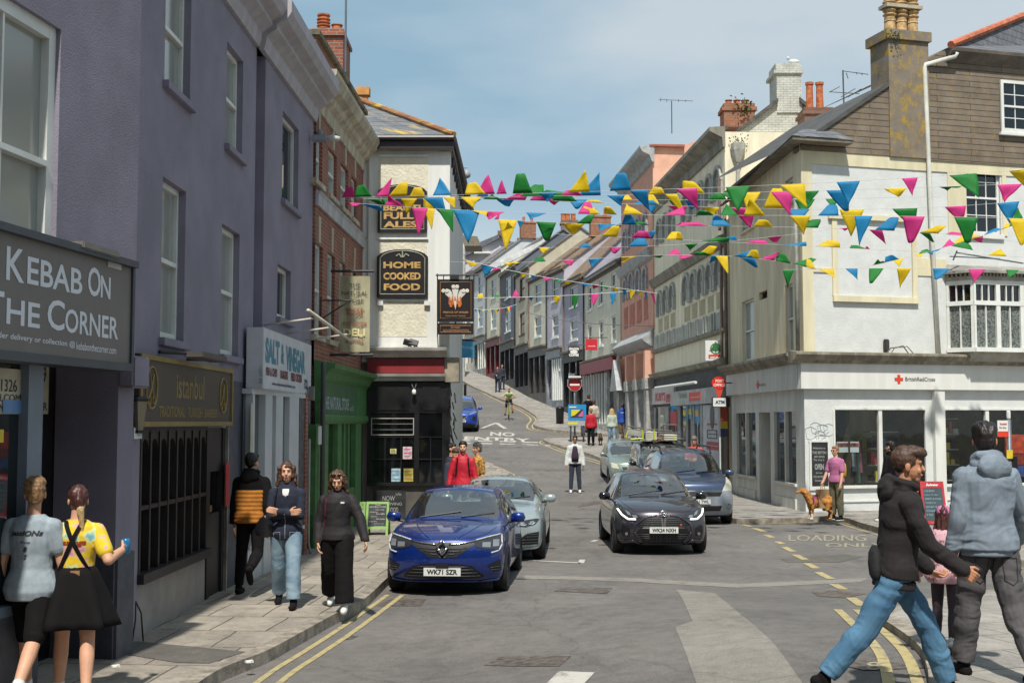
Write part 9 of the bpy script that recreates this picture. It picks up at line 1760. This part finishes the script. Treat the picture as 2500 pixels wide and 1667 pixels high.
def bunting(label,Ya,Yb,data,ends=None,thin=.0035):
 t=thing('bunting_string',label,'bunting',(0,0,0),'strings of bunting across the street'); Yf= lambda x:lerp(Ya,Yb,(x-830)/1770); ctr=[]
 fl=[]
 for side,c,x0,y0,x1,y1,tx,ty in data:
  z=ZL if side=='L' else ZR; (a,b),(d,e),(f_,h_)=z(x0,y0),z(x1,y1),z(tx,ty); fl.append((c,a,b,d,e,f_,h_))
 fl.sort(key=lambda v:v[1]); xs=[]; yy=[]
 for c,a,b,d,e,f_,h_ in fl:xs+=[a,d]; yy+=[b,e]
 for e_ in (ends or ()):
  if e_:xs+=[e_[0]]*2; yy+=[e_[1]]*2
 x0_,x1_=min(xs),max(xs); nm= lambda x:(x-x0_)/(x1_-x0_)*2-1; co=np.polyfit([nm(x) for x in xs],yy,3 if len(fl)>14 else 2); fit= lambda x:float(np.polyval(co,nm(x)))
 fl=[(c,a,fit(a),d,fit(d),f_,h_+(fit(a)+fit(d)-b-e)/2) for c,a,b,d,e,f_,h_ in fl]
 ext=[]
 if thin<.01:
  for q,r_ in zip(fl,fl[1:]):
   x=q[3]+14
   while x+62<r_[1] and x<1960:w_=rf_.uniform(44,56); up_=rf_.random()<.6; ext.append((rf_.choice('PYBG'),x,fit(x),x+w_,fit(x+w_),x+w_*rf_.uniform(.2,.8),fit(x)+(-rf_.uniform(14,34) if up_ else rf_.uniform(12,30)))); x+=w_+rf_.uniform(18,50)
 fl=sorted(fl+ext,key=lambda v:v[1])
 pts=[at(x,fit(x),Yf(x)) for x in [lerp(x0_,x1_,q/60) for q in range(61)]]; mid=pts[30]; t.location=mid
 mb=MB(); mb.tube(pts,thin,5); mb.build('cord',CORD,t)
 for c,a,b,d,e,f_,h_ in fl:
  A,B=at(a,b,Yf(a)),at(d,e,Yf(d)); dy=rf_.uniform(-.16,.16); sd=rf_.uniform(0,9); mx_,my_=(a+d)/2,(b+e)/2; dl=math.hypot(f_-mx_,h_-my_); up_=h_<my_; ex=1.12 if dl>.9*(d-a) else 1.35; fold_=(.42 if up_ else .2) if rf_.random()<(.75 if up_ else .3) else 0; ex=ex*(1+fold_*.9); T=at(mx_+(f_-mx_)*ex,my_+(h_-my_)*ex,Yf(f_)+dy); n=8; mb=MB(); idx={}; short=abs(T.z-(A.z+B.z)/2)<.22*(B-A).length*1.0
  amp=(B-A).length*(.16 if not short else .24); vs=[]
  for j in range(n+1):
   for i in range(n+1-j):
    u=i/n; v=j/n; p=A*(1-u-v)+B*u+T*v; vf=v if v<1-fold_ else (1-fold_)-(v-1+fold_)*.35; kx=(v-vf); p=A*(1-u-v)+B*u+(A+B)*.5*kx+T*vf if fold_ else p; p=p+Vector((0,kx*amp*3.5,0)); w_=math.sin(v*3.0+sd)*math.sin((u+v*.5)*4.2+sd); dd=v*(1-.3*v)
    p=p+Vector((.25*amp*dd*math.sin(u*7+sd*2+v*4),amp*1.6*w_*dd,(.45 if short else .22)*amp*dd*math.sin(u*6.5+sd*3-v*3))); idx[(i,j)]=len(vs); vs.append(p)
  fs=[]
  for j in range(n):
   for i in range(n-j):
    fs.append((idx[(i,j)],idx[(i+1,j)],idx[(i,j+1)]))
    if i+j<n-1:fs.append((idx[(i+1,j)],idx[(i+1,j+1)],idx[(i,j+1)]))
  mb.add(vs,fs); o=mb.build('flag',FM[c],t,smooth=True); md=o.modifiers.new('t','SOLIDIFY'); md.thickness=.003
 return t
def D_(side,s_):
 o=[]
 for ln in s_.strip().split(';'):
  v=ln.split()
  if len(v)==7:o.append((side,v[0])+tuple(float(q) for q in v[1:]))
 return o
HK=(834,483,24.4)
bunting('topmost bunting string, rising to the upper right edge over the charity shop',24.0,22.0,D_('L','P 95 232 185 228 150 163;G 180 230 300 228 225 150;P 320 222 410 220 430 102;Y 410 218 535 215 525 105;B 710 208 838 206 765 116;Y 925 205 1070 208 975 130;P 1000 202 1130 204 1080 103;P 1140 205 1210 205 1175 118;G 1250 205 1385 200 1300 45;Y 1625 187 1770 187 1740 50;B 1905 193 2050 193 1985 58;B 2040 178 2160 176 2165 300;P 2352 168 2497 168 2497 300')
+D_('R','G 335 160 500 155 420 310;Y 700 140 870 135 878 275;B 1085 120 1245 112 1170 235;P 1525 95 1635 90 1600 197;G 1845 75 2030 65 2020 187;Y 2250 48 2372 42 2360 140'),(HK,(2560,410,22)))
bunting('second bunting string from the top, just under the topmost one',24.6,23.0,D_('L','Y 550 232 660 226 610 165;B 640 220 775 218 775 315;Y 780 232 860 228 850 290;G 1300 205 1460 205 1425 125;P 1575 205 1725 205 1640 165;B 1690 240 1845 240 1820 122;Y 2165 225 2280 215 2225 172;Y 2280 200 2360 215 2410 345')+D_('R','G 290 190 400 188 385 225;P 640 183 790 180 770 325;B 1015 178 1160 172 1150 315;Y 1405 168 1562 165 1500 210;G 1770 158 1945 155 1850 168;P 2170 142 2345 138 2235 228'),(HK,(2560,446,23)))
bunting('third bunting string, lying flat near the middle then hanging full at right',25.0,23.6,D_('L','G 260 238 345 246 380 285;G 365 245 465 262 400 288;Y 495 250 605 248 540 330;B 905 222 1045 226 975 250;G 1045 238 1175 235 1110 210;P 1190 258 1335 262 1330 208;P 1365 250 1510 248 1430 203;P 1450 190 1535 168 1460 150;G 1400 260 1690 272 1540 195;Y 1740 275 1870 280 1800 260;Y 2165 268 2245 270 2180 188;B 2060 295 2245 300 2150 270')+D_('R','P 375 288 535 288 495 393;Y 590 365 745 370 685 232;B 745 295 905 295 830 362;Y 1105 295 1275 292 1185 457;G 1460 288 1632 283 1600 405;P 1815 278 1960 270 1915 347;B 2170 265 2322 258 2255 368'),(HK,(2560,487,23.6)))
bunting('fourth bunting string, with big hanging flags above the pub board',23.4,21.6,D_('L','P 130 240 228 262 180 268;B 222 265 345 290 360 320;P 570 292 678 310 615 472;Y 650 330 725 335 700 462;G 742 345 850 350 838 487;B 845 335 1030 375 950 557;Y 975 358 1085 390 1060 398;P 1690 408 1800 415 1755 335;Y 1870 290 1955 292 1890 238;Y 1700 325 1840 328 1760 280;B 1340 292 1480 300 1380 327;P 1050 275 1195 285 1100 320;G 865 268 912 280 900 308')+D_('R','G 135 262 255 290 190 245;G 300 340 420 345 350 283;Y 770 358 910 348 860 450;B 960 388 1100 392 1060 318;B 1205 365 1330 358 1245 542;P 1530 375 1682 368 1590 545;G 1878 372 2042 370 1975 508;Y 2250 370 2360 365 2340 540'),(HK,(2560,530,21.6)))
bunting('fifth bunting string, sagging below the gap in the roofs',26.0,24.4,D_('L','P 1125 435 1155 400 1160 380;Y 1150 372 1280 385 1205 563;B 1280 390 1330 395 1300 438;G 1410 395 1545 405 1480 500;Y 1590 400 1740 462 1655 482;G 1680 490 1775 500 1790 428;B 1825 445 1945 452 1850 482;B 1985 440 2090 448 2030 343;G 2030 338 2175 350 2090 322')+D_('R','P 0 320 220 300 90 285;P 0 340 80 372 20 350;B 240 390 380 398 270 322;Y 520 412 655 420 590 370;G 810 435 960 450 945 390;P 1095 470 1215 478 1150 470;P 1305 425 1395 430 1415 515;B 1345 495 1475 515 1475 422;G 1645 435 1715 430 1740 495;Y 1650 535 1770 545 1800 490;P 1815 470 1960 480 1900 455'),((1040,500,26),(2560,590,24.4)))
bunting('sixth bunting string of small twisted flags in front of the cream arcade',27.0,25.2,D_('L','Y 1850 522 1955 530 1955 443;P 2050 490 2190 525 2130 458;B 2110 555 2195 570 2210 503;Y 2285 500 2400 480 2350 440')+D_('R','G 175 488 355 482 320 455;P 460 510 630 488 570 475;B 715 535 880 525 860 510;Y 945 562 1110 596 1060 538;G 1175 590 1290 607 1210 576;P 1280 615 1310 620 1290 600;Y 2110 570 2235 572 2190 533;Y 0 480 50 490 20 425;G 0 530 30 540 5 500'),((1300,560,27),(2560,640,25.2)))
bunting('seventh bunting string crossing the charity shop side wall',28.0,26.0,D_('L','P 2290 590 2390 600 2350 560;Y 1985 625 2085 640 2000 662;G 2185 634 2280 637 2230 648;G 1390 660 1475 665 1430 633;P 1580 655 1665 650 1640 682;B 1760 640 1850 650 1790 692;Y 1190 648 1300 672 1230 674')+D_('R','Y 140 555 250 580 250 508;P 35 595 135 635 40 640;G 105 602 240 660 170 610;B 240 602 340 625 250 647;B 385 592 525 605 525 553;Y 470 622 565 632 530 575;G 675 612 778 618 710 553;P 590 622 690 650 620 610;P 570 690 650 710 700 650;G 785 642 880 655 948 592;B 430 672 530 690 545 747;Y 265 650 350 680 350 777;Y 880 752 948 757 895 680;Y 835 692 890 690 870 670'),((1100,640,28),None))
bunting('eighth bunting string of hanging flags level with the bay window top',28.0,26.4,D_('R','G 722 732 798 738 755 845;Y 965 672 1065 692 1065 727;B 1145 695 1228 704 1225 767;G 1305 710 1405 712 1320 807;Y 1492 712 1590 712 1520 832;B 1735 712 1850 712 1770 770;P 1975 712 2095 712 2025 780;G 2230 712 2320 718 2260 760'),(None,(2560,660,26.4)))
bunting('ninth bunting string, slanting up to the window of the charity shop building',27.2,28.5,D_('R','G 1325 700 1415 680 1370 672;B 1410 620 1510 660 1440 605;Y 1470 665 1540 655 1510 697;Y 1620 625 1680 625 1650 643;G 1640 630 1720 632 1680 612;B 1670 612 1800 580 1740 608;P 1795 570 1885 512 1850 505;G 1855 545 1960 500 2000 562;Y 1875 455 2060 490 1960 440;P 2000 515 2075 430 2060 500;B 2080 490 2205 495 2140 475;Y 2190 470 2352 440 2270 440;G 2250 440 2350 330 2310 300'),((2040,662,27.2),None))
bunting('small bunting string from the pub corner along the dark hill roofs',40,47,D_('L','P 835 625 940 680 850 668;G 835 650 870 690 850 690;B 1035 650 1120 675 1070 715;Y 930 690 1025 715 970 727;P 1105 700 1165 725 1130 732;G 1215 735 1300 740 1270 748;Y 1295 722 1342 745 1320 757;B 1370 740 1415 745 1385 765;P 1450 745 1510 760 1480 772;G 1520 755 1585 765 1560 778;Y 1590 780 1660 790 1620 805;B 1705 797 1780 805 1745 815;P 1785 815 1850 858 1800 855;G 1850 825 1905 845 1880 850;Y 1910 830 1965 850 1950 862;B 1990 860 2020 865 2005 902;Y 2035 865 2080 870 2050 927;Y 2095 860 2120 865 2125 912;B 2140 855 2160 862 2150 925;P 2180 855 2205 870 2215 942'),((1095,600,37),(1605,712,50)),.012)
bunting('small straight bunting string with well spaced flags across the hill houses',52,50,D_('L','Y 1005 905 1055 905 1035 876;G 1120 905 1170 905 1145 886;P 1245 903 1300 900 1270 860;B 1350 897 1395 897 1375 917;Y 1515 893 1578 892 1548 933;G 1645 890 1700 887 1668 976;P 1775 880 1835 878 1795 956;B 1905 872 1955 870 1925 946'),((1130,728,52),(1560,708,50)),.014)
bunting('tiny farthest bunting string over the top of the street',86,86,D_('L','B 990 975 1010 985 1000 1000;G 1015 985 1035 995 1022 1008;Y 1040 990 1065 998 1050 1003;Y 1065 972 1100 976 1080 985;B 1068 995 1085 998 1075 1012;G 1105 985 1125 980 1112 992;B 1140 968 1160 970 1150 988;Y 1130 985 1150 985 1138 1018;P 1168 975 1185 975 1174 1020;G 1195 975 1210 975 1204 1010;Y 1212 965 1230 968 1228 1005;P 1215 955 1245 955 1235 970;B 1245 960 1258 958 1265 1002'),((1145,750,86),(1262,745,86)),.02)
bunting('dense bunting string weaving between the second and third strings',25.4,24.6,D_('L','B 1000 225 1090 226 1060 170;P 1480 232 1590 235 1530 262;Y 1960 245 2060 246 2010 215;G 2300 250 2400 252 2360 300')+D_('R','B 60 250 170 250 110 300;Y 640 240 760 238 700 290;G 1010 232 1110 230 1060 270'),((1010,480,25.4),(2300,480,24.6)))
bunting('low bunting string of small flags above the arcade arches',29,28,D_('L','Y 1420 560 1500 562 1460 595;B 1700 572 1780 574 1740 545;P 1900 578 1990 580 1940 612')+D_('R','G 60 540 150 542 100 575;B 320 520 420 518 370 490;P 620 470 720 466 670 500'),((1290,600,29),(2060,560,28)))
##  unseen market hall behind the camera, made taller and closer to darken glass reflections
MH=thing('market_hall','dark stone market hall across the square, seen only in shop glass','building',(6,-9,0)); ST_=brick('market_stone','#5c5448','#6a6154','#47423a',.6,.3,.02); Fm=Fac((-14,-9),(40,-8),toward=(0,10)); mb=MB(); hs=[(3+k*4.2,5.6+k*4.2,.6,3.6) for k in range(10)]+[(3+k*4.2,4.6+k*4.2,5.6,8.4) for k in range(10)]; wall(mb,Fm,0,Fm.L,0,10,hs,rev=.3); fbox(mb,Fm,0,Fm.L,0,9.8,-6,-.5)
for k in range(5):u=4+k*9; mb.prism([Fm.P(u,10,0),Fm.P(u+7,10,0),Fm.P(u+3.5,12.5,0)],[Fm.P(u,10,-6),Fm.P(u+7,10,-6),Fm.P(u+3.5,12.5,-6)])
mb.build('wall',ST_,MH); mb=MB(); fbox(mb,Fm,0,Fm.L,.5,8.7,-.32,-.28); mb.build('window',GLD,MH)
